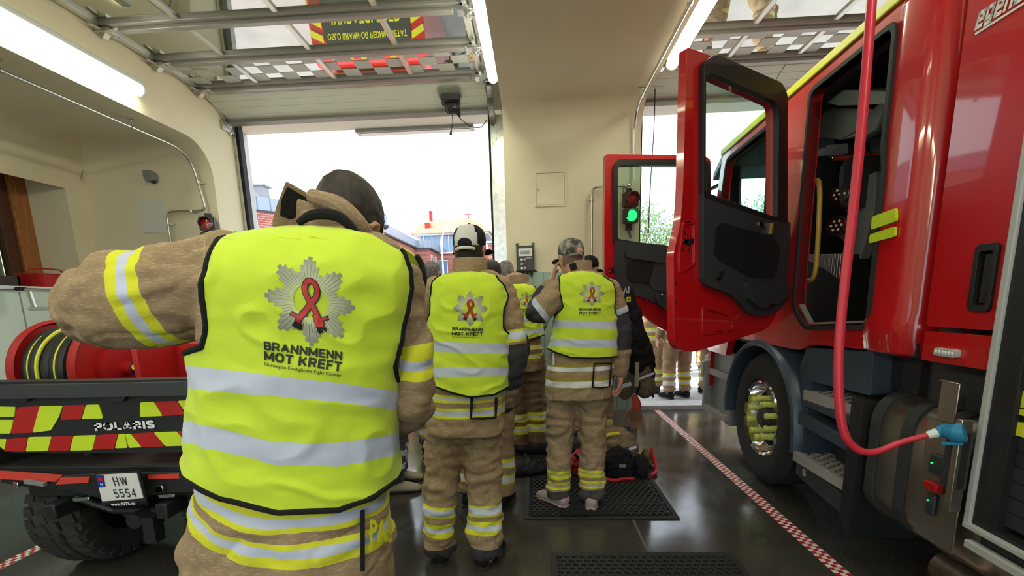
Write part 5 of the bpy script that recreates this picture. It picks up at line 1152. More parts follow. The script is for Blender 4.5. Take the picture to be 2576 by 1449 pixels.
def cap(parent, HT, m, m2=None, dirn=1, name='cap', low=.028, side=None):
    """baseball cap; dirn +1 peak to the front"""
    b = MB(); n = 48; rows = [(low-.006, .078, .1), (low, .082, .104), (.06, .083, .105), (.085, .079, .099), (.105, .068, .085), (.122, .048, .06), (.132, .022, .028), (.1345, .003, .004)]
    R_ = [[HT((rx*math.cos(2*math.pi*k/n), -.006+ry*math.sin(2*math.pi*k/n), z-(.020*max(0, -math.sin(2*math.pi*k/n))*(1 if z < .09 else .3)))) for k in range(n)] for z, rx, ry in rows]
    b.rings(R_, cap=True)
    if side:
        b.m = [1 if (abs(math.cos(2*math.pi*((i % n)+.5)/n)) > .80-.05*(i//n) and i//n < 6) else 0 for i in range(len(b.f)-2)]+[0, 0]; crown = b.build(name, [m, side], parent, ang=70)
    else: crown = b.build(name, m, parent, ang=70)
    def pk(b):
        vs = []; 
        for i in range(13):
            a = R(-68+136*i/12); 
            for rr, dz in ((.09, 0), (.125, .004), (.16, -.004)):
                x = math.sin(a)*min(rr, .092+.4*(rr-.09)); y = (math.cos(a)*(rr+ (rr-.09)*.5))
                vs.append(HT((x, y*dirn-.006, low+dz-.02*math.sin(a)**2+.002)))
        fs = [(3*i+j, 3*i+3+j, 3*i+4+j, 3*i+1+j) for i in range(12) for j in (0, 1)]; b.add(vs, fs)
    p = part('peak', crown, m2 or m, pk); so = p.modifiers.new('t', 'SOLIDIFY'); so.thickness = .005
    part('button', crown, m2 or m, lambda b: b.ell(HT((0, -.006, .136)), .007, .007, .004))
    return crown
def collar(parent, m, cx, cy, cz, rx, ry, h, tilt=0., open_=0., flare=.1, name='collar', seed=0, yaw=0, slant=0):
    """standing collar: open at the throat (+y)"""
    b = MB(); n = 40; R_ = []
    for t in np.linspace(0, 1, 7):
        r = []
        for k in range(n+1):
            a = R(open_+(360-2*open_)*k/n)+yaw; g = 1+flare*t+.03*noise.noise(Vector((math.cos(a)*3, math.sin(a)*3, t*2+seed)))
            r.append((cx+rx*g*math.sin(a), cy+ry*g*math.cos(a)+tilt*t*h, cz+h*t*(1-.25*max(0, math.cos(a)))*(1-slant*math.sin(a))))
        R_.append(r)
    b.rings(R_, cap=False, wrap=False); o = b.build(name, m, parent, ang=80); so = o.modifiers.new('t', 'SOLIDIFY'); so.thickness = .012; so.offset = 0
    sb = o.modifiers.new('s', 'SUBSURF'); sb.levels = 1; sb.render_levels = 1; return o
def settle(root, base):
    base = Vector(base)
    for c in root.children: c.location -= base
    root.location = base
zat = lambda x, y, Y: float(aty(x, y, Y)[2])
hair_dark = mat('dark_hair', (.030, .020, .016), .6, bump=.8, bscale=90, vary=.3, vscale=30, stretch=(1, 1, .3), bdist=.004)
hair_grey = mat('grey_hair', (.16, .14, .13), .7, bump=.8, bscale=90, vary=.4, vscale=30, bdist=.004); hair_stub = mat('stubble_hair', (.16, .10, .075), .7, bump=.3, bscale=200)
hair_blond = mat('blond_hair', (.42, .28, .14), .7, bump=.8, bscale=90, vary=.3, vscale=20)
DK = (.035, .035, .04)
# ------------------------------------------------------------------ the man in the foreground
zs = [zat(640, y, 1.00) for y in (1294, 1356, 1382, 1440)]
jm1 = turnout('turnout_coat_near', SAND, ld=triple(.155, .072), td=triple(zs[1], zs[0]-zs[1])+triple(zs[3], zs[2]-zs[3]))
tm = turnout('turnout_trousers', SAND, ld=[(-.3, .045, DK)]+triple(.12, .068)+triple(.215, .068))
T1 = Torso([(574, 770, 900, .055, .09), (584, 690, 950, .085, .06), (600, 610, 985, .11, .03), (640, 535, 1016, .135, .01), (700, 508, 1034, .15, 0), (780, 500, 1032, .155, 0), (880, 514, 1008, .155, 0), (1000, 512, 984, .155, 0), (1100, 502, 976, .155, 0), (1200, 488, 978, .16, 0), (1290, 466, 984, .165, 0), (1390, 446, 990, .17, 0), (1540, 450, 985, .17, 0)], 1.17)
def tz1(co):
    u = (co[:, 0]+.65)/.27; return -.095*np.clip(-u, 0, 1.3)**1.6+.0*u
p1, H1, q1 = build_person('person', 'large foreground person in a yellow vest, head bowed and left elbow raised', T1,
    [dict(p=[(590, 694, .02), (470, 733, .01), (330, 762, -.01), (245, 775, .06), (300, 815, .24), (450, 830, .38)], r=[.115, .130, .124, .10, .085, .06], hand=((520, 820, .44), (1, .3, .1), (0, 1, 0), .5, 1)),
     dict(p=[(985, 715, .02), (1012, 790, .03), (1030, 890, .03), (1030, 1015, .06), (985, 1030, .25), (920, 1000, .38)], r=[.088, .070, .066, .068, .062, .05], hand=((880, 985, .42), (-1, .3, .2), (0, -1, .3), .5, -1))],
    [dict(p=[(610, 1440, .03), (600, 1700, .03), (590, 1960, .02), (585, 2120, .02)], r=[.13, .11, .10, .10]), dict(p=[(820, 1440, .03), (830, 1700, .03), (835, 1960, .02), (840, 2120, .02)], r=[.13, .11, .10, .10])],
    (aty(868, 578, 1.34), 1.17, Matrix.Rotation(R(-4), 3, 'Z') @ Matrix.Rotation(R(10), 3, 'Y') @ Matrix.Rotation(R(-34), 3, 'X')),
    jm=jm1, tm=tm, vox=.010, fold=.010, seed=2, tz=tz1, sm=6)
hair(p1, H1, hair_dark, 1.05, -.085, .03, 1)
v1 = vest(T1, p1, (M['vest'], M['black2']), 576, [(455, 1180), (475, 1200), (560, 1252), (700, 1288), (850, 1282), (940, 1245), (985, 1212), (1010, 1195)],
    [(576, 600), (600, 548), (660, 522), (750, 513), (820, 514), (860, 508), (885, 502)], [(576, 960), (640, 1012), (681, 1029), (726, 1033), (781, 1026), (864, 1004), (919, 992), (950, 1004)], off=.020, seed=3, fold=.014, nb=120, nr=170,
    bandsxy=([480, 700, 850, 1000], [[920, 943, 961, 985], [974, 993, 1008, 1032], [1056, 1111, 1112, 1090], [1110, 1167, 1172, 1142]]), neck=[(600, 576), (700, 571), (780, 568), (860, 574), (930, 592), (990, 630)])
emblem(T1, v1, 783, 758, 112, 8, p1)
collar(p1, jm1, *(aty(828, 598, 1.25)), .095, .095, .072, tilt=.25, open_=25, flare=.10, seed=3, slant=.5)
def flapfn(u, v, d): p = aty(u, v, 1.13+ (u-700)*.0009); return (p[0], p[1]-d, p[2])
fl = part('collar_flap', p1, jm1, lambda b: b.prism(roundpoly([(727, 459), (785, 492), (782, 540), (750, 572), (690, 572), (704, 520)], [6]*6), [], flapfn, 0, .014), bevel=.003)
part('flap_patch', fl, M['black2'], lambda b: b.prism(roundpoly([(732, 474), (780, 502), (777, 532), (742, 556), (714, 546), (718, 505)], 4), [], flapfn, .014, .017))
part('collar_flap', p1, jm1, lambda b: b.tube([aty(785, 494, 1.15), aty(850, 515, 1.12), aty(900, 560, 1.13), aty(928, 605, 1.18)], [.018, .02, .02, .018], 10, sub=5))
part('collar_lining', p1, M['black2'], lambda b: b.tube([aty(752, 560, 1.10), aty(790, 540, 1.09), aty(850, 545, 1.085), aty(900, 590, 1.10)], [.008, .012, .012, .008], 8, sub=5))
# pocket edge strip and lettering on the coat tail
def ontail(x, y, off=.006): return T1.onback(x, y, off)[0]
part('coat_strip', p1, M['black2'], lambda b: b.tube([ontail(912, y, .008) for y in range(1285, 1445, 15)], .006, 8))
def pas(b):
    v, f = textpolys('PAS', 1, .03); xs = [p[0] for p in v]; ys = [p[1] for p in v]
    b.add([tuple(ontail(960+(p[0]-sum((min(xs), max(xs)))/2)/(max(xs)-min(xs))*58, 1335-(p[1]-(min(ys)+max(ys))/2)/(max(ys)-min(ys))*58, .014)) for p in v], f)
part('coat_lettering', p1, M['yel'], pas, recalc=False, smooth=False)
settle(p1, (-.68, 1.19, 0))
# ------------------------------------------------------------------ the man with the white cap
zs = [zat(1180, y, 2.22) for y in (1000, 1020, 1033, 1056)]
jm2 = turnout('turnout_coat_mid', SAND, ld=[(.195, .21, YEL), (.21, .245, SILVER), (.245, .26, YEL), (.275, .50, DK)], td=triple(zs[1], zs[0]-zs[1])+triple(zs[3], zs[2]-zs[3]))
T2 = Torso([(672, 1155, 1212, .055, .03), (682, 1130, 1232, .075, .02), (692, 1112, 1250, .10, 0), (712, 1094, 1266, .125, 0), (760, 1090, 1272, .14, 0), (820, 1092, 1272, .145, 0), (900, 1094, 1270, .145, 0), (980, 1090, 1266, .15, 0), (1040, 1078, 1270, .155, 0), (1086, 1072, 1272, .155, 0)], 2.36)
p2, H2, q2 = build_person('person', 'person in a white and black cap and yellow vest, seen from behind', T2,
    [dict(p=[(1258, 735, 0), (1287, 820, 0), (1296, 890, -.01), (1285, 960, .05), (1272, 1005, .14)], r=[.085, .072, .070, .060, .055], hand=((1262, 1015, .2), (-.4, 1, .1), (0, 0, 1), .6, -1)),
     dict(p=[(1104, 735, 0), (1080, 820, .05), (1075, 890, .08), (1085, 930, .25), (1110, 930, .38)], r=[.085, .075, .07, .06, .055], hand=((1120, 930, .42), (.4, 1, .1), (0, 0, 1), .6, 1))],
    [dict(p=[(1122, 1070, .02), (1113, 1200, .03), (1106, 1300, .0), (1104, 1386, .0)], r=[.112, .10, .092, .09], foot=(-.15, 1, 0)), dict(p=[(1213, 1070, .02), (1217, 1200, .03), (1221, 1300, 0), (1222, 1390, -.03)], r=[.112, .102, .10, .098], foot=(.35, 1, 0))],
    (aty(1182, 632, 2.40), 1.0, Matrix.Rotation(R(-6), 3, 'Z') @ Matrix.Rotation(R(-8), 3, 'X')), jm=jm2, tm=tm, fold=.009, seed=5)
hair(p2, H2, hair_dark, 1.05, -.09, .0, 2, zmax=.04)
capw = mat('cap_white', (.62, .60, .57), .8, bump=.3, bscale=200); cw = cap(p2, H2, capw, M['black2'], side=M['black2'])
def arcp(b):
    b.add([H2((.052*math.cos(t), -.106-.010*math.sin(t)*0+.012*(1-math.sin(t)), .018+.048*math.sin(t))) for t in np.linspace(0, math.pi, 15)]+[H2((0, -.1125, .018))], [(i, i+1, 15) for i in range(14)])
part('cap_opening', cw, M['black2'], lambda b: b.ell(H2((0, -.101, .012)), .036, .016, .030, 16, 10))
part('cap_strap', cw, capw, lambda b: b.tube([H2((.066*math.sin(t), -.006-.116*math.cos(t), -.012)) for t in np.linspace(-.75, .75, 11)], .008, 6))
v2 = vest(T2, p2, (M['vest'], M['black2']), 684, [(1085, 962), (1100, 972), (1140, 988), (1180, 998), (1240, 993), (1275, 974)], [(684, 1120), (690, 1112), (708, 1090), (750, 1081), (800, 1085)], [(684, 1238), (690, 1245), (725, 1270), (747, 1277), (777, 1266), (838, 1268)],
    off=.02, seed=8, fold=.012, nb=80, nr=110, bandsxy=([1090, 1280], [[859, 865], [884, 889], [923, 926], [947, 946]]), neck=[(1110, 692), (1150, 685), (1185, 683), (1220, 686), (1255, 697)])
emblem(T2, v2, 1183, 776, 44, 1.5, p2, vs_=(1.19, 1.45, 1.66))
collar(p2, jm2, *(aty(1183, 688, 2.37)), .082, .085, .075, tilt=.1, open_=25, flare=-.02, seed=5)
part('tail_frame', p2, M['black2'], lambda b: b.tube([T2.onback(x, y, .012)[0] for x, y in ((1187, 1000), (1186, 1025), (1185, 1053), (1215, 1053), (1247, 1050), (1248, 1025), (1249, 1000))], .007, 6))
settle(p2, (-.44, 2.33, 0))
# ------------------------------------------------------------------ the man in the camouflage cap
MU = (.34, .27, .05); zs = [zat(1450, y, 2.92) for y in (918, 930, 942, 951, 964, 976)]
jm3 = turnout('turnout_coat_far', SAND, ld=[(.13, .165, SILVER), (.175, .40, DK)], td=[(zs[1]+.01, zs[0], MU), (zs[2]+.008, zs[1]+.01, (.7, .7, .7)), (zs[4]+.006, zs[3], MU), (zs[5], zs[4]+.006, (.7, .7, .7)), (zs[5]-.02, zs[5], MU)])
tm3 = turnout('turnout_trousers_faded', SAND, ld=[(-.3, .055, (.07, .065, .06)), (.065, .08, YEL), (.08, .105, (.42, .36, .22)), (.105, .12, YEL), (.15, .165, YEL), (.165, .185, (.42, .36, .22)), (.185, .20, YEL)])
T3 = Torso([(674, 1436, 1478, .05, .03), (682, 1424, 1496, .08, .01), (692, 1412, 1518, .11, 0), (715, 1402, 1538, .13, 0), (760, 1402, 1543, .14, 0), (820, 1402, 1541, .145, 0), (875, 1388, 1541, .15, 0), (940, 1374, 1541, .155, 0), (999, 1370, 1539, .155, 0)], 3.07)
p3, H3, q3 = build_person('person', 'person in a camouflage cap and yellow vest, hand raised to the ear', T3,
    [dict(p=[(1412, 728, 0), (1372, 768, -.07), (1347, 788, -.07), (1358, 752, .02), (1380, 718, .06)], r=[.08, .088, .072, .056, .048], hand=((1388, 706, .07), (.25, .1, 1), (1, .1, 0), .55, 1), shift=-.05),
     dict(p=[(1532, 728, 0), (1557, 795, 0), (1565, 860, 0), (1562, 935, .03)], r=[.078, .070, .066, .052], hand=((1561, 948, .03), (-.05, .15, -1), (-.8, 0, 0), .7, -1))],
    [dict(p=[(1415, 985, .02), (1409, 1100, .03), (1406, 1180, .0), (1405, 1246, 0)], r=[.112, .095, .09, .088], foot=(-.7, .8, 0)), dict(p=[(1488, 985, .02), (1491, 1100, .03), (1489, 1190, 0), (1488, 1248, -.02)], r=[.112, .098, .092, .09], foot=(.15, 1, 0))],
    (aty(1437, 652, 3.11), 1.02, Matrix.Rotation(R(14), 3, 'Z') @ Matrix.Rotation(R(-14), 3, 'X')), jm=jm3, tm=tm3, fold=.009, seed=11, shoe=mat('pale_socks', (.42, .32, .30), .9), sole=mat('pale_sock_sole', (.46, .36, .34), .9))
hair(p3, H3, hair_stub, 1.02, -.06, .0, 2, nz=.0005, zmax=.04)
camo_ = mat('camouflage_cloth', (.15, .14, .13), .85, vary=.0)
_nt = camo_.node_tree; _tc = _n(_nt, 'ShaderNodeTexCoord'); _nz = _n(_nt, 'ShaderNodeTexNoise'); _nz.inputs['Scale'].default_value = 22; _cr = _n(_nt, 'ShaderNodeValToRGB'); _cr.color_ramp.interpolation = 'CONSTANT'
_e = _cr.color_ramp.elements; _e[0].color = (.05, .05, .045, 1); _e[1].position = .58; _e[1].color = (.30, .28, .26, 1); _x = _e.new(.44); _x.color = (.13, .12, .10, 1); _x = _e.new(.51); _x.color = (.20, .16, .14, 1)
_nt.links.new(_tc.outputs['Object'], _nz.inputs['Vector']); _nt.links.new(_nz.outputs[0], _cr.inputs[0]); _nt.links.new(_cr.outputs[0], _nt.nodes['Principled BSDF'].inputs['Base Color'])
cc = cap(p3, H3, camo_, camo_); part('cap_opening', cc, M['skin'], lambda b: b.ell(H3((.012, -.099, .016)), .032, .014, .022, 16, 10)); part('cap_strap', cc, M['grey'], lambda b: b.tube([H3((.066*math.sin(t), -.006-.114*math.cos(t), -.008)) for t in np.linspace(-.7, .7, 9)], .0065, 6))
v3 = vest(T3, p3, (M['vest'], M['black2']), 683, [(1368, 872), (1400, 886), (1437, 899), (1500, 901), (1548, 897)], [(683, 1420), (697, 1406), (740, 1410), (772, 1417), (797, 1400)], [(683, 1500), (709, 1541), (742, 1549), (772, 1547), (797, 1551)],
    off=.02, seed=12, fold=.011, nb=70, nr=90, bandsxy=([1395, 1550], [[805, 808], [825, 827], [852, 855], [871, 873]]), neck=[(1412, 692), (1440, 684), (1462, 682), (1490, 685), (1515, 694)])
emblem(T3, v3, 1489, 739, 31, 0, p3, vs_=(1.28, 1.55, 1.74))
collar(p3, jm3, *(aty(1457, 686, 3.09)), .078, .085, .075, tilt=.15, open_=25, flare=.02, seed=9)
part('collar_patch', p3, M['black2'], lambda b: b.obox(aty(1442, 671, 2.985), (.02, 0, .006), (0, .006, 0), (-.006, 0, .02)), bevel=.002)
part('tail_frame', p3, M['black2'], lambda b: b.tube([T3.onback(x, y, .012)[0] for x, y in ((1495, 915), (1493, 945), (1491, 975), (1512, 976), (1533, 973), (1536, 945), (1538, 914))], .006, 6, closed=True))
part('name_strip', p3, M['silver'], lambda b: b.tube([T3.onback(1393, y, .006)[0] for y in (888, 900, 918)], .008, 6))
settle(p3, (.28, 3.05, 0))
# ------------------------------------------------------------------ the bald man further back
zs = [zat(1320, y, 4.05) for y in (872, 884, 893, 905)]
jm4 = turnout('turnout_coat_back', (.24, .16, .09), ld=triple(.2, .06), td=triple(zs[1], zs[0]-zs[1])+triple(zs[3], zs[2]-zs[3]))
tm4 = turnout('turnout_trousers_brown', (.16, .095, .05), ld=[(-.3, .04, DK)]+triple(.15, .07)+triple(.26, .07))
T4 = Torso([(703, 1292, 1322, .05, .04), (711, 1282, 1334, .08, .02), (720, 1274, 1346, .11, 0), (740, 1270, 1354, .13, 0), (790, 1270, 1358, .14, 0), (850, 1272, 1362, .145, 0), (900, 1272, 1366, .15, 0), (932, 1272, 1368, .15, 0)], 4.2)
p4, H4, q4 = build_person('person', 'bald person in a yellow vest standing behind, between the white cap and the camouflage cap', T4,
    [dict(p=[(1276, 742, 0), (1268, 800, .05), (1280, 830, .25)], r=[.08, .07, .055], hand=((1290, 830, .32), (.3, 1, .1), (0, 0, 1), .6, 1)), dict(p=[(1350, 742, 0), (1364, 800, .03), (1352, 835, .22)], r=[.08, .07, .055], hand=((1340, 832, .3), (-.3, 1, .1), (0, 0, 1), .6, -1))],
    [dict(p=[(1300, 925, .02), (1302, 1030, .03), (1304, 1128, 0)], r=[.105, .092, .088]), dict(p=[(1346, 925, .02), (1350, 1030, .03), (1352, 1122, 0)], r=[.105, .095, .09])],
    (aty(1272, 692, 4.30), 1.0, Matrix.Rotation(R(38), 3, 'Z') @ Matrix.Rotation(R(-28), 3, 'X')), jm=jm4, tm=tm4, fold=.008, seed=15, vox=.014)
hair(p4, H4, hair_grey, 1.012, -.04, .05, 2, nz=.0003)
v4 = vest(T4, p4, (M['vest'], M['black2']), 713, [(1265, 846), (1320, 858), (1368, 842)], [(713, 1286), (722, 1276), (760, 1270), (790, 1272)], [(713, 1332), (722, 1346), (745, 1358), (780, 1360)], off=.02, seed=22, fold=.012, nb=60, nr=70,
    bandsxy=([1270, 1365], [[802, 796], [813, 807], [837, 826], [848, 837]]), neck=[(1276, 722), (1290, 715), (1320, 714), (1345, 721)])
emblem(T4, v4, 1325, 754, 19, 0, p4, hi=False, vs_=(1.28, 1.55, 1.74))
collar(p4, jm4, *(aty(1306, 714, 4.21)), .08, .085, .08, tilt=.3, open_=25, flare=.02, seed=9)
settle(p4, (-.13, 4.2, 0))
# ------------------------------------------------------------------ figures mostly hidden, built in metres
def standing(label, pos, yaw, jm, tm_, h=1.78, hairm=None, capm=None, lean=0., head=(0, 0, 0), arms='down', seed=30, vox=.016, vst=None, shoe=None, group=None, foot=(0, 1, 0)):
    k = h/1.78; y = lambda z: z*k; X = lambda z: lean*(max(0, z-.9))**1.0
    rows = [(1.50, .055, .055, .02), (1.47, .10, .075, .01), (1.43, .165, .105, .0), (1.36, .205, .125, 0), (1.22, .215, .14, 0), (1.05, .20, .14, 0), (.90, .215, .145, 0), (.72, .225, .155, 0)]
    T = Torso([(z*k, -rx*k, rx*k, ry*k, dy+X(z)) for z, rx, ry, dy in rows], 0, metric=True)
    A = []
    for sg in (1, -1):
        if arms == 'down' or (arms == 'one' and sg < 0): A.append(dict(p=[(sg*.19*k, X(1.38), 1.38*k), (sg*.26*k, X(1.1)-.01, 1.12*k), (sg*.275*k, .06+X(1), .88*k)], r=[.08, .068, .052], hand=((sg*.275*k, .075+X(1), .84*k), (0, .15, -1), (-sg, 0, 0), .5, -sg)))
        else: A.append(dict(p=[(sg*.19*k, X(1.38), 1.38*k), (sg*.27*k, .02+X(1.1), 1.14*k), (sg*.24*k, .18+X(1), 1.20*k), (sg*.16*k, .24, 1.42*k)], r=[.08, .07, .058, .048], hand=((sg*.14*k, .245, 1.47*k), (-sg*.25, -.05, 1), (-sg*.8, -.4, 0), .6, sg)))
    r, HT, q = build_person('person', label, T, A, [dict(p=[(-.11*k, 0, .80*k), (-.12*k, .015, .45*k), (-.13*k, -.01, .10)], r=[.115, .095, .088], foot=foot), dict(p=[(.11*k, 0, .80*k), (.12*k, .015, .45*k), (.13*k, -.01, .10)], r=[.115, .095, .088], foot=foot)],
        ((head[0], X(1.64)+.015, 1.645*k), .97, Matrix.Rotation(head[2], 3, 'Z') @ Matrix.Rotation(head[1], 3, 'X')), jm=jm, tm=tm_, metric=True, vox=vox, seed=seed, bvox=.009, shoe=shoe or M['black2'])
    if hairm: hair(r, HT, hairm, 1.06, -.075, .05, seed)
    if capm: cap(r, HT, capm)
    collar(r, jm, 0, X(1.5)+.015, 1.49*k, .082, .085, .06, open_=25, seed=seed)
    r.location = pos; r.rotation_euler = (0, 0, yaw)
    if group: r['group'] = group
    return r
jmo = turnout('turnout_coat_generic', SAND, ld=triple(.2, .06), td=triple(.78, .07)+triple(.90, .07)); tmo = turnout('turnout_trousers_generic', SAND, ld=[(-.3, .0, DK)]+triple(.08, .065)+triple(.19, .065))
jmb = mat('black_coat', (.018, .017, .017), .85, bump=.5, bscale=100); jmy = mat('hivis_coat', LIME, .7, bump=.4, bscale=100)
tmd = turnout('dark_trousers', (.05, .045, .04), ld=[(.10, .14, SILVER), (.20, .24, SILVER)])
beige = mat('beige_suede', (.33, .27, .19), .9)
_a = atz(1475, 1170); standing('person in a black cap, half hidden behind the camouflage cap', (.485, 4.10, 0), R(-8), jmb, tmo, 1.82, capm=M['black2'], seed=41, head=(0, R(-10), R(-20)))
standing('grey-haired person further back between the two nearest vests', (-.925, 4.25, 0), R(-10), jmo, tmo, 1.84, hairm=hair_grey, seed=42)
standing('person in a bright yellow coat out in the yard beyond the grey-haired head', (-1.66, 6.75, .02), R(200), jmy, tmo, 1.92, hairm=hair_blond, arms='one', seed=43)
standing('dark-coated person hidden behind the white cap, holding a hand near the face', (-.36, 3.08, 0), R(-12), jmb, tmo, 1.72, hairm=hair_dark, arms='up', seed=44, head=(.07, 0, R(30)))
standing('person in dark trousers and beige shoes mostly hidden behind the foreground man', (-1.12, 3.42, 0), R(-80), jmb, tmd, 1.58, hairm=hair_dark, seed=45, shoe=beige)
o1 = standing('leftmost person standing outside beyond the open red doors, tan gear', (1.74, 7.0, .02), R(160), jmo, tmo, 1.80, hairm=hair_dark, seed=46, vox=.02)
def dupp(o, pos, rz, label, group=None):
    c = copy_tree(o); c.location = pos; c.rotation_euler = (0, 0, rz); c['label'] = label
    if group: c['group'] = group
    return c
dupp(o1, (2.02, 6.52, .02), R(20), 'person in tan gear outside, seen between the red door and the truck step')
dupp(o1, (2.62, 6.85, .02), R(-150), 'rightmost person in tan gear outside, partly behind the truck step')
dupp(o1, (2.05, 8.3, .02), R(60), 'person in tan gear further out in the yard, behind the nearer legs')
for i, (x, yy, rz) in enumerate(((3.1, 9.0, 170), (3.7, 8.4, 30), (1.2, 10.2, 200), (-.9, 9.8, 150), (4.3, 9.6, 220))):
    dupp(o1, (x, yy, .02), R(rz), 'person in tan gear in the yard, seen only mirrored in the overhead glazing', 'people in the yard mirrored overhead')
# ================================================================== the yard and the street outside
tag(part('pavement', None, M['asphalt'], lambda b: b.box(-60, 60, 6.1, 120, -.1, .012)), label='grey paved yard and street outside the doors', cat='pavement', kind='structure')
tag(part('pavement_back', None, M['asphalt'], lambda b: b.box(-30, 30, -40, -5.3, -.1, -.01)), kind='structure')
def brickmat(name, c1, c2, mo, sc=1.):
    m = mat(name, c1, .85); nt = m.node_tree; b = nt.nodes['Principled BSDF']; tc = _n(nt, 'ShaderNodeTexCoord'); sx = _n(nt, 'ShaderNodeSeparateXYZ'); cb = _n(nt, 'ShaderNodeCombineXYZ'); ad = _n(nt, 'ShaderNodeMath', operation='ADD')
    nt.links.new(tc.outputs['Object'], sx.inputs[0]); nt.links.new(sx.outputs[0], ad.inputs[0]); nt.links.new(sx.outputs[1], ad.inputs[1]); nt.links.new(ad.outputs[0], cb.inputs[0]); nt.links.new(sx.outputs[2], cb.inputs[1])
    t = _n(nt, 'ShaderNodeTexBrick'); t.inputs['Scale'].default_value = sc; t.inputs['Color1'].default_value = (*c1, 1); t.inputs['Color2'].default_value = (*c2, 1); t.inputs['Mortar'].default_value = (*mo, 1)
    t.inputs['Mortar Size'].default_value = .03; t.inputs['Brick Width'].default_value = .6; t.inputs['Row Height'].default_value = .2; nt.links.new(cb.outputs[0], t.inputs[0]); nt.links.new(t.outputs[0], b.inputs['Base Color']); return m
m_brick = brickmat('red_brick', (.33, .09, .07), (.25, .06, .05), (.38, .24, .2))
m_tile = patnode(mat('roof_tiles', (.6, .25, .12), .7), 'brick', (.60, .26, .13), (.34, .12, .06), offset=0, bw=.35, rh=50, mortar=.06)
m_zinc = patnode(mat('zinc_sheet', (.24, .28, .34), .45), 'brick', (.24, .28, .35), (.12, .14, .18), offset=0, bw=.7, rh=50, mortar=.04, rot=(R(90), 0, 0))
m_wf = mat('white_frame', (.75, .76, .76), .5); m_wg = mat('window_blue_glass', (.12, .22, .34), .08, spec=1)
def walls(name, root, pts, z1, m, cop=True, z0=0):
    """free-standing wing: pts plan polyline closed, extruded to z1"""
    w = part(name, root, m, lambda b: b.prism(pts, [], lambda u, v, d: (u, v, d), z0, z1))
    if cop:
        c = np.mean(pts, axis=0); o = [tuple(c+(np.array(p)-c)*1.008+np.sign(np.array(p)-c)*.25) for p in pts]
        part('parapet', root, m_zinc, lambda b: b.prism(o, [], lambda u, v, d: (u, v, d), z1, z1+1.1)); part('cornice', root, M['dgrey'], lambda b: b.prism([tuple(c+(np.array(p)-c)*1.01+np.sign(np.array(p)-c)*.35) for p in pts], [], lambda u, v, d: (u, v, d), z1-.15, z1+.02))
    return w
def windows(root, a, b_, z0, z1, ts, w, recess=True):
    """windows on the wall line a->b (outside is towards the viewer's right or front)"""
    a, b_ = np.array([*a, 0.]), np.array([*b_, 0.]); L = np.linalg.norm(b_-a); d = (b_-a)/L; n = np.array([d[1], -d[0], 0])
    for t in ts:
        c = a+d*t; f = part('window', root, m_wf, lambda b: b.prism([(-w/2, z0), (w/2, z0), (w/2, z1), (-w/2, z1)], [[(-w/2+.09, z0+.09), (w/2-.09, z0+.09), (w/2-.09, z1-.09), (-w/2+.09, z1-.09)]], lambda u, v, q: tuple(c+d*u+n*q+np.array([0, 0, v])), -.05, .06))
        part('window_pane', f, m_wg, lambda b: b.prism([(-w/2+.08, z0+.08), (w/2-.08, z0+.08), (w/2-.08, z1-.08), (-w/2+.08, z1-.08)], [], lambda u, v, q: tuple(c+d*u+n*q+np.array([0, 0, v])), .0, .02), smooth=False)
        part('window_bar', f, m_wf, lambda b: b.prism([(-.04, z0), (.04, z0), (.04, z1), (-.04, z1)], [], lambda u, v, q: tuple(c+d*u+n*q+np.array([0, 0, v])), .01, .05))
# left wing: near corner faces the yard, long side recedes along the street
A = empty('brick_building', (-16, 50, 0), label='long red brick building with grey metal parapet on the left of the street', cat='building')
O3 = np.array([-16., 50.])
fp = lambda *P: [tuple(np.array(p)-O3) for p in P]
walls('wing', A, fp((-30, 33), (-15.8, 50.3), (-16.6, 52), (-34, 60), (-40, 40)), 9.9, m_brick)
windows(A, fp((-30, 33))[0], fp((-15.8, 50.3))[0], 7.2, 9.0, (7.5, 9.3, 11.8, 14.5, 17, 19.5), .9)
windows(A, fp((-30, 33))[0], fp((-15.8, 50.3))[0], 3.8, 5.8, (7.5, 9.3, 11.8, 14.5, 17, 19.5), .9)
walls('wing', A, fp((-17.3, 51), (-17.3, 69), (-30, 69), (-30, 51)), 9.7, m_brick)
walls('wing', A, fp((-17.5, 69), (-15.3, 69.3), (-15.3, 75.5), (-30, 75.5), (-30, 69)), 9.6, m_brick)
for z0, z1 in ((6.3, 8.7), (3.0, 5.2), (.9, 2.4)):
    windows(A, fp((-17.3, 69))[0], fp((-17.3, 51))[0], z0, z1, (1.4, 2.9, 4.4, 6.8, 9.6, 12, 14.6, 16.9), .95)
    windows(A, fp((-15.3, 75.5))[0], fp((-15.3, 69.3))[0], z0, z1, (1.6, 4.2), 1.0)
part('dark_recess', A, M['dgrey'], lambda b: b.box(-1.35, -1.28, 3, 5, 6.6, 8.6))
part('roof_vent', A, M['grey'], lambda b: (b.box(-8.6, -7.6, -8.4, -7.4, 11, 12.1), b.box(-8.8, -7.4, -8.6, -7.2, 12.1, 12.25)))
part('tiled_roof', A, m_tile, lambda b: b.prism([(-1.3, 10.5), (-8, 14.6), (-8, 10.5)], [], lambda u, v, d: (u, d, v), 3, 19))
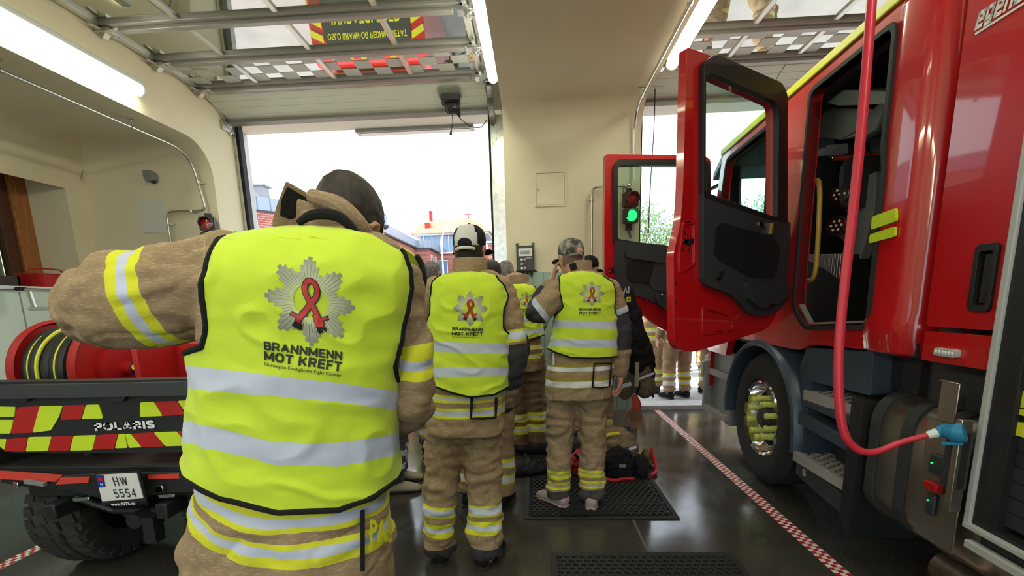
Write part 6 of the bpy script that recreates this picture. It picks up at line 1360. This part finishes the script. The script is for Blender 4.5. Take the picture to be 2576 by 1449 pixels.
# house across the street with tiled roof and glazed top floor
B = empty('tiled_roof_building', (-13, 76, 0), label='brick building with orange tiled roof and glazed top floor at the end of the street', cat='building')
walls('wing', B, [(-6.6, 0), (6.6, 0), (6.6, 16), (-6.6, 16)], 9.5, m_brick, cop=False)
part('glazed_floor', B, m_wg, lambda b: b.box(-5, 5.3, .4, 12, 9.5, 12.3))
part('roof_slab', B, M['lgrey'], lambda b: b.box(-6, 6, -.3, 13, 12.3, 12.6)); part('floor_slab', B, M['lgrey'], lambda b: b.box(-6.8, 6.8, -.2, .3, 9.4, 9.65))
for i in range(8): part('window_post', B, m_wf, lambda b: b.box(-4.6+i*1.35, -4.5+i*1.35, .3, .4, 9.65, 12.3))
part('tiled_roof', B, m_tile, lambda b: b.rings([[(-6.6, -.5, 12.6), (6.4, -.5, 12.6), (6.4, 13, 12.6), (-6.6, 13, 12.6)], [(-5.4, 4.5, 15.4), (3.6, 4.5, 15.4), (3.6, 6.5, 15.4), (-5.4, 6.5, 15.4)]]), smooth=False)
part('chimney', B, M['redd'], lambda b: b.box(-4.3, -3.8, 4.2, 4.8, 14.9, 16.9)); part('roof_hatch', B, M['redd'], lambda b: b.box(-4.5, -3.7, 1.4, 2.4, 13.6, 14.5)); part('antenna', B, M['redd'], lambda b: (b.box(2.1, 2.3, 4.9, 5.1, 15.3, 16.4), b.box(1.6, 3.2, 4.95, 5.05, 16.2, 16.3)))
windows(B, (-6.6, 0), (6.6, 0), 5.6, 8.4, (3.2, 5.0), 1.6); windows(B, (-6.6, 0), (6.6, 0), 1.6, 4.2, (3.2, 5.0, 9.0), 1.6)
part('balcony_rail', B, m_wf, lambda b: (b.box(-4.4, -.8, -.5, -.44, 6.0, 6.1), [b.box(-4.4+i*.2, -4.36+i*.2, -.5, -.46, 5.0, 6.0) for i in range(18)], b.box(-4.4, -.8, -.5, .0, 4.9, 5.0)))
Cb = empty('low_brick_building', (0, 66, 0), label='lower red brick block at the right end of the street', cat='building')
walls('wing', Cb, [(-6.2, 0), (7, 0), (7, 8), (-6.2, 8)], 9.6, m_brick, cop=False); windows(Cb, (-6.2, 0), (7, 0), 5.6, 7.8, (2.2, 5.2, 8.4), 1.0); part('roof_edge', Cb, M['lgrey'], lambda b: b.box(-6.4, 7.2, -.2, 8, 9.6, 9.85))
# curved street lamp
_b = aty(1116, 760, 24); _t = aty(1142, 553, 24)
sl = empty('street_lamp', (-4.6, 24, 0), label='pale curved street lamp in front of the brick buildings', cat='street lamp')
part('mast', sl, m_wf, lambda b: b.tube([(0, 0, 0), (0, 0, 3), (.02, 0, 4.5), (.2, 0, 5.2), (.62, 0, 5.58), (1.0, 0, 5.66)], [.05, .04, .035, .03, .028, .025], 10, sub=5)); part('lamp_head', sl, m_wf, lambda b: b.ell((1.15, 0, 5.65), .22, .09, .05))
# tree beyond the right door
def tree(base, h, rx, seed, label, tr=.16):
    rnd = random.Random(seed); o = empty('tree', base, label=label, cat='tree'); segs = []; tips = []
    def grow(p, d, L, r, lev):
        n = 3; P = [p]
        for i in range(n): d = d+np.array([rnd.uniform(-.2, .2), rnd.uniform(-.2, .2), rnd.uniform(-.05, .15)]); d /= np.linalg.norm(d); P.append(P[-1]+d*L/n)
        segs.append((P, [r, r*.85, r*.7, r*.55])); 
        if lev >= 2: tips.extend(P[1:])
        if lev < 5:
            for _ in range(3 if lev < 4 else 2):
                a = rnd.uniform(0, 6.28); e = np.array([math.cos(a), math.sin(a), .55+rnd.uniform(-.35, .5)]); dd = d*.55+e*.6; dd /= np.linalg.norm(dd); grow(P[rnd.choice((2, 3))], dd, L*rnd.uniform(.62, .8), r*.55, lev+1)
    grow(np.zeros(3), np.array([0, 0, 1.]), h*.32, tr, 0)
    part('trunk', o, mat('bark', (.16, .12, .09), .9), lambda b: [b.tube(P, r, 5 if r[0] < .04 else 8, cap=False) for P, r in segs], recalc=False)
    def lv(b):
        for p in tips:
            for _ in range(2):
                c = p+np.array([rnd.gauss(0, .18), rnd.gauss(0, .18), rnd.gauss(0, .16)])*rx; a = np.array([rnd.uniform(-1, 1) for _ in range(3)]); a /= np.linalg.norm(a); e = np.cross(a, (0.3, .2, 1)); e /= np.linalg.norm(e)
                b.add([c-a*.09, c+e*.035, c+a*.09, c-e*.035], [(0, 1, 2, 3)])
    part('foliage', o, mat('young_leaves', (.30, .40, .16), .6), lv, recalc=False, smooth=False); return o
tree((5.6, 24, 0), 6.4, 1.4, 4, 'thin-leaved tree seen between the wall and the front cab door'); tree((13.0, 27, 0), 9.0, 1.6, 9, 'bare-branched tree seen through the cab door windows')
# command car whose tail is mirrored overhead
V = empty('command_car', (-2.72, 8.45, .012), label='red and yellow command car in the yard behind the foreground man', cat='car')
part('body', V, M['red'], lambda b: b.prism(roundpoly([(0, .35), (0, 1.0), (.18, 1.78), (3.0, 1.85), (3.7, 1.25), (4.7, 1.0), (4.75, .35)], .12), [], lambda u, v, d: (d, u, v), -.98, .98), bevel=.06)
fnv = lambda u, v, d=0: (u, -.006+(.18*(v-1.0)/.78 if v > 1 else 0)-d-.004, v)
part('rear_window', V, M['dgrey'], lambda b: b.prism(roundpoly([(-.74, .80), (.74, .80), (.74, 1.45), (.66, 1.66), (-.66, 1.66), (-.74, 1.45)], .06), [], lambda u, v, d: fnv(u, v, d), 0, .006), smooth=False)
def chev(b):
    for s in (-1, 1):
        for k in range(5): z = .72+.2*k; b.add([fnv(s*.97, z, .006), fnv(s*.97, z+.1, .006), fnv(s*.76, z+.2, .006), fnv(s*.76, z+.1, .006)], [(0, 1, 2, 3)])
    for k in range(6): x = -.7+.25*k; b.add([fnv(x, 1.68, .006), fnv(x+.12, 1.68, .006), fnv(x+.17, 1.76, .006), fnv(x+.05, 1.76, .006)], [(0, 1, 2, 3)])
part('reflective_chevrons', V, M['yel'], chev, recalc=False, smooth=False)
part('lettering', V, M['yel'], lambda b: (block(b, 'OSLO BRANN-OG REDNINGSETAT', 1.36, lambda u, v: fnv(u, 1.44+v, .012), h=.09, t=.2), block(b, 'INNSATSLEDER', 1.16, lambda u, v: fnv(u, 1.20+v, .012), h=.16, t=.2)), recalc=False, smooth=False)
part('roof', V, M['redd'], lambda b: b.box(-.8, .8, .35, 2.9, 1.86, 1.89), bevel=.01); part('light_bar', V, M['blue'], lambda b: b.box(-.6, .4, 2.2, 2.4, 1.89, 1.97), bevel=.03)
for x in (-.86, .86):
    part('tail_light', V, M['reddim'], lambda b: b.box(x-.08, x+.08, -.02, .05, .9, 1.15), bevel=.01)
    for y in (.85, 3.85): part('wheel', V, M['rub'], lambda b: b.lathe([(-.11, .2), (-.11, .30), (-.08, .34), (.08, .34), (.11, .30), (.11, .2)], (x, y, .34), n=32))
part('bumper', V, M['dgrey'], lambda b: b.box(-.96, .96, -.06, .1, .38, .62), bevel=.03)
# ================================================================== side-by-side utility vehicle, seen from the tail
UY = 2.02; UO = np.array([-2.14, UY, 0.])
uv = empty('utility_vehicle', tuple(UO), label='black off-road utility vehicle with red and yellow tailgate and a hose reel', cat='utility vehicle')
def up(x, y, dy=0):
    q = aty(x, y, UY+dy)-UO; return (float(q[0]), float(q[2]))
FR = lambda dy: (lambda u, v, d: (u, dy-d, v))
tg0 = [(-60, 962), (300, 957), (600, 950), (612, 985), (600, 1110), (585, 1135), (300, 1140), (40, 1140), (-40, 1120), (-75, 1000)]
part('tailgate', uv, M['black'], lambda b: b.prism(roundpoly([up(*p) for p in tg0], .03), [], FR(0), -.07, 0), bevel=.012)
part('tailgate_cap', uv, M['dgrey'], lambda b: b.prism(roundpoly([up(*p) for p in ((-60, 968), (300, 962), (600, 955), (602, 985), (560, 990), (300, 995), (60, 1000), (-60, 1000))], .01), [], FR(0), 0, .03), bevel=.01)
for x in (60, 300): part('cap_clip', uv, M['black'], lambda b: b.prism(roundpoly([up(x-30, 993), up(x+30, 992), up(x+18, 1008), up(x-18, 1008)], .006), [], FR(0), .0, .022), bevel=.003)
def blocks(name, m, polys, r=.008): 
    for p in polys: part(name, uv, m, lambda b: b.prism(roundpoly([up(*q) for q in p], r), [], FR(0), 0, .0045), smooth=False)
blocks('lime_block', M['lime'], [((-30, 1022), (41, 1023), (38, 1048), (-30, 1050)), ((-30, 1056), (36, 1056), (28, 1090), (-30, 1090)), ((102, 1021), (160, 1020), (150, 1048), (130, 1082), (84, 1088)), ((218, 1018), (250, 1017), (261, 1052), (208, 1054)), ((354, 1012), (388, 1010), (411, 1046), (354, 1048)), ((448, 1008), (520, 1004), (530, 1045), (485, 1046), (470, 1040)), ((-20, 1104), (18, 1104), (14, 1132), (0, 1120)), ((74, 1099), (131, 1098), (122, 1134), (67, 1135)), ((187, 1096), (243, 1094), (234, 1132), (178, 1133)), ((300, 1091), (316, 1091), (322, 1126), (291, 1127)), ((317, 1091), (330, 1091), (358, 1124), (326, 1126)), ((388, 1087), (445, 1085), (478, 1120), (418, 1122))])
blocks('red_block', M['redd'], [((46, 1024), (102, 1021), (84, 1088), (30, 1090)), ((162, 1020), (216, 1018), (206, 1054), (154, 1056)), ((390, 1010), (446, 1008), (468, 1042), (412, 1046)), ((20, 1104), (72, 1100), (65, 1135), (12, 1135)), ((133, 1098), (185, 1096), (176, 1133), (124, 1134)), ((245, 1094), (298, 1091), (289, 1128), (236, 1130)), ((332, 1091), (386, 1087), (416, 1122), (360, 1124)), ((447, 1085), (530, 1080), (540, 1118), (480, 1120))])
_c = up(315, 1070)
part('maker_lettering', uv, mat('white_letters', (.75, .75, .75), .4), lambda b: block(b, 'POLARIS', .30, lambda u, v: (_c[0]+u, -.0055, _c[1]+v+u*.03), h=.040, t=.24, gap=.12), recalc=False, smooth=False)
part('letter_star', uv, M['black'], lambda b: (lambda c: b.add([(c[0]+r_*math.cos(a), -.0062, c[1]+r_*math.sin(a)) for r_, a in [((.022 if k % 2 == 0 else .007), math.pi/4*k) for k in range(8)]], [tuple(range(8))]))(up(270, 1072)), recalc=False)
# bed, frame and bumper
part('cargo_bed', uv, M['black'], lambda b: (b.box(-.66, .66, .07, 1.3, .62, .68), b.box(-.68, -.62, .05, 1.3, .62, .93), b.box(.62, .68, .05, 1.3, .62, .93), b.box(-.68, .68, 1.25, 1.32, .62, .98)), bevel=.012)
part('bed_rail', uv, mat('brown_rail', (.05, .03, .02), .7), lambda b: (b.box(-.70, -.60, .1, 1.3, .93, .96),), bevel=.008)
part('frame', uv, M['black'], lambda b: (b.box(-.32, -.26, .0, 2.2, .42, .5), b.box(.26, .32, .0, 2.2, .42, .5), b.box(-.5, .5, .1, .2, .5, .60), b.tube([(-.25, .1, .5), (-.1, .15, .40), (.2, .1, .42)], .02), b.tube([(0, .15, .42), (0, 1.4, .5)], .09, 16), b.box(-.2, .25, .3, .8, .35, .6)), bevel=.008)
bp = part('rear_bumper', uv, M['black'], lambda b: (b.prism([up(*p, .05) for p in ((0, 1182), (150, 1196), (250, 1190), (460, 1188), (560, 1190), (580, 1235), (520, 1240), (390, 1245), (250, 1255), (190, 1240), (60, 1225), (0, 1215))], [], FR(.05), -.05, .0)), bevel=.01)
blocks2 = [((-20, 1182), (160, 1194), (143, 1211), (-20, 1203)), ((155, 1200), (228, 1198), (224, 1213), (143, 1218)), ((376, 1194), (455, 1191), (462, 1202), (374, 1205))]
for p in blocks2: part('red_strip', bp, mat('coral_red', (.62, .06, .04), .4), lambda b: b.prism([up(*q, .05) for q in p], [], FR(.05), 0, .006), smooth=False)
for p in (((38, 1211), (50, 1213), (52, 1225), (40, 1224)), ((186, 1252), (228, 1248), (230, 1256), (190, 1260)), ((402, 1243), (442, 1241), (444, 1248), (404, 1251)), ((394, 1222), (412, 1219), (416, 1235), (396, 1238))):
    part('bumper_fitting', bp, M['chrome'], lambda b: b.prism([up(*q, .04) for q in p], [], FR(.04), 0, .012), bevel=.002)
part('side_bar', bp, M['grey'], lambda b: b.bar((up(48, 1216)[0], .03, up(48, 1216)[1]), (up(98, 1224)[0], .03, up(98, 1224)[1]), .02))
# number plate
pl = part('number_plate', uv, M['black'], lambda b: b.prism(roundpoly([up(*p, -.02) for p in ((243, 1188), (353, 1183), (372, 1258), (262, 1268))], .008), [], FR(-.02), 0, .012), bevel=.002)
part('plate_face', pl, mat('plate_white', (.66, .66, .64), .4), lambda b: b.prism(roundpoly([up(*p, -.02) for p in ((248, 1192), (350, 1187), (367, 1250), (264, 1258))], .006), [], FR(-.02), .012, .015), smooth=False)
part('plate_band', pl, mat('plate_blue', (.01, .03, .30), .4), lambda b: b.prism([up(*p, -.02) for p in ((249, 1193), (268, 1192), (273, 1221), (256, 1223))], [], FR(-.02), .015, .0165), smooth=False)
part('flag', pl, M['redd'], lambda b: (lambda c: b.box(c[0]-.012, c[0]+.012, -.02+.02-.0385, -.0365, c[1]-.006, c[1]+.008))(up(260, 1202, -.02)))
def plt(b):
    for t, x, y, w, h in (('HW', 310, 1207, 40, 27), ('5554', 322, 1237, 64, 25)):
        c = up(x, y, -.02); k = UY/F_; block(b, t, w*k*.98, lambda u, v: (c[0]+u-v*.15, -.0375+.0, c[1]+v+u*.04), h=h*k*.98, t=.13, gap=.28)
part('plate_lettering', pl, M['ink'], plt, recalc=False, smooth=False)
part('plate_country', pl, M['white'], lambda b: (lambda c: lettering(b, 'N', .012, lambda u, v: (c[0]+u, -.0380, c[1]+v), bold=.03, h=.014))(up(264, 1215, -.02)), recalc=False, smooth=False)
part('dealer_lettering', pl, M['white'], lambda b: (lambda c: lettering(b, 'www.NTS.no', .125, lambda u, v: (c[0]+u, -.0345, c[1]+v+u*.05), bold=.02, h=.018))(up(316, 1264, -.02)), recalc=False, smooth=False)
# knobbly tyres
m_mud = mat('muddy_rubber', (.030, .026, .022), .9, bump=.6, bscale=60, vary=.3, vscale=12)
def uwheel(x, y=.44, r=.335):
    w = part('tyre', uv, m_mud, lambda b: b.lathe([(-.13, .17), (-.15, .22), (-.155, .28), (-.13, r-.02), (-.08, r-.005), (.08, r-.005), (.13, r-.02), (.155, .28), (.15, .22), (.13, .17)], n=48), ang=50)
    w.location = (x, y, r)
    def kn(b):
        for i in range(30):
            for j, xx in enumerate((-.115, -.04, .04, .115)):
                a = 2*math.pi*(i+.5*(j % 2))/30; c, s = math.cos(a), math.sin(a); rr = r-(.012 if abs(xx) > .1 else .0); e = np.array([0, -s, c]); n_ = np.array([0, c, s]); b.obox(np.array([xx, c*rr, s*rr])*np.array([.95, 1, 1]), (.026, .006*(1 if j % 2 else -1), 0), e*.024+np.array([.008, 0, 0]), n_*.007)
            for sg in (-1, 1):
                a = 2*math.pi*(i+.25)/26; c, s = math.cos(a), math.sin(a); b.obox(np.array([sg*.146, c*(r-.045), s*(r-.045)]), (.012, 0, 0), np.array([0, -s, c])*.022, np.array([0, c, s])*.022)
    part('tread_block', w, m_mud, kn)
    part('rim', w, M['black'], lambda b: b.lathe([(-.12, .18), (-.10, .165), (-.03, .15), (-.02, .06), (.03, .05), (.04, .0005)], n=32, closed=False)); part('rim_inner', w, M['black'], lambda b: b.lathe([(.12, .18), (.10, .165), (.02, .15), (.0, .07), (-.01, .0005)], n=32, closed=False)); return w
uwheel(-.44); uwheel(.44); uwheel(-.5, 1.9); uwheel(.5, 1.9)
part('axle', uv, M['black'], lambda b: (b.cyl((-.45, .44, .34), (.45, .44, .34), .035), b.ell((0, .4, .38), .12, .14, .1), b.bar((-.4, .18, .34), (-.1, .5, .45), .04), b.bar((.4, .18, .34), (.1, .5, .45), .04), b.cyl((.12, .1, .40), (.12, .02, .40), .04), b.box(.16, .22, .02, .08, .28, .42)))
part('shock_absorber', uv, M['black'], lambda b: (b.tube([(-.38, .2, .38), (-.25, .25, .75)], .03), b.tube([(.38, .2, .38), (.25, .25, .75)], .03)))
part('cab_frame', uv, M['black'], lambda b: (b.box(-.6, .6, 1.4, 2.4, .35, .8), b.box(-.6, .6, 2.4, 3.1, .5, 1.0)), bevel=.05)
# hose reel lying across the bed
RL = empty('hose_reel', tuple(np.array(aty(300, 925, 2.62))-np.array([0, 0, .24*.86])), label='red hose reel with black yellow-striped hose in the bed of the utility vehicle', cat='hose reel')
AX = np.array([.999, -.04, 0]); ROT = math.atan2(AX[1], AX[0])
RL.rotation_euler = (0, 0, ROT); RL.scale = (.84, .86, .86)
_rx = -.42
for x in (-.44, .0): part('flange', RL, M['redd'], lambda b: b.lathe([(x-.006, .05), (x-.006, .31), (x-.02, .335), (x+.012, .345), (x+.03, .325), (x+.006, .31), (x+.006, .05)], (0, 0, .24), n=56))
for k in range(6):
    x = -.385+k*.066; r_ = .265+.012*math.sin(k*2)
    part('hose_coil', RL, mat('hose_yellow', YEL, .6) if 0 else M['black'], lambda b: b.tube([(x+.008*math.sin(t), r_*math.cos(t), .24+r_*math.sin(t)) for t in np.linspace(0, 2*math.pi, 41)[:-1]], .034, 10, closed=True))
for k, w in ((1, .006), (2, .012), (4, .008)):
    x = -.385+(k-.5)*.066; part('hose_stripe', RL, M['yel'], lambda b: b.tube([(x+.008*math.sin(t+1), .289*math.cos(t), .24+.289*math.sin(t)) for t in np.linspace(0, 2*math.pi, 41)[:-1]], w, 8, closed=True))
part('drum', RL, M['redd'], lambda b: b.cyl((-.44, 0, .24), (.05, 0, .24), .17))
part('side_housing', RL, M['redd'], lambda b: (b.prism(rrect(-.30, .3, .0, .42, .04), [], lambda u, v, d: (d, u, v), .42, .46), b.box(.42, .90, .0, .3, .05, .40), b.box(.03, .42, .26, .30, .02, .40)), bevel=.01)
part('hub_arm', RL, M['redd'], lambda b: b.cyl((.0, 0, .24), (.14, 0, .24), .045))
part('valve', RL, M['black'], lambda b: (b.cyl((.14, 0, .24), (.26, 0, .24), .06), b.box(.20, .24, -.02, .02, .24, .36), b.tube([(.22, -.05, .25), (.3, -.08, .18), (.38, -.06, .05)], .018), b.box(.15, .3, -.05, .05, .12, .2)), bevel=.006)
part('gauge', RL, M['yel'], lambda b: b.cyl((.18, -.066, .25), (.18, -.056, .25), .018)); part('coupling', RL, M['chrome'], lambda b: (b.ell((.24, -.065, .25), .02, .015, .018), b.cyl((.27, -.06, .24), (.32, -.06, .22), .012)))
part('bracket_plate', RL, M['alu'], lambda b: b.prism([(.22, .45), (.30, .45), (.36, .04), (.30, .04)], [], lambda u, v, d: (u, d, v), -.03, -.02))
part('base_frame', RL, M['redd'], lambda b: (b.box(-.46, .46, -.16, -.12, -.12, -.04), b.box(-.46, .46, .12, .16, -.12, -.04), b.box(-.46, -.42, -.16, .16, -.12, .10), b.box(.42, .46, -.16, .16, -.12, .10)), bevel=.004)
# ================================================================== gear heap, hanging gear, cloth on the floor
m_camo = mat('dark_kit_cloth', (.05, .05, .055), .9, bump=.7, bscale=30, vary=.5, vscale=8); m_kit = turnout('kit_tan', (.22, .15, .09)); m_kred = mat('kit_red', (.42, .012, .02), .6)
def lump(name, c, r, m, label, cat, seed, fold=.025, extra=None, sub=()):
    b = MB(); rnd = random.Random(seed)
    b.ell((0, 0, r[2]*.8), *r)
    for _ in range(5): a = rnd.uniform(0, 6.28); b.ell((math.cos(a)*r[0]*.55, math.sin(a)*r[1]*.55, r[2]*rnd.uniform(.4, 1.2)), r[0]*rnd.uniform(.35, .6), r[1]*rnd.uniform(.35, .6), r[2]*rnd.uniform(.35, .6))
    if extra: extra(b)
    me = remesh(b, .012, 3, fold, (9, 9, 11), seed); co = coords(me); zc = co[:, 2]; co[:, 2] = np.maximum(zc, .004); me.vertices.foreach_set('co', co.ravel()); me.update()
    root = empty(name, c, label=label, cat=cat); linkmesh('cloth', me, m, root)
    for nm, mm, fn in sub: part(nm, root, mm, fn)
    return root
_g = lambda x, y: tuple(atz(x, y)[:2])
gx, gy = _g(1560, 1195)
lump('fire_jacket', (gx-.02, gy+.22, .012), (.21, .17, .19), m_kit, 'heap of tan turnout jacket on top of the gear pile on the mat', 'jacket', 3, sub=[('reflective_band', M['silver'], lambda b: b.tube([(.0, -.19, .16), (.08, -.18, .18), (.16, -.14, .20)], .014, 6)), ('reflective_band', M['yel'], lambda b: b.tube([(-.16, -.12, .26), (-.05, -.10, .30), (.03, -.1, .31)], .016, 6))])
lump('breathing_mask_bag', (gx-.02, gy-.05, .012), (.13, .10, .14), M['black2'], 'black mesh breathing mask bag at the front of the gear pile', 'bag', 5, sub=[('red_webbing', m_kred, lambda b: b.tube([(-.16, -.09, .02), (-.06, -.12, .012), (.02, -.11, .02), (.10, -.10, .015)], .014, 6, sub=3)), ('strap_buckle', M['grey'], lambda b: b.box(-.02, .03, -.125, -.115, .12, .14))])
lump('glove', (gx+.16, gy-.03, .012), (.07, .11, .09), M['black2'], 'black pointed cloth glove lying right of the mask bag', 'glove', 8)
lump('fire_helmet_bag', (gx-.30, gy+.28, .012), (.16, .15, .21), m_camo, 'dark grey kit bag at the back of the gear pile', 'bag', 9, sub=[('yellow_tag', M['lime'], lambda b: b.box(.10, .16, -.10, -.07, .30, .33))])
lump('red_harness', (gx-.33, gy+.02, .012), (.08, .10, .12), m_kred, 'dark red harness bundle half hidden behind the trouser legs', 'harness', 12, sub=[('webbing', M['black2'], lambda b: b.tube([(-.05, -.1, .2), (.02, -.12, .12), (.05, -.11, .02)], .012, 6, sub=3))])
lump('trouser_braces', (gx+.27, gy+.22, .012), (.06, .09, .07), mat('brown_cloth', (.13, .075, .04), .9, bump=.4, bscale=60), 'folded brown trouser leg on the right of the gear pile', 'trousers', 15, sub=[('red_brace', m_kred, lambda b: (b.tube([(.03, -.02, .15), (.04, -.12, .05), (.02, -.22, .012), (-.04, -.30, .012)], .016, 6, sub=4)))])
hx, hy = _g(1325, 1190)
lump('black_cloth', (hx, hy, .0), (.17, .12, .05), M['black2'], 'crumpled black garment on the floor between two pairs of legs', 'garment', 21, fold=.02, extra=lambda b: b.limb([(-.2, -.06, .02), (-.05, -.08, .03), (.15, -.02, .03)], [.02, .03, .03]))
bx, by = _g(1350, 1152)
tag(part('rolled_bag', None, M['black2'], lambda b: b.limb([(-.1, 0, .055), (0, 0, .06), (.1, .0, .055)], [.05, .055, .05]), loc=(bx+.02, by+.1, .0)), 'small black roll at the back edge of the mat', 'roll')
# black coat hanging from the front door, with glove and tan lining
_h = aty(1592, 745, 4.18); HG = empty('hanging_coat', tuple(_h), label='black coat with tan lower sleeves hanging from the front cab door', cat='coat')
hq = lambda x, y, d=0: aty(x, y, 4.18+d)-_h
b = MB(); b.limb([hq(1582, 735), hq(1588, 790), hq(1592, 860), hq(1605, 915)], [.04, .09, .13, .12]); b.limb([hq(1600, 820), hq(1630, 900), hq(1628, 960)], [.06, .07, .05]); b.limb([hq(1580, 760), hq(1572, 850), hq(1570, 930)], [.05, .07, .07])
linkmesh('coat_body', remesh(b, .012, 3, .015, (8, 8, 10), 31), M['black2'], HG)
b = MB(); b.limb([hq(1570, 920), hq(1568, 960), hq(1572, 985)], [.07, .08, .08]); b.limb([hq(1612, 915), hq(1618, 950), hq(1622, 975)], [.09, .10, .10])
linkmesh('coat_hem', remesh(b, .012, 3, .012, (8, 8, 10), 33), turnout('dark_tan', (.13, .095, .055)), HG)
part('reflective_band', HG, M['silver'], lambda b: (b.bar(hq(1555, 975, -.11), hq(1588, 965, -.11), .006, .035), )); part('reflective_band', HG, M['silver'], lambda b: b.bar(hq(1604, 955, -.12), hq(1646, 938, -.10), .006, .022)); part('reflective_band', HG, mat('olive_band', (.30, .30, .20), .6), lambda b: b.bar(hq(1603, 912, -.12), hq(1601, 972, -.125), .035, .012, up=(0, 1, 0)))
part('strap', HG, M['black2'], lambda b: b.bar(hq(1638, 965), hq(1643, 1000), .02, .01)); part('label_patch', HG, M['yel'], lambda b: b.obox(hq(1581, 753, -.09), (.018, 0, 0), (0, .002, 0), (0, 0, .02)))
part('label_mark', HG, M['black'], lambda b: b.add([hq(1577, 748, -.094), hq(1581, 753, -.094), hq(1586, 748, -.094), hq(1581, 758, -.094)], [(0, 1, 2, 3)])); part('hanging_loop', HG, M['lgrey'], lambda b: (b.tube([hq(1570, 738, -.04), hq(1574, 722, -.04), hq(1578, 738, -.04)], .005), b.tube([hq(1582, 738, -.04), hq(1582, 720, -.04)], .005)))
_g0 = aty(1600, 1012, 4.08); GL = empty('work_glove', tuple(_g0), label='brown leather glove with red cuff dangling under the hanging coat', cat='glove')
b = MB(); hand(b, (0, 0, -.04), (.03, 0, -1), (-.3, -1, 0), 1.35, .25, 1); linkmesh('glove_hand', remesh(b, .007, 2), mat('brown_leather', (.20, .09, .045), .6, bump=.3, bscale=60), GL)
part('cuff', GL, mat('cuff_red', (.40, .04, .02), .7), lambda b: b.limb([(-.01, 0, .04), (0, 0, .0), (.005, 0, -.05)], [.030, .040, .045], ce=.2)); part('glove_strap', GL, M['black2'], lambda b: b.tube([(.0, 0, .05), (.02, .0, .12), (.03, .0, .18)], .008))
